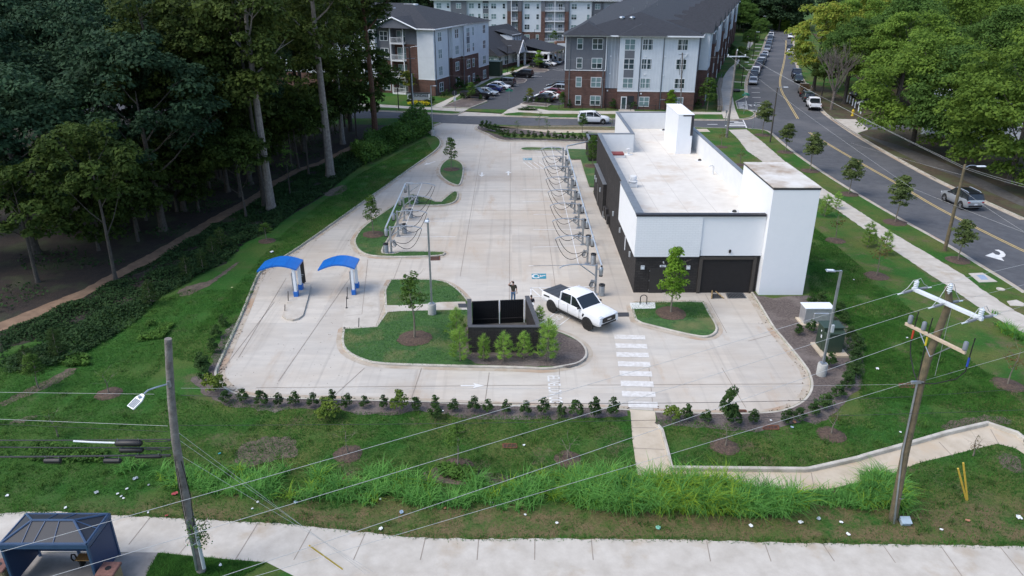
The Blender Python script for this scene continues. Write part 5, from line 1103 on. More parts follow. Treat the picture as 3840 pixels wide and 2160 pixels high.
for z in(10.0,6.9,3.75,.7):
 window(fb,A,2.6,z,1.5,1.6,0);window(fb,A,10.2,z,1.5,1.6,0);window(fb,A,17.2,z,.8,1.6,.5,False)
 if z>2:window(fb,A,14.6,z,1.5,1.6,.5)
 window(fb,A,23.0,z,1.4,1.6,.5)
W_=MB();fb(W_,13.9,15.4,.502,.53,8.6,9.9);part('spandrel',W_,M_sideg,A)
W_=MB();fb(W_,14.2,15.2,.502,.55,0,2.2);dd=part('side_door',W_,M_trimw,A);W_=MB();fb(W_,14.4,15.0,.551,.56,.2,2.0);part('pane',W_,M_pane,dd)
for s,d in((.5,0),(6.3,0),(12.3,.5)):downspout(fb,A,s,.2,12.3,d)
F3,fb3=frame((cA[0]-.934*44,cA[1]+.357*44),(.934,-.357))
E_=44
W_=MB();fb3(W_,E_-3.5,E_-.01,-3,0,0,3.1);fb3(W_,E_-6.2,E_-3.5,-3,-.5,0,9.4);fb3(W_,E_-9.2,E_-6.2,-3,-1.6,0,9.4);fb3(W_,E_-12.5,E_-9.2,-3,-.5,0,6.3);fb3(W_,E_-18,E_-12.5,-3,.3,0,3.1);fb3(W_,0,E_-18,-3,-.4,0,3.1);part('front_brick',W_,M_brick,A)
for s0,s1,d in((E_-3.5,E_-.01,0),(E_-18,E_-12.5,.3),(0,E_-18,-.4)):W_=MB();fb3(W_,s0,s1,-3,d,3.22,12.3);part('front_white',W_,M_sidew,A)
W_=MB();fb3(W_,E_-6.2,E_-3.5,-3,-.5,9.42,12.3);fb3(W_,E_-9.2,E_-6.2,-3,-1.6,9.42,12.3);fb3(W_,E_-12.5,E_-9.2,-3,-.5,6.32,12.3);part('front_grey',W_,M_sideg,A)
W_=MB();fb3(W_,E_-3.5,E_,-.1,.06,3.1,3.22);fb3(W_,E_-18,E_-12.5,.2,.36,3.1,3.22);part('front_trim',W_,M_trimw,A)
for z in(10.0,6.9,3.75,.7):
 window(fb3,A,E_-10.9,z,1.6,1.6,-.5);window(fb3,A,E_-14.3,z,1.7,1.6,.3);window(fb3,A,E_-26,z,1.6,1.6,-.4)
 window(fb3,A,E_-7.7,z-.3,1.8,2.0,-1.6)
for z in(.25,3.3,6.45,9.6):balcony(fb3,A,E_-9.2,E_-6.25,z,-1.59,.4);balcony(fb3,A,E_-22.5,E_-18.5,z,-.39,1.2)
for s in(E_-9.1,E_-6.3,E_-22.4,E_-18.6):
 q=MB();d_=.3 if s>E_-12 else 1.1;fb3(q,s-.08,s+.08,d_-.09,d_+.07,.3,12.3);part('balcony_post',q,M_trimw,A)
for z in(8.5,5.3):q=MB();fb3(q,E_-15.1,E_-13.5,.302,.33,z,z+1.3);part('spandrel',q,M_sideg,A)
ec=Vector(F(-.6,.6,ze));er_=Vector(F(26.2,1.1,ze));el=Vector(F3(-1,.6,ze));ebk=er_+(el-ec)
m0=(ec+er_)/2+(el-ec).normalized()*12;m0.z=16.2;m1=(el+ebk)/2;m1.z=16.2
q=MB();q.add([tuple(ec),tuple(er_),tuple(ebk),tuple(el),tuple(m0),tuple(m1)],[(0,1,4),(1,2,5,4),(3,0,4,5),(2,3,5),(0,3,2,1)]);rA=part('hip_roof',q,M_shing,A)
q=MB();a_=F3(E_-12.8,1.2,12.4);b2=F3(E_-3.0,1.2,12.4);c_=F3(E_-7.9,1.2,14.3);a3=F3(E_-12.8,-7,12.42);b3=F3(E_-3.0,-7,12.42);c3=F3(E_-7.9,-7,14.3)
q.add([a_,b2,c_,a3,b3,c3],[(0,2,5,3),(1,4,5,2),(0,3,4,1)]);gA=part('gable_roof',q,M_shing,A)
q=MB();a_=F3(E_-12.3,1.0,12.4);b2=F3(E_-3.5,1.0,12.4);c_=F3(E_-7.9,1.0,14.05);q.add([a_,b2,c_],[(0,1,2)]);part('gable_wall',q,M_sideg,gA)
q=MB();
for pa,pb in((F3(E_-13.0,1.25,12.3),F3(E_-7.9,1.25,14.3)),(F3(E_-7.9,1.25,14.3),F3(E_-2.8,1.25,12.3))):q.tube([pa,pb],.14,4)
part('bargeboard',q,M_trimw,gA)
q=MB();fb(q,-.6,26.2,.6,.72,12.2,12.42);fb3(q,E_-3.5,E_+.6,.5,.62,12.2,12.42);part('gutter',q,M_trimw,A)
q=MB();p=m0.lerp(m1,.06);q.box((p.x+1.8,p.y-.6,15.95),(2.6,1.4,.25),rz=rad(-21));part('roof_unit',q,M_trimw,A)
for k in range(3):
 p=m0.lerp(m1,.1+.08*k);q=MB();q.lathe((p.x,p.y-3,15.0),[(.3,0),(.3,.3),(.4,.32),(0,.5)],10);part('roof_vent',q,M_galv,A)
Cc=thing('apartment_block',(0,0,0),'long white and brick apartment block with balcony stacks at the top of the picture','apartment block')
F,fb=frame((-26,262),(1,-.14));zt=13.0
secs=[(0,6,'w',0),(6,11,'g',.6),(11,16.5,'w',0),(16.5,18.5,'g',0),(18.5,24.8,'w',.3),(24.8,29.6,'b',1.0),(29.6,36,'w',.3),(36,45,'b',1.0),(45,52.5,'w',.3),(52.5,56,'g',0),(56,63,'lg',-.4),(63,72,'w',0),(72,80,'g',.3),(80,92,'w',0)]
def cpart(nm,m,*a):
 q=MB();fb(q,*a);part(nm,q,m,Cc)
for s0,s1,k,d in secs:
 if k=='b':cpart('brick_wall',M_brick,s0,s0+1.3,-4,d,0,9.6);cpart('brick_wall',M_brick,s1-1.3,s1,-4,d,0,9.6);cpart('grey_wall',M_sideg,s0,s0+1.3,-4,d,9.62,zt);cpart('grey_wall',M_sideg,s1-1.3,s1,-4,d,9.62,zt);cpart('recess_wall',M_sidelg,s0+1.3,s1-1.3,-4,d-1.6,0,zt)
 else:
  cpart('brick_wall',M_brick,s0,s1,-4,d,0,3.2);cpart({'w':'white_wall','g':'grey_wall','lg':'recess_wall'}[k],{'w':M_sidew,'g':M_sideg,'lg':M_sidelg}[k],s0,s1,-4,d,3.32,zt)
tb=MB()
for s0,s1,k,d in secs:
 if k!='b':fb(tb,s0,s1,d-.2,d+.06,3.2,3.32)
part('trim_band',tb,M_trimw,Cc)
for s0,s1,k,d in secs:
 L=s1-s0
 for zi,z in enumerate((.8,4.0,7.2,10.4)):
  if k=='b':
   balcony(fb,Cc,s0+1.32,s1-1.32,z-.6,d-1.58,d+.25)
   window(fb,Cc,(s0+s1)/2+(.9 if L<6 else 1.7),z-.3,1.2,1.8,d-1.6)
   if L>6:window(fb,Cc,(s0+s1)/2-1.7,z-.3,1.2,1.8,d-1.6)
  elif k=='w' and s0<70:
   window(fb,Cc,s0+1.7,z,1.6,1.5,d);window(fb,Cc,s1-1.2,z,.8,1.5,d,False)
  elif s0<70:window(fb,Cc,(s0+s1)/2,z,1.5,1.5,d)
 if k=='b':
  q=MB()
  for s in((s0+s1)/2,)if L>6 else(s0+1.4,):fb(q,s-.1,s+.1,d+.08,d+.24,0,zt)
  part('balcony_post',q,M_trimw,Cc)
for s in(5.9,11.1,18.5,29.7,36,45.1,52.4):downspout(fb,Cc,s,.2,zt,.62)
q=MB();a_=F(-1,1.2,zt);b2=F(93,1.2,zt);a3=F(-1,-20,zt);b3=F(93,-20,zt);c_=F(6,-9.5,17.2);c3=F(86,-9.5,17.2)
q.add([a_,b2,b3,a3,c_,c3],[(0,1,5,4),(1,2,5),(2,3,4,5),(3,0,4),(0,3,2,1)]);part('hip_roof',q,M_shing,Cc)
q=MB();fb(q,-1,93,1.15,1.3,12.85,13.1);part('gutter',q,M_trimw,Cc)
bk=MB();fb(bk,0,92,-19,-3.9,0,12.9);part('rear_body',bk,M_sidew,Cc)
K=thing('clubhouse',(0,0,0),'low white clubhouse with big dark gabled roof between the apartment blocks','clubhouse')
F,fb=frame((-3.6,184.4),(.42,.907))
W_=MB();fb(W_,0,24,-17,0,0,3.3);part('wall',W_,M_sidew,K)
W_=MB();fb(W_,0,24,-.01,.05,0,.9);fb(W_,-.05,0,-17,0,0,.9);part('plinth',W_,M_brick,K)
zr=9.0
q=MB();a_=F(-.6,.8,3.3);b2=F(24.6,.8,3.3);a3=F(-.6,-17.8,3.3);b3=F(24.6,-17.8,3.3);c_=F(1.0,-8.5,zr);c3=F(24.6,-8.5,zr)
q.add([a_,b2,b3,a3,c_,c3],[(0,1,5,4),(1,2,5),(2,3,4,5),(3,0,4),(0,3,2,1)]);kr=part('main_roof',q,M_shing,K)
def dormer(s,w,d0,z0,h,name='dormer'):
 q=MB();fb(q,s-w/2,s+w/2,d0-4,d0,z0,z0+h);dm=part(name,q,M_sidew,kr)
 q=MB();q.add([F(s-w/2-.4,d0+.5,z0+h-.15),F(s+w/2+.4,d0+.5,z0+h-.15),F(s+w/2+.4,d0-5,z0+h+1.0),F(s-w/2-.4,d0-5,z0+h+1.0)],[(0,1,2,3)]);q.add([F(s-w/2-.4,d0+.5,z0+h-.25),F(s+w/2+.4,d0+.5,z0+h-.25),F(s+w/2+.4,d0-5,z0+h+.9),F(s-w/2-.4,d0-5,z0+h+.9)],[(3,2,1,0)])
 part('dormer_roof',q,M_shing,K)
 for x in(-w*.3,0,w*.3):window(fb,K,s+x,z0+.5,.55,1.0,d0,False)
dormer(15.5,5.5,-1.8,5.2,1.9);
q=MB();q.add([F(3.2,1.4,3.6),F(8.2,1.4,3.6),F(8.2,-3.5,5.6),F(3.2,-3.5,5.6)],[(0,1,2,3)]);q.add([F(3.2,1.4,3.45),F(8.2,1.4,3.45),F(8.2,-3.5,5.45),F(3.2,-3.5,5.45)],[(3,2,1,0)]);part('lean_roof',q,M_shing,K)
for s in(10.0,):
 q=MB();a_,b2,c_=F(s-2.4,2.4,3.3),F(s+2.4,2.4,3.3),F(s,2.4,6.2);a3,b3,c3=F(s-2.4,-6,3.32),F(s+2.4,-6,3.32),F(s,-6,6.2)
 q.add([a_,b2,c_,a3,b3,c3],[(0,2,5,3),(1,4,5,2),(0,3,4,1)]);cg=part('cross_gable',q,M_shing,K)
 q=MB();q.add([F(s-2.1,2.3,3.3),F(s+2.1,2.3,3.3),F(s,2.3,5.85)],[(0,1,2)]);part('gable_wall',q,M_sidew,cg)
 q=MB();q.tube([F(s-2.5,2.45,3.2),F(s,2.45,6.25),F(s+2.5,2.45,3.2)],.14,4);part('bargeboard',q,M_trimw,cg)
q=MB();fb(q,12.4,24,0,8.5,3.3,3.5);q.add([F(12,9,3.5),F(24.5,9,3.5),F(24.5,-1,5.4),F(12,-1,5.4)],[(0,1,2,3)]);part('porch_roof',q,M_shing,K)
q=MB();fb(q,12.2,24.2,8.6,8.9,3.15,3.5);fb(q,12.0,12.3,0,8.9,3.15,3.5);part('porch_fascia',q,M_trimw,K)
for s,d in((8.0,2.0),(12.0,2.0),(12.6,8.3),(15.5,8.3),(18.5,8.3),(21.5,8.3),(23.8,8.3)):
 q=MB();fb(q,s-.22,s+.22,d-.22,d+.22,0,3.2);part('column',q,M_trimw,K)
for s,w in((1.5,1.2),(5.2,2.0),(9.2,1.2),(11.0,1.2),(14,2.2),(17.5,2.2),(21,2.2)):window(fb,K,s,.95,w,1.9,.052)
Fl,fbl=frame(F(0,-17,0)[:2],(F(0,0,0)[0]-F(0,-17,0)[0],F(0,0,0)[1]-F(0,-17,0)[1]))
for s in(12.5,15.3):window(fbl,K,s,.95,1.8,1.9,.05)
sg=g('U1',340,912,LAWN);s2=g('U1',728,918,LAWN)
F,fb=frame(sg,(s2[0]-sg[0],s2[1]-sg[1]));Ls=math.hypot(s2[0]-sg[0],s2[1]-sg[1])
sn=thing('monument_sign',(0,0,0),'grey monument sign with dark cap and round emblem by the apartment entrance','sign')
q=MB();fb(q,-1.4,Ls,-.5,0,LAWN,LAWN+.3);part('plinth',q,M_brick,sn)
q=MB();fb(q,-.1,Ls-.3,-.42,-.08,.42,1.62);pn=part('sign_panel',q,M_sidelg,sn)
q=MB();fb(q,-1.2,-.15,-.45,-.05,.42,1.62);pe=part('emblem_panel',q,M_trimw,sn)
q=MB();fb(q,-1.4,Ls,-.5,0,1.623,1.78);part('cap',q,M_copedk,sn)
q=MB();fb(q,Ls-.28,Ls-.05,-.45,-.02,.42,1.62);part('end_post',q,M_trimw,sn)
def on_face(tm,F,s,z,d):
 tm.v=[F(s+v[0],d,z+v[1])for v in tm.v];return tm
part('lettering',on_face(text_mesh('SUNDALE',.62,0,.015),F,Ls*.45,1.2,-.07),M_copedk,pn)
cc=MB();cc.add([F(-.68+.42*math.cos(k*math.pi/12),-.04,1.02+.42*math.sin(k*math.pi/12))for k in range(24)],[tuple(range(24))]);part('emblem',cc,M_copedk,pe)
gt=thing('apartment_transformer',g('U2',625,915,LAWN),'dark green transformer box by the corner of the left apartment block','transformer',None,rad(-15))
q=MB();q.bx(-2.0,1.9,-.2,2.6,0,.2);part('slab',q,M_walk,gt);q=MB();q.bx(-1.7,1.6,0,2.3,.2,3.3,bev=.05);part('cabinet',q,M_green,gt);q=MB();q.bx(-1.8,1.7,-.1,2.4,3.302,3.42);part('lid',q,M_green,gt)
p=g('U2',1745,480,LAWN);bw=thing('bin_store',(p[0],p[1],LAWN),'brick walled bin store with white gates before the far apartments','enclosure')
q=MB();q.bx(0,.5,0,4,0,3.0);q.bx(.5,9,3.6,4,0,3.0);part('wall',q,mat('tan_brick',(.24,.13,.085),.85,(.18,.10,.065),2),bw)
q=MB();q.bx(.55,3.6,.1,.2,.2,2.7);part('gate',q,M_trimw,bw);q=MB();q.bx(3.65,6.7,.1,.2,.2,2.7);part('gate',q,M_trimw,bw)
p=g('U1',1336,1130,LAWN);ss=thing('stop_sign',p,'stop sign seen from behind on a thin post at the car park exit','sign')
q=MB();q.tube([(0,0,0),(-.05,0,3.4)],.045,6);part('post',q,M_galv,ss)
q=MB();q.tube([(-.05,-.02,3.0),(-.05,.02,3.0)],[.48,.48],8);part('plate',q,mat('sign_back',(.03,.032,.045),.5,(.025,.026,.036),2),ss)
q=MB();q.box((-.03,-.05,2.0),(.42,.02,.55));part('small_plate',q,M_trimw,ss)
M_sgreen=mat('street_sign_green',(.02,.19,.13),.5,(.018,.16,.11),2)
for f,x,y,h,l_,wd in(('U2',915,1449,2.9,'green street name sign at the mouth of the apartment car park',1.3),('U6',668,960,3.2,'green street name sign on the hatched corner by the bending road',1.3)):
 p=g(f,x,y,LAWN);st_=thing('street_sign',p,l_,'sign');q=MB();q.tube([(0,0,0),(0,0,h)],.04,6);part('post',q,M_galv,st_)
 q=MB();q.box((0,0,h-.12),(wd,.03,.26));bl_=part('name_blade',q,M_sgreen,st_)
 q=MB();q.box((0,0,h+.14),(.03,wd*.8,.22),rz=.5);part('name_blade',q,M_sgreen,st_)
for f,x,y,h,l_ in(('U6',838,1262,4.0,'thin grey sign post on the near corner of the crossing'),('U6',295,1225,2.6,'short post with a small plate beside the wooden pole at the crossing')):
 p=g(f,x,y,LAWN);st_=thing('sign_post',p,l_,'post');q=MB();q.tube([(0,0,0),(.05,0,h)],.045,6);part('post',q,M_galv,st_);q=MB();q.box((.05,0,h-.2),(.3,.03,.35));part('plate',q,M_galv,st_)
fe=thing('black_fence',(0,0,0),'thin black railing in front of the right apartment block','fence')
pts=[Vector((*g('Q3',x,y,LAWN)[:2],LAWN))for x,y in((20,1095),(150,1098),(265,1100),(385,1103),(505,1106),(620,1108),(740,1110),(870,1112),(1000,1114),(1120,1116),(1240,1118),(1380,1120),(1500,1122),(1620,1124),(1780,1126))]
rl=MB();
for z in(.95,.2):rl.tube([p+Vector((0,0,z))for p in pts],.025,4)
part('rail',rl,M_black,fe)
for p in pts:
 q=MB();q.tube([p,p+Vector((0,0,1.1))],.04,4);part('fence_post',q,M_black,fe)
wpts=gs('U6',[(150,915),(150,780),(135,640),(128,540),(150,460),(180,350)],LAWN)
single('retaining_wall',MB().prism([*wpts]+offset(wpts,.0)[::-1][:0]+[(q[0]+.9,q[1])for q in wpts[::-1]],LAWN-.05,LAWN+.9),mat('tan_stone',(.33,.28,.22),.9,(.20,.165,.125),2.5,bump=.6,bscale=6),'low curved tan stone wall beside the climbing side path','wall')
rp_=[Vector((*g('U6',x,y,LAWN)[:2],LAWN+.02))for x,y in((192,915),(185,760),(168,640),(162,540),(185,460),(212,370),(240,260))]
rb=thing('path_railing',(0,0,0),'black handrail along the climbing side path','railing');q=MB()
for z in(1.0,.6):q.tube([p+Vector((0,0,z))for p in rp_],.03,4)
part('rail',q,M_black,rb)
for p in rp_:part('rail_post',MB().tube([p,p+Vector((0,0,1.0))],.035,4),M_black,rb)
p=g('Q4',1640,1449,LAWN);wb_=thing('white_store',(0,0,0),'long white low building half hidden behind the right hand trees','building')
F,fb=frame(g('Q7',1700,140,LAWN),(.80,-.60))
q=MB();fb(q,0,34,-12,0,0,5.0);part('wall',q,mat('store_white',(.62,.66,.72),.7,(.56,.60,.66),1),wb_);q=MB();fb(q,-.5,34.5,-12.5,.5,5.002,5.3);part('roof',q,M_sidelg,wb_)
for s in(6,13,20,27):
 q=MB();fb(q,s,s+2.6,.002,.05,0.3,3.2);part('loading_door',q,M_sidelg,wb_)
def np_mesh(name,V,F,m):
 me=bpy.data.meshes.new(name);n=len(V);k=F.shape[1]
 me.vertices.add(n);me.vertices.foreach_set('co',V.astype(np.float32).ravel())
 me.loops.add(F.size);me.loops.foreach_set('vertex_index',F.astype(np.int32).ravel())
 me.polygons.add(len(F));me.polygons.foreach_set('loop_start',np.arange(0,F.size,k,dtype=np.int32))
 try:me.polygons.foreach_set('loop_total',np.full(len(F),k,dtype=np.int32))
 except Exception:pass
 me.update(calc_edges=True);me.validate();me.materials.append(m);return me
def leaves(C,N,size,rs,aspect=.62):
 """leaf shaped quads at C facing roughly N"""
 n=len(C);N=N/np.maximum(np.linalg.norm(N,axis=1,keepdims=True),1e-6)
 r=rs.normal(size=(n,3));A=np.cross(N,r);A/=np.maximum(np.linalg.norm(A,axis=1,keepdims=True),1e-6);B=np.cross(N,A)
 s=(size*(.65+.7*rs.rand(n)))[:,None]
 a=A*s*.5;b=B*s*.5*aspect
 V=np.stack([C-a,C+b*1.0-a*.1,C+a,C-b-a*.1],1).reshape(-1,3)
 F=np.arange(n*4).reshape(-1,4)
 return V,F
def crown_mesh(name,seed,m,R=(5,5,5),nclump=60,per=130,leaf=.35,cr=.26,shell=.55,lo=-.75,flat=1.0,taper=0.0):
 rs=np.random.RandomState(seed);Cs=[];Ns=[]
 R=np.array(R,float);cnt=0
 while cnt<nclump:
  d=rs.normal(size=3);d/=np.linalg.norm(d)
  if d[2]<lo:continue
  r=shell+(1-shell)*rs.rand()**.6;c=d*r
  if taper:c[:2]*=max(.15,1-taper*max(0,(c[2]+.2)))
  c=c*R;k=cr*R.mean()*(.65+.7*rs.rand());n=int(per*(.6+.8*rs.rand()))
  p=rs.normal(size=(n,3));p/=np.linalg.norm(p,axis=1,keepdims=True);p[:,2]=np.where(p[:,2]<-.35,-p[:,2]*.5,p[:,2])
  q=c+p*k*(.55+.45*rs.rand(n,1)**.5)*np.array([1.15,1.15,.75*flat])
  Cs.append(q);Ns.append(p*.7+np.array([0,0,.55])+rs.normal(size=(n,3))*.45);cnt+=1
 V,F=leaves(np.concatenate(Cs),np.concatenate(Ns),leaf,rs)
 return np_mesh(name,V,F,m)
def limb_mesh(h,r,seed,m,n=6,spread=3.0,start=.45,lean=(0,0),sub=2,flare=1.5):
 rs=random.Random(seed);mb=MB()
 pts=[(lean[0]*t*t+math.sin(t*5+seed)*.12*t,lean[1]*t*t+math.cos(t*4+seed)*.12*t,h*t)for t in[0,.03,.12,.3,.5,.7,.85,1]]
 mb.tube(pts,[r*flare,r*1.15,r,r*.86,r*.7,r*.5,r*.3,r*.08],9)
 for i in range(n):
  t=start+(1-start)*.92*(i+.5)/n;a=i*2.4+rs.random();L=spread*(1.1-.55*(t-start)/(1-start))*(.8+.4*rs.random())
  b=Vector((lean[0]*t*t,lean[1]*t*t,h*t));d=Vector((math.cos(a),math.sin(a),.55+.5*rs.random()))
  p=[b,b+d*L*.35,b+d*L*.7+Vector((0,0,.12*L)),b+d*L+Vector((0,0,.25*L))];rr=r*(.55-.3*(t-start))
  mb.tube(p,[rr*.6,rr*.42,rr*.26,rr*.06],6)
  for j in range(sub):
   q=p[1].lerp(p[3],.3+.4*rs.random());a2=a+rs.uniform(-1.2,1.2);d2=Vector((math.cos(a2),math.sin(a2),.5+.5*rs.random()))
   mb.tube([q,q+d2*L*.25,q+d2*L*.5],[rr*.25,rr*.15,rr*.04],5)
 return mb.mesh('trunk',m)
M_bark=mat('grey_bark',(.085,.075,.064),.95,(.036,.031,.027),5,bump=.8,bscale=12,detail=9)
M_barkp=mat('pale_bark',(.24,.22,.20),.95,(.12,.105,.095),4,bump=.7,bscale=10,detail=9)
M_barkr=mat('vine_bark',(.13,.065,.04),.95,(.05,.028,.02),6,bump=1.0,bscale=12,detail=9)
M_barky=mat('young_bark',(.22,.19,.15),.9,(.13,.11,.085),8)
M_oak=leafmat('oak_leaf',(.044,.088,.042),(.015,.034,.018),.2)
M_poplar=leafmat('poplar_leaf',(.078,.110,.022),(.028,.048,.013),.25)
M_under=leafmat('understory_leaf',(.062,.098,.018),(.020,.038,.010),.25)
M_maple=leafmat('maple_leaf',(.19,.285,.045),(.080,.150,.028),.4)
M_maple2=leafmat('maple_leaf_dark',(.115,.200,.042),(.050,.105,.026),.35)
M_autumn=leafmat('turning_leaf',(.36,.34,.06),(.15,.27,.04),.4)
M_street=leafmat('street_leaf',(.145,.185,.058),(.065,.098,.034),.33)
M_young=leafmat('young_leaf',(.105,.190,.036),(.050,.105,.022),.3)
M_bright=leafmat('bright_leaf',(.165,.29,.030),(.085,.175,.022),.32)
M_yell=leafmat('yellowing_leaf',(.20,.20,.035),(.10,.14,.025),.3)
M_rusty=leafmat('rusty_leaf',(.16,.10,.04),(.07,.085,.025),.3)
M_shrub=leafmat('shrub_leaf',(.062,.115,.032),(.026,.056,.018),.25)
M_shruby=leafmat('shrub_yellow_leaf',(.14,.19,.03),(.06,.11,.02),.25)
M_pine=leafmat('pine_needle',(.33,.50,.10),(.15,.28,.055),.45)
M_far=leafmat('far_leaf',(.050,.090,.038),(.020,.042,.022),.25)
M_ivy=leafmat('ivy_leaf',(.046,.092,.030),(.016,.038,.015),.22)
M_vine=leafmat('creeper_leaf',(.095,.190,.034),(.035,.080,.02),.3)
CR={}
def crown(key):
 if key in CR:return CR[key]
 f=dict(oak0=lambda:crown_mesh('crown',1,M_oak,(6.3,6.3,5.8),105,210,.38,.2,.62,-.75),oak1=lambda:crown_mesh('crown',2,M_oak,(5.6,6.2,6.6),100,210,.38,.2,.60,-.8),oak2=lambda:crown_mesh('crown',3,M_oak,(6.6,5.8,5.2),100,210,.38,.2,.6,-.7),pop0=lambda:crown_mesh('crown',4,M_poplar,(4.2,4.2,8.0),95,120,.40,.2,.5,-.9),pop1=lambda:crown_mesh('crown',5,M_poplar,(4.8,4.4,7.2),95,120,.40,.2,.5,-.9),und0=lambda:crown_mesh('crown',6,M_under,(3.6,3.6,2.8),55,110,.34,.24,.5,-.6),und1=lambda:crown_mesh('crown',7,M_under,(4.2,3.4,3.4),60,110,.34,.22,.45,-.8),map0=lambda:crown_mesh('crown',8,M_maple,(7.2,7.2,7.0),135,190,.38,.19,.62,-.75),map1=lambda:crown_mesh('crown',9,M_maple,(6.6,7.4,7.6),135,190,.38,.18,.6,-.8),map2=lambda:crown_mesh('crown',10,M_maple2,(7.0,6.6,6.6),130,190,.38,.19,.6,-.75),aut0=lambda:crown_mesh('crown',11,M_autumn,(6.0,6.0,7.5),95,130,.5,.2,.6,-.8),lowm=lambda:crown_mesh('crown',23,M_maple2,(4.6,4.6,3.8),85,120,.38,.2,.5,-.9),far0=lambda:crown_mesh('crown',12,M_far,(7.5,7.5,8.0),85,110,.75,.22,.65,-.6),far1=lambda:crown_mesh('crown',13,M_far,(6.5,7.0,9.5),85,110,.75,.22,.65,-.7),str0=lambda:crown_mesh('crown',14,M_street,(1.0,1.0,1.5),75,50,.17,.24,.3,-.95,taper=.45),str1=lambda:crown_mesh('crown',15,M_street,(1.05,.95,1.5),75,50,.17,.24,.3,-.95,taper=.5),str2=lambda:crown_mesh('crown',16,M_street,(1.1,1.0,1.4),75,50,.17,.24,.3,-.95,taper=.4),yng0=lambda:crown_mesh('crown',17,M_young,(.95,.95,1.6),60,40,.15,.24,.25,-.95,taper=.5),yng1=lambda:crown_mesh('crown',18,M_young,(.9,1.0,1.5),42,34,.14,.22,.25,-.95,taper=.5),bri0=lambda:crown_mesh('crown',19,M_bright,(.95,.95,1.75),75,50,.15,.24,.3,-.95,taper=.65),yel0=lambda:crown_mesh('crown',20,M_yell,(1,1,1.5),34,36,.22,.25,.3,-.9,taper=.3),rus0=lambda:crown_mesh('crown',21,M_rusty,(.9,.9,1.5),18,14,.15,.25,.3,-.9,taper=.3),spa0=lambda:crown_mesh('crown',22,M_young,(.9,.9,1.5),20,14,.15,.28,.3,-.9,taper=.3),)[key]
 CR[key]=f();return CR[key]
TK={}
def trunk(key):
 if key not in TK:
  TK[key]=dict(big0=lambda:limb_mesh(15,.34,1,M_bark,7,5.0,.35),big1=lambda:limb_mesh(15,.30,2,M_bark,7,4.6,.4,(.8,.3)),tall0=lambda:limb_mesh(25,.40,3,M_barkp,7,3.2,.5),tall1=lambda:limb_mesh(25,.30,4,M_bark,6,3.0,.5,(-1.0,.4)),vine=lambda:limb_mesh(25,.40,5,M_barkr,6,4.0,.55,(-.9,0)),und=lambda:limb_mesh(8,.15,6,M_bark,6,2.6,.3,(.3,.2)),yng=lambda:limb_mesh(3.0,.035,7,M_barky,6,.8,.35,flare=1.25),map=lambda:limb_mesh(14,.36,8,M_bark,8,5.4,.22,flare=1.7))[key]()
 return TK[key]
def tree(name,loc,ck,tk,label,cat='tree',group=None,rz=None,cz=10.0,cs=1.0,ts=1.0,cxy=(0,0),tz=None):
 t=thing(name,loc,label,cat,group,rz if rz is not None else random.uniform(0,6.28))
 k=link('trunk',trunk(tk),t);k.scale=(ts,ts,tz if tz else ts)
 c=link('crown',crown(ck),t);c.location=(cxy[0],cxy[1],cz);c.scale=(cs,)*3 if not hasattr(cs,'__len__')else cs
 c.rotation_euler[2]=random.uniform(0,6.28)
 return t
Zf=LAWN
W_='trees of the dark woods'
def gO(x,y):return g('O',x,y,Zf)
tree('poplar_tree',gO(683,527),'pop0','tall0','tall pale trunked poplar standing on the trail edge, thickest of its pair','tree',W_,0,17.5,1.0,1.0,(-.6,.5))
tree('poplar_tree',gO(666,520),'pop1','tall1','thinner pale poplar leaning beside the thick trunk on the trail edge','tree',W_,0,14.5,.95,.72,(-1.2,1),1.0)
tree('poplar_tree',gO(832,447),'pop1','tall0','tall grey poplar with bare lower trunk nearest the lot grass','tree',W_,1.2,18.5,1.0,1.15,(-1,0),1.05)
tree('vine_clad_tree',gO(945,345),'pop0','vine','tall tree wrapped in reddish dead vines before the left apartment block','tree',W_,0,20.5,(.85,.85,.62),1.05,(.4,0),1.0)
tree('woodland_tree',gO(292,706),'und1','und','slim grey trunk growing beside the trail on the left','tree',W_,.5,9.0,1.0,.95,(0,1),1.3)
tree('woodland_tree',gO(620,549),'und0','und','small bent tree just left of the paired poplars','tree',W_,2.5,6.2,.85,.8)
tree('woodland_tree',gO(730,490),'spa0','und','thin crooked sapling right of the paired poplars','tree',W_,1,4.2,1.2,.5)
tree('woodland_tree',gO(777,440),'und0','und','small tree with bright leaves left of the grey poplar','tree',W_,1,6.6,1.0,.8)
tree('woodland_tree',gO(752,425),'und1','und','yellowish understory tree behind the trail between the poplars','tree',W_,3,7.4,1.0,.9)
tree('poplar_tree',(-31.5,79,Zf),'pop0','tall1','yellow green poplar hanging low behind the paired poplars','tree',W_,2,13.5,1.05,.8)
tree('poplar_tree',(-33.5,72,Zf),'pop1','tall1','dense poplar left of the paired poplars','tree',W_,1,14,1.0,.8)
tree('poplar_tree',(-23.8,103,Zf),'pop1','tall0','dark poplar right of the grey poplar before the apartments','tree',W_,4,13.5,.95,.8)
tree('poplar_tree',(-24.5,96,Zf),'pop0','tall1','leaning poplar just behind the grey poplar','tree',W_,3,15.5,.9,.8)
tree('woodland_tree',(-21.5,117,Zf),'und1','und','leafy small tree left of the vine clad trunk','tree',W_,3,7.5,1.2,1.0)
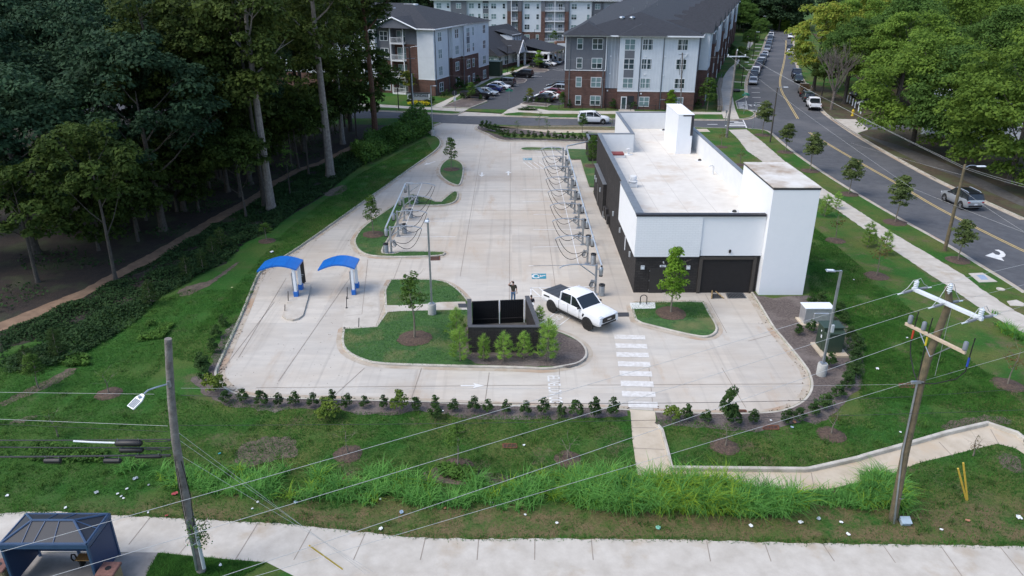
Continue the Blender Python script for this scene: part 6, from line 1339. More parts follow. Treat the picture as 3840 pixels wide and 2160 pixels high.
oaks=[(-33,66,'oak0',11.6,1.0,'big blue green oak over the trail, nearest the bin lane'),(-41.5,60,'oak1',9.6,1.0,'blue green oak at the left edge above the trail'),(-39,76,'oak2',13.2,1.05,'broad oak behind the front oaks, left of centre'),(-49,70,'oak0',12.5,1.05,'large oak at the left frame edge, second row'),(-30,82,'oak1',13.5,.9,'oak crown left of the paired poplars'),(-47,86,'oak2',14.5,1.1,'tall oak in the second row of the woods'),(-37,95,'oak0',15.5,1.05,'tall oak behind the paired poplars'),(-59,83,'oak1',14.5,1.15,'tall oak at the far left of the woods'),(-57,98,'oak2',16,1.2,'tall oak deep in the woods on the left'),(-46,108,'oak0',16.5,1.15,'tall oak deep in the woods behind the second row'),(-33,110,'pop1',17.5,1.1,'yellow green poplar behind the grey poplar'),(-70,110,'oak1',17,1.3,'oak at the rear left of the woods'),(-28,98,'pop0',17,1.0,'yellow green poplar left of the grey poplar'),(-24.5,112,'pop1',17.5,1.0,'yellow green poplar behind the vine clad tree'),(-27,122,'oak2',15,1.0,'dark oak before the left apartment block'),(-35,125,'oak1',16,1.1,'dark oak at the far corner of the woods'),(-52,122,'oak0',17.5,1.2,'rear oak left of the far corner of the woods'),(-37.5,53.5,'und1',6.2,1.0,'yellow tinged understory tree low at the left frame edge')]
for x,y,ck,cz,cs,l_ in oaks:tree('oak_tree' if 'oak' in ck else 'woodland_tree',(x,y,Zf),ck,'big0' if 'oak' in ck else 'tall1' if 'pop' in ck else 'und',l_,'tree',W_,None,cz,cs,cs,(0,0),cz/13.5 if 'oak' in ck else None)
und=[(-32,72,6.0,'und0','yellow green understory tree left of the bent tree'),(-36,69,5.5,'und1','low understory tree under the big oak'),(-29.5,77,6.5,'und1','green understory tree just behind the trail bend'),(-43,66,5.0,'und0','shaded understory tree at the left of the forest floor'),(-34,84,6.8,'und0','understory tree under the second row oaks'),(-27.5,90,6.0,'und1','bushy understory tree beside the far trail'),(-25,101,6.0,'und0','bushy understory tree behind the grey poplar'),(-22.8,108,5.2,'und1','low bushy tree left of the vine clad trunk')]
und+=[(-34,63,4.6,'und1','dark bushy understory tree under the front oak'),(-38,66,5.2,'und0','dark bushy tree in the middle of the forest floor'),(-40,72,5.0,'und1','bushy understory tree in the second row'),(-33,78,5.4,'und0','bushy understory tree behind the first trail bend'),(-45,75,6.0,'und1','bushy understory tree at the back of the floor'),(-38,88,6.0,'und0','bushy understory tree below the tall oaks'),(-31,96,5.5,'und1','bushy understory tree left of the grey poplar foot'),(-52,66,5.0,'und0','bushy understory tree at the left frame edge'),(-29,105,5.2,'und0','bushy understory tree deep behind the far trail'),(-26,115,5.0,'und1','bushy understory tree near the street corner of the woods'),(-47,57,4.4,'und0','low yellow green tree at the left frame edge')]
for i,(vx,vy,dx,cz)in enumerate(((430,590,-3.5,3.6),(510,540,-3,3.4),(570,500,-3.5,3.8),(625,455,-4,3.8),(690,440,-3,3.6),(735,415,-3.5,4.0),(790,385,-3,3.8),(845,355,-3.2,4.0),(890,335,-3,4.2),(350,640,-4,3.6))):
 p=gO(vx,vy);und.append((p[0]+dx,p[1]+1,cz,'und1' if i%2 else 'und0','low shaded understory tree beside the trail, %s of ten from the far end'%ORD[(8,7,6,5,4,3,2,1,0,9)[i]]))
for i,(vx,vy,dx)in enumerate(((380,560,-7),(450,520,-7.5),(530,480,-7),(600,440,-7.5),(660,410,-7),(720,385,-7),(780,350,-7))):
 p=gO(vx,vy);und.append((p[0]+dx,p[1]+2,3.0,'und0' if i%2 else 'und1','dark low bush in the second row behind the trail, %s from the near end'%ORD[i]))
for x,y,cz,ck,l_ in und:tree('understory_tree',(x,y,Zf),ck,'und',l_,'tree',W_,None,cz,1.0,.9)
Wr='big trees across the road'
for f,x,y,ck,cz,cs,l_ in(('Q7',1625,240,'map0',9.5,.95,'broad green maple with thick trunk over the leafy bank'),('Q7',1950,345,'map2',9.5,.85,'dark maple with a thin dark trunk on the leafy bank'),('Q7',2450,560,'map1',10.5,1.0,'bright maple at the right frame edge by the road'),('Q4',765,1045,'map2',9.5,.85,'dark green maple beside the white posts'),('Q4',1000,1090,'map0',9.0,.75,'maple spreading low over the white off road car'),('Q4',455,915,'aut0',10.0,1.0,'maple turning yellow and orange beside the parked trucks'),('Q4',530,1010,'und1',5.4,.75,'small dark tree on the shaded ground by the flatbed')):
 p=g(f,x,y,Zf);tree('maple_tree',p,ck,'map' if ck!='und1' else 'und',l_,'tree',Wr,None,cz-(2.2 if f=='Q7' else .2),cs*(1.15 if f=='Q7' else .95),.9,(0,0))
for x,y,ck,cz,cs,l_ in((84,104,'map1',11,1.05,'bright green maple behind the broad maple across the road'),(96,92,'map0',11.5,1.1,'bright green maple at the right edge, second row'),(76,118,'map2',11,1.0,'dark maple behind the white off road car'),(92,124,'map0',12,1.1,'tall maple in the third row across the road'),(108,112,'map1',13,1.2,'tall bright maple high on the right edge'),(71,138,'map2',11.5,1.05,'dark maple behind the turning maple'),(86,146,'map1',12,1.15,'maple behind the lot across the road'),(70,158,'map0',11,.9,'maple with yellow tint beside the far kerb'),(78,170,'aut0',12,1.0,'second turning maple further along the far kerb'),(87,186,'map2',12.5,1.1,'dark maple along the far kerb beyond the turning maples'),(102,160,'map1',13,1.2,'bright maple in the rear row across the road'),(100,205,'map0',13,1.2,'maple along the far kerb near the road end'),(118,140,'map2',14,1.3,'rear dark maple at the right edge'),(112,235,'map2',13,1.3,'dark maple right of the far road end'),(122,185,'map0',14.5,1.3,'rear maple high on the right'),(66,128,'map0',10.5,.85,'green maple between the bare tree and the road trucks'),(112,90,'map2',12,1.2,'dark maple beyond the right frame edge'),(92,80,'map0',10.5,1.0,'bright maple low at the right frame edge')):
 tree('maple_tree',(x,y,Zf),ck,'map',l_,'tree',Wr,None,cz-(1.6 if x>80 else .3),cs*(1.18 if x>80 else 1.0),1.0)
for x,y,cz,cs,l_ in((79,101,4.2,1.1,'low bushy maple in front of the white store'),(84,93,4.0,1.1,'low bushy maple right of the white store front'),(92,86,4.4,1.2,'low bushy maple beside the right frame edge'),(86,128,4.5,1.2,'low bushy maple behind the lot across the road'),(98,104,5.0,1.3,'low bushy maple behind the white store'),(79,146,4.2,1.0,'low bushy maple under the turning maple'),(80,160,4.5,1.2,'low bushy maple further along the far kerb'),(90,196,5,1.3,'low bushy maple near the far road end')):
 tree('maple_tree',(x,y,Zf),'lowm','und',l_,'tree',Wr,None,cz,cs,.8)
bt=thing('bare_tree',g('Q4',635,1105,Zf),'leafless grey tree among the green ones beside the parked white pickup','tree',Wr)
mb=MB();rs=random.Random(5)
def twig(p,d,L,r,lv):
 q=p+d*L;mb.tube([p,p+d*L*.5+Vector((rs.uniform(-.08,.08),rs.uniform(-.08,.08),0)),q],[r,r*.75,r*.5],5,False)
 if lv<=0:return
 for i in range(4 if lv>1 else 3):
  e=Vector((d.x+rs.uniform(-.55,.55),d.y+rs.uniform(-.55,.55),d.z+rs.uniform(-.1,.35))).normalized()
  twig(p+d*L*(.45+.5*rs.random()),e,L*.68,r*.5,lv-1)
for k in range(7):
 a=k*.9;twig(Vector((0,0,2.2+k*.2)),Vector((math.cos(a)*.45,math.sin(a)*.45,1)).normalized(),4.2,.12,3)
mb.tube([(0,0,0),(0,0,1.2),(.1,0,3.2)],[.32,.24,.2],8)
part('limbs',mb,mat('dead_bark',(.17,.145,.13),.95,(.10,.085,.075),5),bt)
far=[(130,310),(148,300),(165,285),(112,322),(96,330),(80,334),(64,338),(88,312),(72,300),(66,282),(105,306),(125,270),(140,250),(180,260),(50,330),(35,335),(20,338),(5,336),(-10,333),(-25,330),(-40,325),(-34,305),(-48,300),(-30,290),(-55,280),(-66,262),(-44,272),(-70,240),(-60,220),(-76,205),(-66,185),(-80,170),(-88,150),(155,220),(165,190),(150,160),(150,330),(120,345),(-95,130),(62,262),(57,250)]
for i,(x,y)in enumerate(far):
 tree('far_tree',(x,y,Zf),['far0','far1'][i%2],'big1','dark distant tree closing the view behind the apartments and the road end','tree','distant trees behind the apartments',None,9.5 if i%2 else 8.5,1.15+.25*(i%3),.9)
for i,(fx,fy,l_)in enumerate(((540,250,'round green tree beside the far end of the kerbside row'),(420,440,'dark round tree on the verge by the far kerbside cars'),(240,620,'leafy verge tree beside the middle kerbside cars'),(60,950,'leafy verge tree near the head of the kerbside row'),(130,300,'feathery tree at the end of the climbing side path'),(40,280,'dark tree behind the far end of the right apartment block'),(800,245,'low light green bush at the far road end'),(1010,235,'light green bush right of the far road end'))):
 p=g('U3',fx,fy,Zf);tree('verge_tree',p,'map2' if i<6 else 'map0','und',l_,'tree','verge trees up the road',None,[5.2,4.2,3.6,3.2,6,7,2.2,2.4][i],[.6,.42,.34,.30,.7,.8,.45,.5][i],.7)
def young(f,bx_,by,tf,tx,ty,ck,label,wide=1.0,trunkfrac=.32,group=None,name='young_tree',ring=True,zb=None):
 p=g(f,bx_,by,Zf);t=zat(tf,tx,ty,p[1]);h=max(.8,t[2]-Zf)
 o=thing(name,p,label,'tree',group,random.uniform(0,6.28))
 k=link('trunk',trunk('yng'),o);s=h*.9/3.0;k.scale=(max(s,1.0)*1.15,max(s,1.0)*1.15,s)
 c=link('crown',crown(ck),o);ch=h*(1-trunkfrac)/2;c.location=(0,0,h-ch*.98);base=1.5 if ck[:3]in('str','yel','rus','spa')else 1.65
 c.scale=(wide*h*.21,wide*h*.21,ch/base)
 if ring:RING.append((p[0],p[1],.55+.12*h))
 return o
RING=[]
g1='street trees on the road verge'
for i,(f,x,y,tf,tx,ty,ck)in enumerate((('Q7',358,150,'Q3',2212,1015,'str0'),('Q7',552,295,'Q7',612,45,'str1'),('Q7',762,455,'Q7',800,130,'str0'),('Q7',1090,652,'Q7',1170,345,'str2'),('Q7',1483,890,'Q7',1550,488,'str1'),('Q7',2015,1212,'Q7',2130,865,'str2'))):
 young(f,x,y,tf,tx,ty,ck,'%s street tree on the road verge counted from the crossing'%ORD[i],1.25,.34,g1,'street_tree')
young('Q5',1595,70,'O',1132,343,'yng0','young tree on the teardrop grass island',1.0,.25)
young('Q5',1005,562,'Q5',985,255,'yng0','young tree in mulch on the left vacuum island',.95,.3)
young('Q5',1318,1345,'Q5',1298,815,'yng1','slim young tree with sparse crown in the front grass island',.95,.25)
young('T6',745,1045,'T6',875,115,'bri0','bright green young tree in front of the charcoal door wall',1.0,.22)
young('Q5',203,612,'Q5',175,465,'yng1','sapling in a mulch ring beside the left entry lane',1.6,.3)
young('T2',1262,590,'T2',1265,15,'yng0','dark leafy young tree by the rear enclosure',1.1,.15)
young('L2',1050,765,'L2',1040,520,'spa0','almost bare sapling in a mulch ring left of the lot corner',1.5,.35)
young('L2',375,715,'L2',300,370,'yng0','bushy sapling on the shaded bank at the left',1.3,.3,ring=False)
young('Q6',1498,385,'Q6',1500,232,'rus0','reddish sapling beside the wooden pole near the crossing',1.0,.3)
young('Q6',1640,520,'Q6',1640,380,'rus0','orange tinged sapling in the lawn behind the white tower',1.1,.3)
young('Q7',975,1045,'Q7',1000,780,'rus0','orange leaved sapling in a mulch ring right of the tower',1.2,.3)
young('Q7',1325,1345,'Q7',1370,1000,'rus0','rust tinted sapling in a mulch ring in front of the path bend',1.2,.3)
young('L6',1025,85,'L5',2450,960,'rus0','yellow brown sapling at the right frame edge',1.4,.3)
young('L4',1845,505,'L4',1855,290,'rus0','thin sapling in a mulch ring below the lot corner shrubs',.9,.4)
young('L4',1045,595,'L4',1060,400,'spa0','thin sapling in a mulch ring on the lower lawn',.8,.4)
young('L3',695,650,'L3',700,430,'spa0','faint leafed sapling in a dark mulch ring on the front lawn',1.3,.35)
young('L3',1525,760,'L3',1560,380,'yng1','yellow green sapling over a weedy mulch patch',1.0,.3)
young('L3',2352,690,'L3',2380,520,'spa0','bare sapling in a round mulch ring left of the tan path',.8,.5)
young('L2',560,1180,'L2',620,900,'spa0','loose leafed sapling behind the left utility pole',2.0,.1,ring=False)
young('L6',780,590,'L6',800,430,'rus0','twiggy sapling at the lower edge of the tan path',1.0,.1,ring=False)
g2='saplings by the apartments'
for f,x,y,tf,tx,ty,ck,l_,w_ in(('Q2',1522,1015,'Q2',1515,820,'yng0','green sapling in the mulch island by the black pickup',1.5),('Q2',2112,1015,'Q2',2120,880,'yel0','yellow sapling left of the right hand car bays',1.5),('Q2',1945,775,'Q2',1945,675,'yel0','yellow sapling behind the lone black car',1.6),('Q2',2200,692,'Q2',2200,510,'bri0','light green tree in the clubhouse planter',1.5),('Q2',2355,440,'Q2',2355,300,'yng0','green sapling before the far balconies',1.5),('Q2',2405,570,'Q2',2405,450,'yng0','green sapling by the white bin store gate',1.3),('Q3',185,1080,'Q3',180,915,'yng0','green sapling at the left corner of the brick block',1.4),('Q2',880,960,'Q2',880,700,'yel0','yellow green tree before the left balconies',1.6),('Q3',1272,1115,'Q3',1265,905,'bri0','green tree before the middle of the brick block',1.5),('Q3',1640,1110,'Q3',1680,770,'yng0','tall green tree at the right corner of the brick block',1.5)):
 young(f,x,y,tf,tx,ty,ck,l_,w_,.2,g2,ring=False)
g3='saplings by the back path'
for f,x,y,tf,tx,ty,l_ in(('Q2',1985,1340,'Q2',2000,1205,'first sapling along the back path from the left'),('Q2',2205,1285,'Q2',2210,1115,'second sapling along the back path from the left'),('Q2',2285,1335,'Q2',2290,1185,'third sapling along the back path from the left'),('Q3',30,1335,'Q3',40,1185,'fourth sapling along the back path from the left'),('Q3',385,1335,'Q3',385,1140,'fifth sapling along the back path, before the white car'),('Q3',680,1290,'Q3',685,1160,'sixth sapling along the back path, against the white wall')):
 if l_.startswith('fourth'):continue
 young(f,x,y,tf,tx,ty,'yng0' if 'fifth' in l_ else 'spa0',l_,1.3,.3,g3,ring=False)
rg=MB();rr=random.Random(3)
for x,y,r in RING:
 n=20;vs=[(x+r*(1+rr.uniform(-.08,.08))*math.cos(2*math.pi*k/n),y+r*(1+rr.uniform(-.08,.08))*math.sin(2*math.pi*k/n),LAWN+.015)for k in range(n)]
 ins=[(x+(q[0]-x)*.55,y+(q[1]-y)*.55,LAWN+.09)for q in vs];o_=len(rg.v)
 rg.add(vs+ins,[(k,(k+1)%n,n+(k+1)%n,n+k)for k in range(n)]+[tuple(range(n,2*n))])
single('mulch_ring',rg,mat('ring_mulch',(.13,.085,.06),.95,(.045,.03,.024),8,bump=1,bscale=18,detail=9),'brown mulch rings round the young trees','mulch',kind='structure')
SH=[crown_mesh('shrub',30+i,M_shrub,(.34,.34,.46),30,34,.085,.28,.3,-.6,taper=.35)for i in range(3)]
SY=crown_mesh('shrub',40,M_shruby,(.45,.45,.5),24,30,.12,.32,.3,-.5)
def shrub(f,x,y,s,label,group,k=0,yellow=False,z=LAWN,name='shrub',sz=None):
 p=g(f,x,y,z);o=link(name,SY if yellow else SH[k%3]);o.location=(p[0],p[1],z+.42*s*(sz or 1));o.scale=(s,s,s*(sz or 1));o.rotation_euler[2]=random.uniform(0,6.28)
 return tag(o,label,'shrub',group)
gA='shrubs along the front kerb'
fr=[(50,288,0),(175,290,0),(290,285,0),(430,300,0),(575,262,0),(690,302,0),(820,302,0),(965,312,0),(1085,318,1),(1210,322,0),(1350,310,0),(1490,328,0),(1640,332,0),(1750,342,0),(1890,338,0),(2030,357,0),(2170,352,0),(2305,362,0),(2420,368,0),(2560,372,0)]
for i,(x,y,yl)in enumerate(fr):shrub('L3',x,y,random.uniform(.78,1.2),('dark green shrub in the front kerb bed, %s from the left' if not yl else 'yellow green shrub in the front kerb bed, %s from the left')%ORD[i],gA,i,yl,sz=1.15)
shrub('L3',545,370,1.45,'wide bright green bush spilling on the lawn below the front kerb bed',gA,0,True,sz=.8);shrub('L3',1355,385,1.1,'spiky green weed clump below the front kerb bed',gA,1,False)
shrub('L4',195,370,1.15,'dark shrub just left of the tan path',gA,1,sz=1.2)
gB='shrubs right of the tan path'
for i,(x,y,s,yl)in enumerate(((650,398,1.0,1),(760,390,1.05,0),(895,408,.95,0),(1120,425,1.1,0),(1255,418,.95,0),(1510,418,1.0,0),(1605,398,1.05,0),(1715,360,1.1,0),(1800,310,1.2,0),(1900,225,1.1,0),(1960,165,1.15,0),(2000,70,1.2,0))):
 shrub('L4',x,y,s,'%s shrub right of the tan path in the curved mulch bed'%ORD[i],gB,i,yl)
shrub('L4',1060,435,1.5,'tall loose leafy bush rising in the front mulch bed',gB,0,sz=2.0)
gC='shrubs round the transformer'
for i,(x,y,s)in enumerate(((235,525,1.1),(125,555,1.0),(115,860,1.1),(-20,890,.9),(330,1250,1.1),(430,660,1.2),(490,760,1.1),(560,950,1.1),(645,1050,1.25),(620,1190,1.2),(590,1320,1.2),(540,1430,1.1))):
 shrub('L5',x,y,s,'%s dark shrub in the mulch round the transformer and cabinet'%ORD[i],gC,i)
gD='shrubs along the left kerb'
for i,(f,x,y,s,yl)in enumerate((('L7',1545,1195,1.1,0),('L7',1525,1300,1.1,0),('L7',1455,1420,1.3,0),('L2',1960,540,1.2,0),('L2',1985,650,1.1,0),('L2',2080,760,1.35,1),('L2',2190,850,1.0,0),('L2',2350,850,1.0,0),('L7',1600,1110,1.0,0))):
 shrub(f,x,y,s,'%s shrub in the mulch along the left entry kerb'%ORD[i],gD,i,yl)
gE='shrubs of the back hedge'
bk=[('Q2',1635,1300),('Q2',1680,1312),('Q2',1715,1320),('Q2',1755,1335),('Q2',1790,1350),('Q2',1825,1372),('Q2',1858,1382),('Q2',1895,1392),('Q2',1960,1396),('Q2',2030,1396),('Q2',2095,1400),('Q2',2160,1402),('Q2',2225,1402),('Q2',2298,1405),('Q2',2365,1408),('Q2',2430,1412),('Q2',2490,1412),('Q2',2550,1414),('T2',1045,135),('T2',1160,135)]
for i,(f,x,y)in enumerate(bk):shrub(f,x,y,1.35 if i<4 else 1.15,'dark shrub in the back hedge, %s from the left'%ORD[i],gE,i,sz=1.2)
gF='bushes by the apartments'
for i,(f,x,y,s,l_)in enumerate((('Q2',1395,910,2.4,'tall conical bush at the foot of the left block'),('Q2',1440,905,1.6,'round bush right of the conical one at the left block'),('Q2',1480,900,1.5,'second round bush right of the conical one at the left block'),('Q2',1240,985,1.4,'round bush nearest the corner of the left block'),('Q2',1280,968,1.4,'second round bush from the corner of the left block'),('Q2',1330,945,1.4,'third round bush from the corner of the left block'),('Q2',1590,850,1.8,'dark conical bush by the side door of the left block'),('Q2',905,1045,1.5,'bush left of the monument sign'),('Q2',1130,1035,1.5,'bush right of the monument sign'),('Q2',1440,1002,1.4,'low bush behind the bumper of the black pickup'),('Q2',1615,1015,1.3,'low bush before the wheel of the black pickup'),('Q2',2065,1035,1.4,'round bush left in the right bay island'),('Q2',2115,1038,1.1,'second round bush in the right bay island'),('Q2',2180,1040,1.2,'third round bush in the right bay island'),('Q2',2235,1042,1.2,'fourth round bush in the right bay island'),('Q2',2295,1046,1.2,'fifth round bush in the right bay island'),('Q3',250,1085,1.5,'bush by the left corner of the right block'),('Q3',690,1095,2.0,'bush left of the entrance of the right block'),('Q3',895,1100,1.8,'bush right of the entrance of the right block'),('Q3',1550,1095,1.8,'bush at the right corner of the right block'))):
 shrub(f,x,y,s,l_,gF,i,sz=1.3 if 'conical' in l_ else 1)
p=g('Q2',1000,1062,Zf);o=link('flower_bed',crown_mesh('flower_bed',50,leafmat('yellow_flower',(.75,.60,.03),(.40,.40,.03),.2),(2.2,.6,.4),30,40,.2,.35,.4,-.2));o.location=(p[0],p[1],Zf+.35);tag(o,'yellow flower bed in front of the monument sign','flower bed')
p=g('Q2',1090,1062,Zf);o=link('clipped_bush',SH[0]);o.location=(p[0],p[1],Zf+.5);o.scale=(3,1.5,1.4);tag(o,'brownish low hedge right of the yellow flower bed','shrub')
p=g('Q2',2080,1108,Zf);o=link('clipped_bush',SH[1]);o.location=(p[0],p[1],Zf+.2);o.scale=(6,2,.8);tag(o,'low spreading bush in the verge by the car park mouth','shrub')
for i,(f,x,y)in enumerate((('U6',190,170),('U6',240,60),('U3',20,700),('U3',60,620))):
 p=g(f,x,y,Zf);o=link('hillside_shrub',SH[i%3]);o.location=(p[0]-2.5,p[1],Zf+.8);o.scale=(4,5,2.4);tag(o,'%s dark shrub mass above the climbing side path'%ORD[i],'shrub','shrubs above the side path')
def pine_mesh(seed,h=2.0):
 rs=np.random.RandomState(seed);P=[];D=[];tw=MB();tw.tube([(0,0,0),(0,0,h*.5),(.02,0,h)],[.035,.025,.01],6)
 tips=[(0,0,h),(0,0,h*.93)]
 for lv in range(5):
  z=h*(.12+.17*lv);L=(.50-.06*lv)*h*.55*(.75+.45*rs.rand());n=4+(lv%2)
  for k in range(n):
   a=2*math.pi*(k+rs.rand()*.5)/n+lv;tx,ty,tz=L*math.cos(a),L*math.sin(a),z+L*.55
   tw.tube([(0,0,z),(tx*.6,ty*.6,z+L*.2),(tx,ty,tz)],[.014,.01,.006],4,False);tips+=[(tx,ty,tz),(tx*.6,ty*.6,z+L*.22)]
   if rs.rand()<.4:tips.append((tx*.82+rs.normal()*.05,ty*.82+rs.normal()*.05,z+L*.38))
 V=[];F=[]
 for t in tips:
  n=34;d=rs.normal(size=(n,3));d[:,2]=np.abs(d[:,2])*.9+.1;d/=np.linalg.norm(d,axis=1,keepdims=True)
  L=(.17+.12*rs.rand(n,1))*(h/2.0)**.5;b=np.cross(d,rs.normal(size=(n,3)));b/=np.linalg.norm(b,axis=1,keepdims=True);b*=.007*(h/2)**.5+.004
  c=np.array(t)+rs.normal(size=(n,3))*.03-np.array([0,0,.05]);o_=len(V)*3
  V.append(np.stack([c-b,c+b,c+d*L],1).reshape(-1,3))
 V=np.concatenate(V);F=np.arange(len(V)).reshape(-1,3)
 return np_mesh('needles',V,F,M_pine),tw.mesh('stem',M_barky)
PI=[pine_mesh(60+i)for i in range(3)]
gP='pine saplings'
def pine(f,x,y,h,label,k,group=gP):
 p=g(f,x,y,Zf);t=thing('pine_sapling',p,label,'tree',group,random.uniform(0,6));s=h/2.2
 a=link('needles',PI[k%3][0],t);b_=link('stem',PI[k%3][1],t);a.scale=b_.scale=(s*1.05,s*1.05,s);return t
pine('O',1158,908,2.6,'tallest bushy pine at the left end of the bin enclosure',0);pine('O',1150,855,2.6,'pine behind the tallest one at the left wall of the bin enclosure',1)
pine('O',1217,906,2.0,'first pine from the left against the front of the bin enclosure',2);pine('O',1267,907,2.2,'second pine from the left against the front of the bin enclosure',0);pine('O',1318,902,2.1,'third pine from the left against the front of the bin enclosure',1)
pine('O',1378,907,3.2,'tall bright pine at the right corner of the bin enclosure',2);pine('O',1357,822,1.75,'slim pine between the bin enclosure and the white pickup',1)
for f,x,y,h,l_,k in(('Q7',885,840,2.5,'pine sapling beside the white tower, nearest the path',0),('Q7',985,775,2.0,'small pine sapling on the path edge right of the tower',1),('Q7',1250,1100,2.6,'upright pine sapling with dark tip in the right lawn',2),('Q7',1390,1165,2.4,'bright bushy pine sapling at the path bend',0),('Q7',1300,1080,1.2,'low pine sprout between the two bigger pine saplings',1),('L3',1,1,1,'',0)):
 if l_:pine(f,x,y,h,l_,k)
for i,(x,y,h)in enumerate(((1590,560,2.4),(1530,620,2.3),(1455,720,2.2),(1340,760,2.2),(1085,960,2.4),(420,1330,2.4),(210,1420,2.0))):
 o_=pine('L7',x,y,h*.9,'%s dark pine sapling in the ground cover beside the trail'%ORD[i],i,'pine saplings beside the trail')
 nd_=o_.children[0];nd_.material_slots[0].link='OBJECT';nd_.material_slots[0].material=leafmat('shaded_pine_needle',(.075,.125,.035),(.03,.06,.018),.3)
def scatter(poly,n,rs):
 a=np.array(poly);lo=a.min(0);hi=a.max(0);out=[]
 tot=0
 while tot<n:
  P=lo+rs.rand(n*2,2)*(hi-lo);P=P[inside_np(P,poly)];out.append(P);tot+=len(P)
  if not len(P)and len(out)>20:break
 return np.concatenate(out)[:n]
rs=np.random.RandomState(91)
def hummocks(P,s,seed):
 v=np.zeros(len(P));r=np.random.RandomState(seed)
 for k in range(7):
  a=r.rand()*6.28;f=s*(.5+1.5*r.rand());v+=np.sin(P[:,0]*math.cos(a)*f+P[:,1]*math.sin(a)*f+r.rand()*6)
 return v/7
cover=gs('L7',[(0,1160),(590,915),(830,785),(1110,650),(1320,520),(1490,418),(1830,228),(1975,110),(2140,15)],Zf)+gs('O',[(812,418),(950,345),(986,320),(1040,300),(1075,312),(1050,342),(980,382),(900,425)],Zf)+gs('L7',[(2310,180),(2110,300),(1930,440),(1740,520),(1640,640),(1400,770),(1300,830),(1150,900),(1000,1060),(800,1200),(480,1380),(200,1449),(0,1449)],Zf)
P=scatter(cover,90000,rs);hm=hummocks(P,1.1,4);keep=hm+rs.rand(len(P))*.5>-.02;P=P[keep];hm=hm[keep]
C=np.column_stack([P,Zf+.06+np.maximum(hm+.3,0)*.6*rs.rand(len(P))])
V,F=leaves(C,rs.normal(size=(len(C),3))*.55+np.array([0,0,1]),.20,rs)
o=link('ground_cover',np_mesh('ground_cover',V,F,M_ivy));tag(o,'dark tangled ground cover between the trail and the lawn','ground cover',None,'stuff')
fl_=[(-70,50),(-45,44),(-37,47)]+gs('L7',[(560,840),(800,720),(1080,570),(1450,360),(1800,170)],Zf)+[(-22,112),(-40,120),(-75,110)]
P=scatter(fl_,26000,rs);hm=hummocks(P,.5,14);P=P[hm>.05];C=np.column_stack([P,Zf+.05+.5*rs.rand(len(P))]);V,F=leaves(C,rs.normal(size=(len(C),3))*.6+np.array([0,0,1]),.26,rs)
o=link('undergrowth',np_mesh('undergrowth',V,F,M_ivy));tag(o,'scattered dark undergrowth on the forest floor','undergrowth',None,'stuff')
strip2=gs('O',[(880,385),(960,338),(1000,318),(1030,292),(1075,300),(1092,335),(1060,350),(990,385),(920,420)],Zf)
P=scatter(strip2,14000,rs);hm=hummocks(P,.8,9);C=np.column_stack([P,Zf+.2+np.maximum(hm+.5,0)*2.2*rs.rand(len(P))]);V,F=leaves(C,rs.normal(size=(len(C),3))*.6+np.array([0,0,1]),.34,rs)
cre=[gs('L2',[(380,1230),(520,1260),(760,1300),(1060,1330),(1000,1440),(560,1443),(120,1400),(0,1380),(180,1330)],Zf),gs('L2',[(700,380),(900,420),(860,500),(640,510),(560,470)],Zf),gs('L3',[(1370,750),(1460,740),(1680,780),(1640,880),(1500,850),(1380,820)],Zf),gs('L7',[(1060,1080),(1250,1110),(1180,1200),(980,1230)],Zf)]
Cs=[C];Vs=[V];Fs=[F]
Vx=[];
for i,q in enumerate(cre):
 P=scatter(q,1600,rs);hm=hummocks(P,2.0,20+i);k=hm+rs.rand(len(P))*.6>.1;P=P[k];C2_=np.column_stack([P,Zf+.05+.25*rs.rand(len(P))]);v2,_=leaves(C2_,rs.normal(size=(len(P),3))*.5+np.array([0,0,1]),.17,rs);Vx.append(v2)
V2=np.concatenate(Vx);o=link('creeper',np_mesh('creeper',V2,np.arange(len(V2)).reshape(-1,4),M_vine));tag(o,'bright green creeper patches on the rough lawn','ground cover',None,'stuff')
o=link('thicket',np_mesh('thicket',V,F,M_vine));tag(o,'green thicket between trail end and lot entrance','ground cover',None,'stuff')
def blades(P,L,w,z,rs,lean=.5,seg=3):
 """arching grass blades rooted at P"""
 n=len(P);a=rs.rand(n)*6.28;ln=lean*(.5+rs.rand(n));L=L*(.6+.7*rs.rand(n));d=np.column_stack([np.cos(a),np.sin(a)]);s=np.column_stack([-np.sin(a),np.cos(a)])
 pts=[]
 for k in range(seg+1):
  t=k/seg;hx=L*ln*t*t*.9;hz=L*(t-.38*ln*t*t*t);c=np.column_stack([P+d*hx[:,None],z+hz]);wk=w*(1-t)**.8+.001
  o_=np.column_stack([s*wk,np.zeros(n)]);pts+=[c-o_,c+o_]
 V=np.stack(pts,1).reshape(-1,3);m=2*(seg+1);base=(np.arange(n)*m)[:,None]
 F=np.concatenate([base+np.array([2*k,2*k+1,2*k+3,2*k+2])for k in range(seg)])
 return V,F
M_blade=leafmat('tall_grass_blade',(.185,.410,.095),(.075,.210,.048),.45)
M_bladey=leafmat('tall_grass_blade_yellow',(.34,.48,.050),(.17,.31,.04),.45)
M_lblade=leafmat('lawn_blade',(.066,.182,.030),(.024,.082,.014),.35)
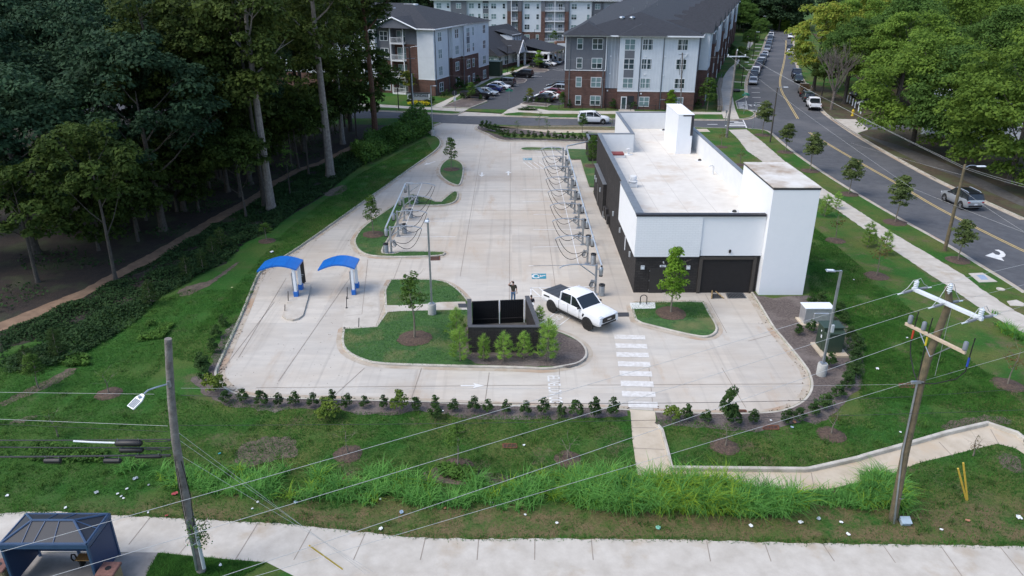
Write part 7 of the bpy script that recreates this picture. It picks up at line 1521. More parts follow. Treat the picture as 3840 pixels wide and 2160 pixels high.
tall=[(gs('L4',[(-60,880),(150,860),(400,890),(620,880),(900,900),(1200,930),(1330,980),(1600,1010),(1650,1060),(1500,1120),(1100,1110),(700,1090),(300,1080),(0,1050),(-150,1000)],Zf),640,.95),(gs('L4',[(1650,980),(2050,930),(2330,850),(2460,920),(2400,1000),(2300,1120),(2000,1060),(1750,1050)],Zf),170,.62),(gs('L3',[(0,860),(250,780),(480,800),(700,860),(980,780),(1200,880),(1550,850),(1900,900),(2200,820),(2576,800),(2576,1080),(2000,1080),(1500,1060),(900,1050),(500,1000),(0,1000)],Zf),330,.72),(gs('L1',[(1000,540),(1200,560),(1420,620),(1700,560),(2195,600),(2195,800),(1700,760),(1300,700),(1000,640)],Zf),130,.5),(gs('L6',[(0,760),(160,740),(260,880),(300,1000),(200,1080),(60,1060),(0,1000)],Zf),160,.8),(gs('L5',[(2200,640),(2300,760),(2440,900),(2536,960),(2536,980),(2350,900),(2150,700)],Zf),90,.55)]
Vs=[];Vy=[]
for q,n,L in tall:
 for c in scatter(q,n,rs):
  if n<400 and math.sin(c[0]*1.7+c[1])+math.sin(c[0]*.8-1.3*c[1])<-.8:continue
  k=20;P=c+rs.normal(size=(k,2))*.12;hh=L*(.55+.9*rs.rand()**1.3);v,f=blades(P,hh,.026,Zf,rs,.95,3)
  (Vy if(rs.rand()<.12 or(6.5<c[0]<10.2 and c[1]<29 and rs.rand()<.45))else Vs).append(v)
m8=np.array([[0,1,3,2],[2,3,5,4],[4,5,7,6]])
for nm,vv,mm,l_ in(('tall_grass',Vs,M_blade,'tall arching weed grass between the lawn and the near footpath'),('yellow_grass',Vy,M_bladey,'yellow green tufts among the tall weed grass')):
 V=np.concatenate(vv);n=len(V)//8;F=((np.arange(n)*8)[:,None,None]+m8[None]).reshape(-1,4)
 o=link(nm,np_mesh(nm,V,F,mm));tag(o,l_,'grass',None,'stuff')
lawn_near=[(-30,25.3),(-12,24.6),(0,25.05),(22,23.2),(30,24),(27,34),(24.5,45),(22.5,50.5),(20,50),(22,42)];
near_poly=[(-32,25.6)]+[(q[0],q[1]+.1)for q in near_far if-20<q[0]<26]+[(26,24.5),(32,33),(26,47),(23.3,52)]+[(21,47),(21.5,40),(19.5,35),(14,33.0),(9,34.2),(-9,35),(-18,36.2),(-22,38),(-21,45),(-19,52),(-25,52),(-34,40)]
far_l=gs('O',[(560,930),(640,790),(700,660),(900,520),(1090,380),(1070,350),(900,440),(720,580),(520,800),(430,900)],Zf);far_r=gs('O',[(2035,560),(2200,700),(2576,1020),(2576,1050),(2170,1000),(2150,860),(2100,760),(2035,745)],Zf)
P=np.concatenate([scatter(near_poly,210000,rs),scatter(far_l,60000,rs),scatter(far_r,70000,rs),scatter(gs('L1',[(1310,1260),(1500,1285),(2190,1345),(1900,1500),(1200,1500),(1230,1380)],Zf),9000,rs)])
lp_=np.array(link_poly);P=P[~inside_np(P,link_poly)&~inside_np(P,U)];P=P[(P[:,1]>27.4+.5*np.sin(P[:,0]*.9))|(P[:,1]<24.9)|(rs.rand(len(P))<.28)];hm=hummocks(P,1.4,33);P=P[hm+rs.rand(len(P))*.55>-.10]
V,F=blades(P,.13,.013,Zf,rs,.9,1)
o=link('lawn_grass',np_mesh('lawn_grass',V,F,M_lblade));tag(o,'short rough grass blades of the front lawn','grass',None,'stuff')
Ps=[scatter([q for q in isl_front],26000,rs),scatter(isl_left,9000,rs),scatter(isl_door,9000,rs)]
P=np.concatenate(Ps);bx_=(P[:,0]>-3.2)&(P[:,1]<47);P=P[~bx_];pth=gs('Q5',[(1085,1097),(1510,1072),(1700,1068),(1715,1130),(1200,1140),(1085,1150)],Zf);P=P[~inside_np(P,pth)]
V,F=blades(P,.09,.010,Zf,rs,.8,1)
o=link('island_grass',np_mesh('island_grass',V,F,M_lblade));tag(o,'short grass blades on the lot islands','grass',None,'stuff')
P0=scatter(near_poly,900,rs);P0=P0[~inside_np(P0,link_poly)];hm=hummocks(P0,.7,77);P0=P0[hm>-.05];vv=[]
for c in P0:
 v,f=blades(c+rs.normal(size=(14,2))*.10,.16+.26*rs.rand()**2,.016,Zf,rs,1.0,3);vv.append(v)
V=np.concatenate(vv);n=len(V)//8;F=((np.arange(n)*8)[:,None,None]+m8[None]).reshape(-1,4)
o=link('weed_tufts',np_mesh('weed_tufts',V,F,M_vine));tag(o,'scattered weed tufts in the front lawn','grass',None,'stuff')
ed=[(q[0],q[1])for q in near_far if-30<q[0]<30];P=[]
for i in range(len(ed)-1):
 a_,b2=np.array(ed[i]),np.array(ed[i+1]);L=np.linalg.norm(b2-a_);t_=rs.rand(int(L*60)+1)[:,None];P.append(a_+(b2-a_)*t_+np.column_stack([np.zeros(len(t_)),rs.normal(size=len(t_))*.10+.06]))
P=np.concatenate(P);V,F=blades(P,.16,.012,Zf,rs,1.0,1)
o=link('edge_grass',np_mesh('edge_grass',V,F,M_lblade));tag(o,'ragged grass fringe along the near footpath','grass',None,'stuff')
M_polew=mat('weathered_pole',(.25,.23,.215),.95,(.12,.105,.095),3.0,bump=.6,bscale=14,detail=9)
M_polet=mat('treated_pole',(.17,.13,.075),.95,(.085,.075,.045),3.0,bump=.6,bscale=14,detail=9)
M_wire=mat('pale_wire',(.48,.49,.48),.5,(.42,.43,.42),3)
M_wired=mat('dark_wire',(.035,.035,.036),.6,(.028,.028,.03),3)
M_arm=mat('white_crossarm',(.66,.70,.74),.5,(.58,.62,.66),3)
M_timber=mat('pale_timber',(.52,.42,.31),.8,(.42,.33,.24),5)
M_insg=mat('grey_insulator',(.18,.20,.23),.4,(.15,.17,.2),3)
M_insw=mat('white_insulator',(.66,.70,.72),.35,(.6,.64,.66),3)
def V3(p):return Vector(p)
def pole_mesh(base,top,r0,r1):
 b_,t_=V3(base),V3(top);return MB().tube([(0,0,-.05)]+[(t_-b_)*k for k in(.25,.5,.75,1)],[r0,r0*.75+r1*.25,(r0+r1)/2,r0*.25+r1*.75,r1],12)
WIRES=[]
def wire(name,a,b_,label,r=.008,sag=.0,m=None,group=None):
 a,b_=V3(a),V3(b_);pts=[];r*=.62
 n=14 if sag else 2
 for i in range(n+1):
  t=i/n;p=a.lerp(b_,t);p.z-=sag*4*t*(1-t);pts.append(p-a)
 o=single(name,MB().tube(pts,r,5),m or M_wire,label,'wire',group);o.location=a;return o
b0=g('O',2249,1310,LAWN);t0=zat('O',2383,722,b0[1]+.1)
rp=thing('utility_pole',b0,'brown treated utility pole with white and timber crossarms at the lower right','utility pole')
o=V3(b0);part('pole',MB().tube([V3((0,0,-.05))]+[V3(zat('O',x,y,b0[1]+.1*k/5))-o for k,(x,y)in enumerate(((2246,1305),(2277,1139),(2317,960),(2338,890),(2388,764),(2385,722)))],[.19,.18,.165,.155,.148,.135,.13],12),M_polet,rp)
Yp=t0[1]
a0=V3(g('L5',1300,335,11.0));a1=V3(g('L5',2115,688,11.0))
c0=V3((t0[0],t0[1]-.18,10.95));dd_=V3((a1.x-a0.x,a1.y-a0.y,0)).normalized();ca=math.atan2(dd_.y,dd_.x)
half=1.55
q=MB();q.box(tuple(c0-o),(half*2,.13,.15),rz=ca,bev=.01);arm=part('crossarm',q,M_arm,rp)
nd=V3((-dd_.y,dd_.x,0));
clamps=[]
for k,s in enumerate((-half+.12,.0,half-.12)):
 e=c0+dd_*s
 q=MB();base=e-o+V3((0,0,.08 if k!=1 else .5));prof=[]
 for j in range(4):prof+=[(.06,.0+j*.08),(.10,.03+j*.08),(.06,.06+j*.08)]
 q.lathe(tuple(base),[(.03,-.1)]+prof+[(.05,.34),(0,.36)],12);part('post_insulator',q,M_insw,arm)
 for sd in(-1,1):
  q=MB();p0=e-o+nd*sd*.1;p1=p0+nd*sd*.55+V3((0,0,-.03));pts=[];rr_=[]
  for j in range(13):
   pts.append(p0.lerp(p1,.2+.8*j/12));rr_.append(.035 if j%2 else .065)
  q.tube([p0,p0.lerp(p1,.2)],.02,6);q.tube(pts,rr_,8);part('strain_insulator',q,M_insg,arm)
  q=MB();q.tube([p1,p1+nd*sd*.28+V3((0,0,-.02))],.03,6);part('clamp',q,M_insw,arm)
 q=MB();p0=e-o-nd*.75;p1=e-o+nd*.75;tp_=base+V3((0,0,.36))
 q.tube([p0,p0.lerp(tp_,.4)+V3((0,0,-.02)),p0.lerp(tp_,.75)+V3((0,0,.12)),tp_,p1.lerp(tp_,.75)+V3((0,0,.14)),p1.lerp(tp_,.4),p1],.012,5);part('jumper',q,M_wire,arm)
 clamps.append(e)
c1=V3((t0[0]-.12,t0[1]-.2,9.45));q=MB();q.box(tuple(c1-o),(2.75,.1,.13),rz=ca,bev=.01);arm2=part('lower_crossarm',q,M_timber,rp)
q=MB();q.tube([tuple(c1+dd_*-.75+V3((0,-.06,0))-o),tuple(c1+V3((0,-.02,-.85))-o),tuple(c1+dd_*.75+V3((0,-.06,0))-o)],.025,4);part('arm_brace',q,M_galv,arm2)
M_sleeve=[mat('red_sleeve',(.45,.05,.02),.5),mat('yellow_sleeve',(.6,.5,.03),.5),mat('blue_sleeve',(.02,.06,.35),.5)]
pt_=V3((t0[0]-.25,t0[1]-.1,7.3))
for k,s in enumerate((-1.2,-.55,1.3)):
 e=c1+dd_*s-o
 q=MB();q.lathe(tuple(e+V3((0,0,.07))),[(.03,0),(.09,.04),(.09,.34),(.06,.38),(0,.39)],12);part('arrester',q,M_insg,arm2)
 f_=e+dd_*.22+V3((0,-.06,-.1));q=MB();q.tube([f_,f_+V3((0,0,-.38))],.04,8);part('cable_sleeve',q,M_sleeve[k],arm2)
 q=MB();q.tube([e+dd_*.24+V3((0,-.05,.75)),e+dd_*.22+V3((0,-.06,.3)),f_,f_+V3((0,0,-.6)),(f_+V3((0,0,-.9))).lerp(pt_-o,.15),(f_+V3((0,0,-1.2))).lerp(pt_-o,.6),pt_-o],.022,6);part('riser_cable',q,M_black,arm2)
q=MB();q.tube([(c0-o)+dd_*.2+V3((0,-.1,-.1)),(c0-o)+V3((.25,-.1,-3.2))],.012,4);part('ground_wire',q,M_galv,rp)
q=MB();q.tube([V3((-.1,-.19,.0)),V3(zat('O',2270,1139,b0[1]-.1))-o,V3(zat('O',2308,960,b0[1]-.08))-o],.04,6);part('conduit',q,M_galv,rp)
q=MB();q.lathe(tuple((V3(t0)-o)*.12),[(.2,-.02),(.2,.02)],12);part('pole_band',q,M_galv,rp)
q=MB();q.box(tuple(pt_-o+V3((-.1,-.1,.1))),(.5,.1,.1),rz=ca+1.2);part('neutral_bracket',q,M_galv,rp)
gw='overhead wires of the right pole'
ends=[g('L1',0,1230,10.3),g('L1',350,1449,10.3),g('L3',44,1449,10.3)]
for k,(e,en)in enumerate(zip(clamps,ends)):
 st_=e-nd*.95 if(-nd).y<0 else e+nd*.95
 d=(V3(en)-st_);en2=V3(en)+d.normalized()*8
 wire('power_line',st_,en2,['topmost diagonal wire from the right pole crossing the lawn to the left','second diagonal wire from the right pole crossing the lawn to the left','third diagonal wire from the right pole running over the near footpath'][k],.011,.12)
wire('power_line',pt_+V3((-.3,-.1,.15)),V3(g('L3',413,1449,7.0))+(V3(g('L3',413,1449,7.0))-pt_).normalized()*6,'lowest diagonal wire from the right pole over the near footpath',.011,.06)
for k,(e,(x,y))in enumerate(zip(clamps,((2536,95),(2536,325),(2536,565)))):
 st_=e+nd*.95 if(-nd).y<0 else e-nd*.95
 en=V3(zat('L5',x,y,Yp+3.5));en2=en+(en-st_)*1.5
 wire('power_line',st_,en2,['upper','middle','lower'][k]+' wire leaving the right pole towards the right frame edge',.009)
en=V3(zat('L5',2536,1088,Yp+3));wire('power_line',pt_+V3((.2,0,.1)),en+(en-pt_)*1.5,'neutral wire leaving the right pole below the timber crossarm',.009)
b1=g('O',507,1437,LAWN);t1=zat('O',424,852,b1[1]+.1)
lp=thing('utility_pole',b1,'weathered grey utility pole with cables and lamp arm at the lower left','utility pole');o=V3(b1)
part('pole',MB().tube([V3((0,0,-.05))]+[V3(zat('O',x,y,b1[1]+.1*k/6))-o for k,(x,y)in enumerate(((507,1436),(481,1325),(460,1220),(441,1105),(431,1006),(426,920),(423,852)))],[.19,.19,.18,.165,.15,.14,.13,.125],12),M_polew,lp)
def onl(x,y,dy=0,f='L2'):return V3(zat(f,x,y,b1[1]+dy))
q=MB();h0=onl(1622,670,-.1);q.tube([h0-o,onl(1500,705,-.4)-o,onl(1430,730,-.65)-o,onl(1390,765,-.8)-o],.03,6);q.box(tuple(h0-o+V3((.05,0,0))),(.08,.12,.25));la=part('lamp_arm',q,M_galv,lp)
hc=onl(1390,775,-.8);he=onl(1262,905,-1.25);d=(he-hc);L=d.length;d.normalize();up=V3((0,-.35,1)).normalized();sd=d.cross(up).normalized();up=sd.cross(d)
hq=MB();prof=[(.0,.07),(.1,.12),(.35*L,.17),(L,.16)]
vs=[]
for(s,w_)in prof:
 for(x,z)in((-w_,.0),(-w_,.05),(w_,.05),(w_,0)):vs.append(tuple(hc-o+d*s+sd*x+up*z))
fs=[(i*4+k,i*4+(k+1)%4,(i+1)*4+(k+1)%4,(i+1)*4+k)for i in range(3)for k in range(4)]+[(3,2,1,0),(12,13,14,15)]
hq.add(vs,fs);lh=part('lamp_head',hq,M_lens,la)
hq=MB()
for k in range(5):
 x=(-2+k)*.055;p0=hc-o+d*(.4*L)+sd*x+up*.06;p1=hc-o+d*(.95*L)+sd*x+up*.06;hq.tube([p0,p1],.011,4)
part('cooling_fin',hq,M_insg,lh)
hq=MB();hq.lathe(tuple(hc-o+d*.16+up*.06),[(.05,0),(.05,.08),(0,.09)],10);part('light_sensor',hq,M_lightgrey,lh)
for k,(pts,r)in enumerate(((((1440,490),(1470,700),(1505,900),(1530,1020)),.014),(((1460,560),(1500,800),(1530,960)),.012),(((1490,500),(1530,640),(1570,800),(1598,1050)),.016))):
 q=MB();q.tube([onl(x,y,-.2,'L1')-o for x,y in pts],r,6);part('riser_cable',q,M_black,lp)
q=MB();q.tube([onl(1540,990,-.18,'L1')-o,onl(1620,1400,-.2,'L1')-o],.05,8);part('conduit',q,M_galv,lp)
q=MB();q.tube([onl(1605,1040,-.15,'L1')-o,onl(1680,1385,-.2,'L1')-o],.075,8);part('conduit',q,M_lightgrey,lp)
q=MB();q.lathe(tuple(onl(1580,1160,0,'L1')-o),[(.26,-.02),(.26,.03)],14);part('strap',q,M_postwhite,lp)
iv=crown_mesh('vine',70,M_vine,(.16,.16,.9),16,30,.09,.8,.3,-1);vv=link('vine',iv,lp);vv.location=onl(1610,1020,.05,'L1')-o+V3((.12,-.1,-.3));vv['label']='green creeper climbing the pole'
gl_='overhead wires of the left pole'
def lw(name,x0,y0,x1,y1,label,r,m=None,f='L2',dy0=-.1,ext=1.25,dyl=0.0):
 a_=onl(x1,y1,dy0,f);e=onl(x0,y0,dyl,f);e2=a_+(e-a_)*ext;return wire(name,a_,e2,label,r,0,m)
lw('power_line',0,750,1490,768,'single pale wire passing the lamp head on the left',.009)
lw('power_line',0,1010,1620,1075,'upper thin cable left of the weathered pole',.011)
lw('power_line',0,1058,1620,1130,'lower thin cable left of the weathered pole',.011,M_wired)
cbm=M_wired
for y0,y1,l_ in((1212,1205,'top cable bundle with white sleeve left of the weathered pole'),(1278,1285,'middle cable bundle left of the weathered pole'),(1372,1355,'lowest thick cable bundle left of the weathered pole')):
 t=thing('cable_bundle',tuple(onl(1650,y1,-.2)),l_,'cable');o2=onl(1650,y1,-.2);e=onl(0,y0,-.1);e=o2+(e-o2)*1.3
 q=MB();q.tube([(0,0,0),(e-o2)*.5+V3((0,0,-.02)),e-o2],.022 if y0!=1372 else .035,6);part('cable',q,M_wired,t)
 q=MB();q.tube([onl(1650,y1+10,-.2)-o2,onl(1580,y1+22,-.22)-o2,onl(1400,y1+18,-.2)-o2],.018,6);part('lashed_cable',q,M_black,t)
 if y0==1212:q=MB();q.tube([onl(710,1222,-.2)-o2,onl(900,1232,-.2)-o2,onl(1112,1238,-.2)-o2],.035,8);part('white_sleeve',q,M_postwhite,t)
for x0,x1,y,h,l_ in((1118,1370,1242,.20,'large black splice case on the top cable bundle'),(1158,1382,1308,.17,'black splice case on the middle cable bundle'),(1310,1560,1370,.12,'slim black splice case nearest the weathered pole'),(428,592,1412,.17,'black splice case at the left end of the lowest bundle'),(1005,1170,1412,.17,'black splice case in the middle of the lowest bundle')):
 p0,p1=onl(x0,y,-.22),onl(x1,y,-.22);t=thing('splice_case',tuple(p0),l_,'cable box');q=MB();dlt=p1-p0
 q.tube([(0,0,0),dlt*.04,dlt*.06,dlt*.94,dlt*.96,dlt],[h*.45,h*.55,h*.62,h*.62,h*.55,h*.45],12);part('case',q,M_black,t)
 q=MB();[q.tube([dlt*u+V3((0,0,h*.4)),dlt*u+V3((0,0,h*1.1))],.012,4)for u in(.1,.9)];part('hanger',q,M_galv,t)
t=thing('cable_loop',tuple(onl(1350,1340,-.2)),'dark oval cable storage loop beside the weathered pole','cable');o2=onl(1350,1340,-.2);q=MB();p0=onl(1345,1345,-.2)-o2;p1=onl(1560,1320,-.2)-o2
q.tube([p0.lerp(p1,.5-.5*math.cos(a_))+V3((0,0,.18*math.sin(a_)*(1 if a_<math.pi else 1)))for a_ in[k*math.pi/10 for k in range(21)]],.016,5);part('loop',q,M_wired,t)
for k,((x0,y0),(x1,y1))in enumerate((((1470,270),(2195,835)),((1482,335),(2195,955)),((1500,465),(2195,990)))):
 a_=onl(x0,y0,-.05,'L1');e=V3(g('L3',690+k*25,1449,1.0));wire('guy_wire',a_,e+(e-a_)*.12,'%s guy wire from the weathered pole down to the right'%ORD[k],.008)
gp0=V3(g('L3',400,1338,2.0));gp1=V3(g('L3',560,1452,1.15));single('guy_guard',MB().tube([(0,0,0),gp1-gp0+(gp1-gp0)*.6],.03,6),mat('guard_yellow',(.62,.42,.06),.5,(.5,.34,.05),3),'yellow plastic guard on the guy wire over the near footpath','guard',loc=tuple(gp0))
def spanw(x0,y0,f1,x1,y1,dyr,label,r,m,sag=.1,ext=0):
 a_=onl(x0,y0,-.05);e=V3(zat(f1,x1,y1,b0[1]+dyr));wire('power_line',a_,e+(e-a_)*ext,label,r,sag,m)
spanw(1745,778,'L4',2482,215,.0,'dark twisted cable strung between the two utility poles',.016,M_wired,.35)
spanw(1725,1070,'L4',2576,325,-.3,'lower dark cable passing in front of the right pole',.013,M_wired,.18,.2)
spanw(1750,710,'L4',2482,121,.1,'thin upper cable strung between the two utility poles',.007,M_wire,.1,.0)
e0_=V3(zat('L4',2500,213,b0[1]));e1_=V3(zat('L6',1144,110,b0[1]+2));wire('power_line',e0_,e1_+(e1_-e0_)*.5,'dark cable leaving the right pole to the right',.012,0,M_wired)
def small_pole(f,bx_,by,tf,tx,ty,r,label,m=None):
 b_=g(f,bx_,by,LAWN);t_=zat(tf,tx,ty,b_[1]);o=thing('utility_pole',b_,label,'utility pole');part('pole',pole_mesh(b_,t_,r,r*.65),m or M_polet,o);return o,V3(b_),V3(t_)
bp_,bb,btp=small_pole('Q3',1838,1382,'Q3',1942,515,.17,'wooden pole with white crossarm standing by the crossing corner',M_polew)
q=MB();cA_=btp-bb+V3((0,-.15,-.7));q.box(tuple(cA_),(2.6,.12,.14),bev=.01);xa=part('crossarm',q,M_arm,bp_)
for s in(-1.2,0,1.2):
 q=MB();q.lathe(tuple(cA_+V3((s,0,.07 if s else .75))),[(.03,0),(.09,.05),(.06,.1),(.09,.15),(.06,.2),(0,.26)],10);part('post_insulator',q,M_insw,xa)
 q=MB();q.tube([cA_+V3((s,-.1,0)),cA_+V3((s+.25,-.5,-.05))],.05,6);part('strain_insulator',q,M_insg,xa)
q=MB();q.tube([(-.19,-.02,0),(-.19,-.02,3.4)],.03,5);q.tube([(-.25,-.1,2.2),(.0,-.05,2.4)],.02,5);part('conduit',q,M_galv,bp_)
rp2,rb2,rt2=small_pole('Q7',1903,1132,'Q7',2078,400,.16,'wooden pole with lamp arm standing on the road verge at the right',M_polet)
q=MB();e=V3(zat('Q7',2180,415,rt2.y-.1))-rb2;st_=rt2-rb2+V3((0,0,-.25));q.tube([st_,st_.lerp(e,.4)+V3((0,0,.14)),st_.lerp(e,.8)+V3((0,0,.1)),e],.035,6);la2=part('lamp_arm',q,M_galv,rp2)
q=MB();q.box(tuple(e+V3((.32,0,.0))),(.75,.28,.1),bev=.03);part('lamp_head',q,M_lens,la2)
tp,tb,tt=small_pole('Q3',2275,1432,'Q3',2350,880,.11,'slim dark pole with short lamp arm beside the first street tree',M_bark)
q=MB();q.tube([tt-tb,tt-tb+V3((.9,0,.05))],.03,5);la3=part('lamp_arm',q,M_galv,tp);q=MB();q.box(tuple(tt-tb+V3((1.15,0,.04))),(.6,.22,.09),bev=.02);part('lamp_head',q,M_lens,la3)
bq=V3(g('Q3',1372,1105,LAWN));btq=V3(zat('Q3',1393,530,bq.y));o=thing('utility_pole',tuple(bq),'pole with twin fuse arms in front of the right apartment block','utility pole');part('pole',pole_mesh(bq,btq,.17,.11),M_polew,o)
q=MB();q.tube([btq-bq+V3((-.6,0,-.3)),btq-bq+V3((1.2,-.1,-.25))],.04,5);ar_=part('crossarm',q,M_insg,o);q=MB();q.tube([btq-bq+V3((.2,-.2,-.9)),btq-bq+V3((.9,-.3,-.1))],.07,6);part('fuse_cutout',q,M_insw,ar_)
q=MB();q.tube([btq-bq+V3((-.3,-.2,-.8)),btq-bq+V3((-.45,-.3,-2)),btq-bq+V3((-.2,-.2,-3.6))],.03,5);q.tube([btq-bq+V3((.3,-.2,-.8)),btq-bq+V3((.45,-.3,-2)),btq-bq+V3((.2,-.2,-3.6))],.03,5);part('riser_cable',q,M_black,o)
aq=V3(g('Q2',937,1168,LAWN));atq=V3(zat('Q2',898,465,aq.y));o=thing('utility_pole',tuple(aq),'dark pole with lamp arm beside the vine clad tree and sign','utility pole');part('pole',pole_mesh(aq,atq,.18,.11),M_bark,o)
q=MB();q.tube([atq-aq+V3((0,0,-.3)),atq-aq+V3((-.8,0,-.1)),atq-aq+V3((-1.2,0,-.2))],.03,5);q.tube([atq-aq+V3((0,0,-.2)),atq-aq+V3((1.0,0,0))],.03,5);ar_=part('lamp_arm',q,M_galv,o);q=MB();q.box(tuple(atq-aq+V3((1.3,0,0))),(.6,.25,.1));part('lamp_head',q,M_lens,ar_)
q=MB();q.box(tuple((atq-aq)*.83),(1.6,.1,.12));part('crossarm',q,M_insg,o)
q=MB();q.tube([(.16,-.1,0),(atq-aq)*.62+V3((.14,-.1,0))],.09,6);part('conduit',q,M_lightgrey,o)
M_blackpole=mat('black_pole',(.015,.015,.016),.5,(.012,.012,.013),3)
for f,x,y,tf,tx,ty,l_ in(('Q2',793,1100,'Q2',772,780,'thin black lamp post on the verge before the left block'),('Q2',1885,730,'Q2',1886,462,'thin black lamp post beside the clubhouse'),('U2',1372,385,'U2',1372,50,'thin black lamp post before the far balconies'),('U3',300,805,'U3',365,290,'dark lamp post on the verge of the kerbside row'),('U3',95,1270,'U3',150,840,'slim lamp post near the head of the kerbside row'),('U3',470,330,'U3',495,5,'tall dark lamp post at the far end of the kerbside row'),('Q3',1215,1112,'Q3',1222,1005,'grey lamp post standing behind the rear tower')):
 b_=V3(g(f,x,y,LAWN));t_=V3(zat(tf,tx,ty,b_.y));o=thing('lamp_post',tuple(b_),l_,'lamp post');part('pole',MB().tube([(0,0,0),t_-b_],[.09,.06],8),M_blackpole,o)
 q=MB();hd_=-1 if 'behind' in l_ else 1;q.box(tuple(t_-b_+V3((.5*hd_,0,.03))),(.9,.22,.08),bev=.02);part('lamp_head',q,M_lens if f=='U3' else M_insg,o)
def tow(a_,f,x,y,Y,label,ext=.0,r=.012,sag=.15):e=V3(zat(f,x,y,Y));wire('power_line',a_,e+(e-a_)*ext,label,r,sag)
cw=bb+cA_
for k,(s,dz,(x,y))in enumerate(((-1.2,0,(2576,965)),(0,.7,(2576,580)),(1.2,0,(2576,560)))):
 a_=cw+V3((s+.2,-.4,dz));e=V3(zat('Q7',[1620,2062,2068][k],[595,430,418][k],[rt2.y+2,rt2.y,rt2.y][k]));wire('power_line',a_,e,['lowest','middle','uppermost'][k]+' wire crossing the road from the white crossarm',.012,.25)
 e2=V3(zat('Q7',x,y,rt2.y-8));wire('power_line',e,e2+(e2-e)*.4,['lowest','middle','uppermost'][k]+' wire running on over the road to the right frame edge',.012,.1)
tow(rt2+V3((0,0,-.9)),'Q4',905,1449,100,'cable sagging across the road from the lamp pole',.6,.011);tow(rt2+V3((0,0,-2.0)),'Q7',2576,955,rt2.y-6,'low cable from the lamp pole to the right frame edge',.3,.011)
a_=V3(zat('Q3',1210,830,bq.y));tow(btq+V3((0,0,-.5)),'Q3',1820,575,bb.y,'thin wire between the block pole and the crossing pole',0,.009);tow(btq+V3((0,0,-.8)),'Q2',955,575,aq.y,'thin wire in front of the apartment blocks',0,.009,.4);tow(btq+V3((0,0,-4.2)),'Q2',930,740,aq.y,'lower thin wire in front of the apartment blocks',0,.009,.5)
M_nvy=mat('shelter_blue',(.038,.078,.155),.5,(.028,.06,.125),3)
M_mesh=mat('dark_mesh_panel',(.022,.026,.036),.6,(.016,.02,.028),30)
M_meshb=mat('blue_mesh_panel',(.018,.042,.115),.55,(.013,.032,.09),30)
zr_=2.35
fl,fr2,br_,bl_2=[V3(g('L1',*p,zr_))for p in((0,1185),(695,1205),(885,940),(235,935))]
o=V3((fl.x,fl.y,LAWN));sh=thing('bus_shelter',tuple(o),'navy blue bus shelter with hipped mesh roof at the lower left corner','bus shelter')
fr2=V3((fr2.x,fl.y,zr_));Wd=fr2.x-fl.x;br_=V3((br_.x,br_.y,zr_));bl_2=V3((fl.x+.02,br_.y,zr_));br_.x=fr2.x+.02;Dp=br_.y-fl.y
H_=zr_-LAWN;X1,Y1_=Wd,Dp
rg_a,rg_b=V3((Y1_*.5,Y1_*.5,H_+.42)),V3((X1-Y1_*.5,Y1_*.5,H_+.42))
q=MB();A_,B_,C_,D_=(0,0,H_),(X1,0,H_),(X1,Y1_,H_),(0,Y1_,H_)
q.add([A_,B_,C_,D_,tuple(rg_a),tuple(rg_b)],[(0,1,5,4),(1,2,5),(2,3,4,5),(3,0,4)]);rfp=part('roof_panel',q,M_mesh,sh)
q=MB();
def bar(a_,b_,r=.04,up_=.012):q.tube([V3(a_)+V3((0,0,up_)),V3(b_)+V3((0,0,up_))],r,6)
bar(rg_a,rg_b,.05);[bar(a_,b_,.045)for a_,b_ in((A_,rg_a),(D_,rg_a),(B_,rg_b),(C_,rg_b),(A_,B_),(B_,C_),(C_,D_),(D_,A_))]
for u in(.33,.66):bar(V3(A_).lerp(V3(B_),.15+.7*u),rg_a.lerp(rg_b,u),.025);bar(V3(D_).lerp(V3(C_),.15+.7*u),rg_a.lerp(rg_b,u),.025)
bar(V3(A_).lerp(V3(B_),.25),rg_a,.025);bar(V3(B_).lerp(V3(C_),.5),rg_b,.025)
part('roof_rib',q,M_nvy,sh)
q=MB();q.box((X1/2,-.03,H_-.1),(X1+.1,.08,.2));q.box((X1/2,Y1_+.03,H_-.1),(X1+.1,.08,.2));q.box((-.03,Y1_/2,H_-.1),(.08,Y1_+.1,.2));q.box((X1+.03,Y1_/2,H_-.1),(.08,Y1_+.1,.2));part('roof_fascia',q,M_nvy,sh)
for x,y in((0,0),(X1,0),(X1,Y1_),(0,Y1_),(X1*.5,Y1_)):
 q=MB();q.box((x,y,H_/2-.1),(.1,.1,H_-.2),bev=.01);part('post',q,M_nvy,sh)
q=MB();q.box((X1,Y1_/2,1.05),(.03,Y1_-.12,1.75));part('side_panel',q,M_meshb,sh);q=MB();q.box((0,Y1_/2,1.05),(.03,Y1_-.12,1.75));part('side_panel',q,M_meshb,sh)
q=MB();q.box((X1/2,Y1_,1.15),(X1-.12,.03,1.5));part('rear_panel',q,M_mesh,sh);q=MB();q.box((X1/2,Y1_-.03,.36),(X1-.1,.06,.08));part('lower_rail',q,M_nvy,sh)
be=thing('shelter_bench',(o.x+X1-.75,o.y+Y1_-.55,LAWN+.01),'wooden seat with dark hoop arm inside the bus shelter','bench');q=MB();q.box((0,0,.45),(1.3,.4,.06),bev=.01);part('seat',q,mat('bench_wood',(.30,.16,.05),.7,(.2,.10,.035),6),be)
q=MB();q.tube([(-.66,-.22,.45),(-.72,-.25,.62),(-.78,-.1,.68),(-.8,.1,.5),(-.8,.2,.02)],.03,6);part('arm',q,M_black,be)
for x in(-.5,.5):part('leg',MB().box((x,0,.21),(.06,.3,.42)),M_black,be)
M_agg=mat('tan_aggregate',(.34,.24,.13),.9,(.22,.16,.09),20,bump=.6,bscale=40);M_lidr=mat('reddish_lid',(.20,.095,.075),.8,(.13,.06,.05),5)
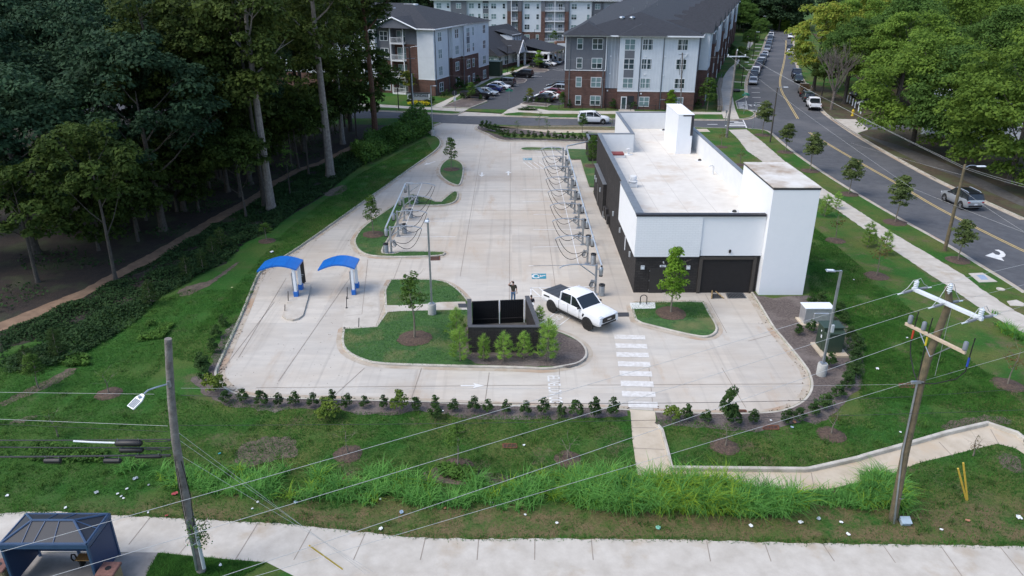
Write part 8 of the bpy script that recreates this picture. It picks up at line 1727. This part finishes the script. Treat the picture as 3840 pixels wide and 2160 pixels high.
for f,x,y,l_ in(('L1',890,1385,'tan aggregate bin with reddish holed lid right of the bus shelter'),('L1',-10,1355,'tan aggregate bin cut by the left frame edge')):
 p=g(f,x,y,LAWN+.95);bn=thing('aggregate_bin',(p[0],p[1],LAWN),l_,'bin');q=MB();q.box((0,0,.42),(.66,.66,.84),bev=.05);part('body',q,M_agg,bn);q=MB();q.box((0,0,.90),(.74,.74,.12),bev=.03);ld=part('lid',q,M_lidr,bn)
 q=MB();q.tube([(0,0,.955),(0,0,.964)],[.12,.12],14);part('hole',q,M_black,ld)
for i,(x,y)in enumerate(((795,1028),(822,1040),(848,1065),(872,1088),(908,1120),(932,1145))):
 p=g('Q4',x,y,LAWN);ps=thing('white_post',p,'%s short white post along the lot across the road, counted from the left'%ORD[i],'post','white posts across the road');part('shaft',MB().cyl((0,0,0),.10,1.25,10),M_postwhite,ps);part('cap',MB().lathe((0,0,1.25),[(.11,0),(.11,.03),(0,.07)],10),M_lightgrey,ps)
p=g('Q4',848,1166,LAWN);hy=thing('fire_hydrant',p,'yellow fire hydrant on the verge across the road','hydrant');M_hy=mat('hydrant_yellow',(.70,.50,.04),.5,(.6,.42,.03),4)
part('barrel',MB().lathe((0,0,0),[(.26,0),(.26,.06),(.17,.08),(.16,.75),(.22,.78),(.22,.84)],14),M_hy,hy);part('bonnet',MB().lathe((0,0,.84),[(.2,0),(.16,.14),(.06,.2),(.05,.28),(0,.29)],14),M_hy,hy);part('outlet',MB().tube([(-.3,0,.6),(.3,0,.6)],.09,10),M_hy,hy)
for k,(x,y)in enumerate(((710,640),(672,680))):
 b_=V3(g('L6',740-k*8,905,LAWN));t_=V3(zat('L6',x,y,b_.y));t_.z=min(t_.z,2.6);single('marker_stake',MB().tube([(0,0,0),t_-b_],.045,8),MATS['guard_yellow'],['taller yellow plastic stake in the grass by the tan path','shorter leaning yellow plastic stake in the grass by the tan path'][k],'stake',loc=tuple(b_))
wbx=thing('valve_box',g('L6',290,1075,LAWN),'pale blue grey box lid tilted in the grass at the foot of the right pole','box');q=MB();q.box((0,0,.12),(.42,.34,.2),R=Matrix.Rotation(.4,3,'X'),bev=.02);part('box',q,mat('pale_blue_plastic',(.36,.45,.52),.5,(.3,.38,.44),4),wbx);q=MB();q.box((0,-.04,.24),(.44,.36,.03),R=Matrix.Rotation(.4,3,'X'));part('lid',q,MATS['pale_blue_plastic'],wbx)
for f,pts,l_,m_ in(('Q7',[(2105,1325),(2225,1320),(2350,1395),(2195,1400)],'concrete utility slab with blue paint on the road verge',M_walk),('L5',[(2340,515),(2450,500),(2536,540),(2536,570),(2380,565)],'small concrete utility slab beside the roadside path',M_walk)):
 u=thing('utility_slab',(0,0,0),l_,'utility cover');q=MB().prism(gs(f,pts,LAWN),LAWN-.02,LAWN+.04);part('slab',q,m_,u)
 if 'blue' in l_:q=MB();c=[(2170,1340),(2235,1338),(2275,1378),(2215,1380)];q.prism(gs(f,c,LAWN),LAWN+.041,LAWN+.045);part('paint_mark',q,mat('blue_spray',(.14,.28,.48),.8,(.36,.36,.36),9),u)
o=single('valve_cover',MB().lathe(g('L5',2270,378,LAWN),[(.3,.0),(.3,.05),(.22,.05),(.2,.02),(0,.02)],18),M_walk,'round concrete valve ring in the road verge','utility cover')
t_=thing('tree_stump_slab',g('U6',525,540,LAWN),'dark rounded planter on the verge by the hatched corner','planter');q=MB();q.lathe((0,0,0),[(.7,0),(.85,.3),(.6,.5),(0,.55)],14);part('tub',q,M_darkmetal,t_)
M_lw=mat('white_paper',(.74,.76,.76),.7,(.64,.66,.67),9);M_lb=mat('blue_plastic_film',(.30,.40,.50),.4,(.22,.31,.40),9);M_lr=mat('red_wrapper',(.42,.06,.07),.6,(.3,.04,.05),9);M_lg=mat('mint_bag',(.22,.50,.36),.5,(.16,.40,.29),9);M_lgrey=mat('grey_plastic_film',(.33,.38,.40),.4,(.24,.28,.3),9);M_lor=mat('orange_scrap',(.50,.24,.14),.7,(.4,.18,.1),9);M_ltl=mat('teal_scrap',(.05,.34,.38),.6,(.04,.28,.3),9)
LT=[('L1',60,790,.25,M_lw,'white paper cup lying near the left frame edge'),('L1',1115,650,.36,M_lgrey,'crumpled grey film in the weeds left of the pole'),('L1',795,765,.34,M_lgrey,'twisted grey film behind the bus shelter roof'),('L1',970,775,.2,M_lw,'first of three white scraps behind the shelter'),('L1',998,797,.18,M_lw,'second of three white scraps behind the shelter'),('L1',1018,812,.16,M_lw,'third of three white scraps behind the shelter'),('L1',1045,735,.2,M_lw,'white scrap above the three scraps behind the shelter'),('L1',1225,702,.18,M_lgrey,'pale scrap left of the weathered pole'),('L1',1440,775,.42,M_lr,'torn red wrapper beside the weathered pole'),('L1',540,890,.24,M_lw,'white scrap by the path behind the shelter roof'),('L1',1220,930,.16,M_lw,'small white cup on the footpath edge'),('L1',1372,955,.2,M_lr,'red cup lid on the near footpath'),('L1',1815,1362,.22,M_lw,'white scrap in the corner grass beside the weathered pole foot'),('L1',2122,842,.18,M_lw,'white scrap between the guy wires'),('L1',2078,897,.15,M_lw,'small white scrap under the guy wires'),('L3',960,855,.32,M_lb,'pale blue bag caught in the front weeds'),('L3',938,993,.18,M_lw,'white scrap in weeds below the blue bag'),('L3',1098,1092,.34,M_lb,'flattened blue film on the brown strip'),('L3',942,1217,.28,M_lw,'white crumpled tissue at the footpath edge'),('L3',1775,1018,.24,M_lw,'white scrap in the middle of the weed strip'),('L3',300,1018,.26,M_lb,'bluish scrap under the lowest diagonal wire'),('L3',2022,585,.2,M_lw,'white cup beside the lawn drain grate'),('L3',1427,1062,.18,M_lor,'tan scrap on the brown strip'),('L3',2032,1110,.17,M_lw,'round white scrap on the brown strip'),('L3',2270,1172,.2,M_lw,'small white scrap on the brown strip, right part'),('L3',1410,326,.16,M_lw,'white scrap in the front kerb mulch'),('L4',538,1208,.36,M_lg,'mint green bag on the brown strip by the footpath'),('L4',1238,1195,.3,M_lw,'white paper sheet on the brown strip'),('L4',1613,1168,.32,M_lw,'long white paper on the brown strip'),('L4',1920,1167,.24,M_lw,'white scrap right of the long paper'),('L4',1972,1257,.26,M_lw,'white scrap nearest the footpath at the right'),('L4',2200,945,.34,M_lb,'bluish film in the weeds below the tan path'),('L4',1750,1140,.3,M_lgrey,'grey torn film in the grass right of the weed strip'),('L4',1568,410,.34,M_lor,'orange box scrap in the mulch under shrubs'),('L4',1550,450,.26,M_lb,'blue cap scrap below the orange one'),('L4',1390,398,.18,M_lw,'white scrap in the mulch near the drain'),('L6',1110,1035,.4,M_lw,'white bag on the grass at the right frame edge'),('L6',552,1120,.2,M_lw,'round white lid on the grass by the right pole'),('L6',740,1055,.28,M_lor,'tan board scrap below the yellow stakes'),('L6',260,423,.18,M_lw,'white cup on the lawn above the tan path'),('L5',608,272,.2,M_lw,'white scrap in the dark green lawn behind the transformer'),('L5',1212,930,.22,M_lw,'white scrap in the lawn left of the right pole'),('L5',875,1280,.34,M_lw,'white torn paper in the lawn near the drain grate'),('T5',450,118,.5,M_lw,'white bag lying on the grass behind the left canopy'),('L7',1660,838,.24,mat('cream_cup',(.6,.6,.3),.6,(.5,.5,.25),9),'cream cup on the shaded lawn left of the canopy'),('L3',-820,640,.2,M_ltl,'teal scrap in the mulch by the weathered pole')]
rs2=random.Random(8)
for f,x,y,s,m_,l_ in LT:
 s*=.68
 if x<0:f,x,y='L2',2122,1345
 p=g(f,x,y,LAWN+.03);q=MB();n=5;vs=[];
 for i in range(n+1):
  for j in range(n+1):
   u,v=i/n-.5,j/n-.5;k=1-.35*(abs(u)+abs(v));vs.append(((u*k+rs2.uniform(-.06,.06))*s*1.3,(v*k+rs2.uniform(-.06,.06))*s,.03+rs2.uniform(0,.22)*s))
 q.add(vs,[(i*(n+1)+j,(i+1)*(n+1)+j,(i+1)*(n+1)+j+1,i*(n+1)+j+1)for i in range(n)for j in range(n)])
 q2=[(a[0],a[1],a[2]-.012)for a in vs];q.add(q2,[(i*(n+1)+j+1,(i+1)*(n+1)+j+1,(i+1)*(n+1)+j,i*(n+1)+j)for i in range(n)for j in range(n)])
 wp=m_ is M_lw or m_ is M_lor;single('paper_scrap' if wp else 'plastic_bag',q,m_,l_,'paper scrap' if wp else 'plastic bag',None,None,(p[0],p[1],LAWN+.03),rs2.uniform(0,6))
db=MB();rs3=random.Random(12)
for base,n,sp_ in((left_side,520,.22),(right_side,120,.25),(front_side,120,.2)):
 for _ in range(n):
  i=rs3.randrange(len(base)-1);a,b_=base[i],base[i+1];t=rs3.random();off=abs(rs3.gauss(0,sp_))+.03;dx,dy=b_[0]-a[0],b_[1]-a[1];L=math.hypot(dx,dy)or 1
  x,y=a[0]+dx*t-sgn*(-dy/L)*off,a[1]+dy*t-sgn*(dx/L)*off;s=rs3.uniform(.03,.09);an=rs3.random()*6
  db.add([(x+s*math.cos(an),y+s*math.sin(an),.02),(x-s*.5*math.sin(an),y+s*.5*math.cos(an),.035),(x-s*math.cos(an),y-s*math.sin(an),.02),(x+s*.5*math.sin(an),y-s*.5*math.cos(an),.028)],[(0,1,2,3)])
for isl_ in(isl_left,isl_tear):
 for _ in range(110):
  i=rs3.randrange(len(isl_));a=isl_[i];x,y=a[0]-abs(rs3.gauss(0,.25))-.05,a[1]+rs3.uniform(-.3,.3);s=rs3.uniform(.03,.08);an=rs3.random()*6
  if inside((x,y),isl_):continue
  db.add([(x+s*math.cos(an),y+s*math.sin(an),.02),(x-s*.5*math.sin(an),y+s*.5*math.cos(an),.035),(x-s*math.cos(an),y-s*math.sin(an),.02),(x+s*.5*math.sin(an),y-s*.5*math.cos(an),.028)],[(0,1,2,3)])
for _ in range(260):
 x,y=rs3.uniform(-22,-8),rs3.uniform(38,62);s=rs3.uniform(.015,.05);an=rs3.random()*6
 if inside((x,y),isl_left)or not inside((x,y),U):continue
 db.add([(x+s*math.cos(an),y+s*math.sin(an),.018),(x-s*.5*math.sin(an),y+s*.5*math.cos(an),.03),(x-s*math.cos(an),y-s*math.sin(an),.018),(x+s*.5*math.sin(an),y-s*.5*math.cos(an),.026)],[(0,1,2,3)])
single('leaf_debris',db,mat('dead_leaf',(.10,.065,.035),.9,(.05,.03,.018),9),'dead leaves and grit washed against the lot kerbs','debris',kind='stuff')
M_skin=mat('skin',(.42,.24,.17),.55,(.38,.21,.15),6);M_skin2=mat('skin_deep',(.30,.165,.11),.55,(.26,.14,.095),6)
M_hair=mat('dark_hair',(.02,.014,.010),.7,(.012,.009,.007),20)
def skin_body(name,V,E,Rr,m,parent,root=0,sub=2):
 me=bpy.data.meshes.new(name);me.from_pydata(V,E,[]);me.update();o=link(name,me,parent);o.data.materials.append(m)
 md=o.modifiers.new('skin','SKIN');md.use_smooth_shade=True
 sv=me.skin_vertices[0].data if len(me.skin_vertices)else None
 if sv is None:
  bm=bmesh.new();bm.from_mesh(me);bm.verts.layers.skin.verify();bm.to_mesh(me);bm.free();sv=me.skin_vertices[0].data
 for i,r in enumerate(Rr):sv[i].radius=(r,r)if not hasattr(r,'__len__')else r;sv[i].use_root=(i==root)
 s=o.modifiers.new('sub','SUBSURF');s.levels=s.render_levels=sub
 return o
def person(loc,rz,label,h,shirt,trousers,skin,pose,hat=False,cap=None):
 t=thing('person',loc,label,'person',None,rz);k=h/1.78
 def S_(p):return(p[0]*k,p[1]*k,p[2]*k)
 if pose=='hand_on_head':
  La=[(.19,0,1.43),(.25,.0,1.17),(.26,-.05,.93)];Ra=[(-.19,0,1.45),(-.37,-.08,1.52),(-.16,-.06,1.76)]
  lh_,rh_=((.265,-.07,.90),(.0,-.25,-1)),((-.14,-.055,1.78),(.9,.0,.25))
 else:
  La=[(.17,0,1.42),(.23,.02,1.18),(.10,-.22,1.14)];Ra=[(-.17,0,1.42),(-.23,.02,1.18),(-.10,-.22,1.14)]
  lh_,rh_=((.08,-.24,1.14),(-.6,-.8,.05)),((-.08,-.24,1.14),(.6,-.8,.05))
 V=[(0,0,.96),(0,0,1.15),(0,.0,1.36),(0,0,1.47),(0,-.01,1.55)];E=[(0,1),(1,2),(2,3),(3,4)];Rr=[(.13,.10),(.125,.095),(.15,.105),(.07,.065),(.055,.055)]
 def limb(root,pts,rr):
  pr_=root
  for p,r in zip(pts,rr):V.append(p);Rr.append((r,r));E.append((pr_,len(V)-1));pr_=len(V)-1
 limb(2,La,(.06,.045,.032));limb(2,Ra,(.06,.045,.032))
 legs=[[(.09,0,.90),(.10,-.01,.50),(.11,.02,.09),(.12,-.12,.05)],[(-.09,0,.90),(-.11,-.02,.50),(-.13,.01,.09),(-.15,-.12,.05)]]
 for lg in legs:limb(0,lg,(.085,.06,.042,.04))
 bd=skin_body('body',[S_(p)for p in V],E,[(a*k,b_*k)for a,b_ in Rr],skin,t)
 q=MB();prof=[];n=14
 vs=[];fs=[]
 for i in range(n+1):
  ph=math.pi*i/n;z=math.cos(ph);rr_=math.sin(ph)
  for j in range(18):
   a=2*math.pi*j/18;x,y=rr_*math.cos(a),rr_*math.sin(a);jaw=1-.25*max(0,-z-.1);vs.append((x*.076*jaw,y*.098*(jaw if y>0 else 1-.1*max(0,-z)),1.655+z*.118))
 for i in range(n):
  for j in range(18):fs.append((i*18+j,(i+1)*18+j,(i+1)*18+(j+1)%18,i*18+(j+1)%18))
 q.add([S_(p)for p in vs],fs,True);q.add([S_(p)for p in((-.012,-.09,1.655),(.012,-.09,1.655),(.016,-.096,1.615),(-.016,-.096,1.615),(0,-.122,1.622))],[(0,1,4),(1,2,4),(2,3,4),(3,0,4)])
 for s in(-1,1):q.box(S_((s*.078,.005,1.645)),(.016*k,.04*k,.06*k),bev=.006)
 hd_=part('head',q,skin,t)
 q=MB();q.box(S_((0,-.094,1.592)),(.045*k,.012*k,.012*k));part('mouth',q,mat('lip',(.25,.08,.07),.5),hd_)
 q=MB()
 for s in(-1,1):q.box(S_((s*.032,-.091,1.665)),(.05*k,.02*k,.026*k),bev=.006)
 part('glasses' if pose=='hand_on_head' else 'eyes',q,M_black,hd_)
 q=MB();vs=[];fs=[]
 for i in range(8):
  ph=math.pi*.52*i/7
  for j in range(18):
   a=2*math.pi*j/18;z=math.cos(ph);rr_=math.sin(ph);lift=.03 if math.sin(a)<-.4 and i>5 else 0;vs.append(S_((rr_*math.cos(a)*.083,rr_*math.sin(a)*.104+.006,1.665+z*.122+lift)))
 for i in range(7):
  for j in range(18):fs.append((i*18+j,(i+1)*18+j,(i+1)*18+(j+1)%18,i*18+(j+1)%18))
 q.add(vs,fs,True);part('hair',q,M_hair,t)
 for nm,(c,d)in(('hand',lh_),('hand',rh_)):
  c=Vector(c);d=Vector(d).normalized();sd_=d.cross(Vector((0,1,.2))).normalized();q=MB()
  q.tube([S_(c-d*.03),S_(c+d*.02),S_(c+d*.055)],[.024*k,.034*k,.032*k],8)
  for j in range(4):
   o_=sd_*(.021*(j-1.5));ln=(.062,.072,.068,.054)[j];b_=d.cross(sd_);p0=c+d*.05+o_;q.tube([S_(p0),S_(p0+d*ln*.55),S_(p0+d*ln+b_*.018)],[.009*k,.008*k,.006*k],6)
  q.tube([S_(c+sd_*.03),S_(c+sd_*.052+d*.03),S_(c+sd_*.05+d*.062)],[.011*k,.010*k,.007*k],6);part(nm,q,skin,t)
 V2=[(0,0,.93),(0,0,1.15),(0,0,1.36),(0,0,1.45)];E2=[(0,1),(1,2),(2,3)];R2=[(.155,.125),(.15,.118),(.17,.125),(.09,.085)]
 for arm in(La,Ra):
  V2.append(arm[0]);R2.append((.078,.078));E2.append((2,len(V2)-1));e_=Vector(arm[0]).lerp(Vector(arm[1]),.8);V2.append(tuple(e_));R2.append((.066,.066));E2.append((len(V2)-2,len(V2)-1))
 skin_body('shirt',[S_(p)for p in V2],E2,[(a*k,b_*k)for a,b_ in R2],shirt,t)
 V3_=[(0,0,.97)];E3=[];R3=[(.15,.118)]
 for lg in legs:
  pr_=0
  for p,r in zip(lg[:3],(.098,.075,.062)):V3_.append(p);R3.append((r,r));E3.append((pr_,len(V3_)-1));pr_=len(V3_)-1
 skin_body('trousers',[S_(p)for p in V3_],E3,[(a*k,b_*k)for a,b_ in R3],trousers,t)
 for lg in legs:
  a,b_=Vector(lg[2]),Vector(lg[3]);q=MB();q.tube([S_((a.x,.06,.045)),S_((a.x,-.02,.05)),S_((b_.x,-.14,.04)),S_((b_.x,-.19,.035))],[.03*k,.05*k,.045*k,.02*k],8);part('shoe',q,M_trim,t)
 return t
pm_=g('T1',292,332,1.76);person((pm_[0],pm_[1],.006),rad(6),'man in olive shirt and blue jeans shading his head with one hand',1.78,mat('olive_cloth',(.055,.050,.032),.9,(.04,.036,.024),9),mat('denim',(.10,.17,.27),.9,(.07,.12,.2),9),M_skin,'hand_on_head')
pm_=g('T1',527,512,1.62);person((pm_[0],pm_[1]+.0,.006),rad(12),'person in dark shirt looking down at papers beside the bin enclosure',1.66,mat('navy_cloth',(.018,.020,.030),.9,(.012,.014,.02),9),mat('black_cloth',(.014,.014,.016),.9,(.01,.01,.012),9),M_skin2,'reading')
tb=single('paper_sheet',MB().box((0,0,0),(.26,.02,.2),R=Matrix.Rotation(rad(-40),3,'X')),M_lw,'white papers held by the person in the dark shirt','paper');tb.location=(pm_[0]+.05,pm_[1]-.27,1.09)
for f,x,y,c,l_ in(('U3',205,440,'white_cloth','far person in pale clothes right of two on the side path'),('U3',160,425,'grey_cloth','far person in grey clothes left of two on the side path')):
 p=g(f,x,y,LAWN+.01);person(p,rad(20),l_,1.75,mat(c,(.6,.6,.6)if c[0]=='w' else(.2,.2,.21),.9),MATS['black_cloth'],M_skin2,'reading')
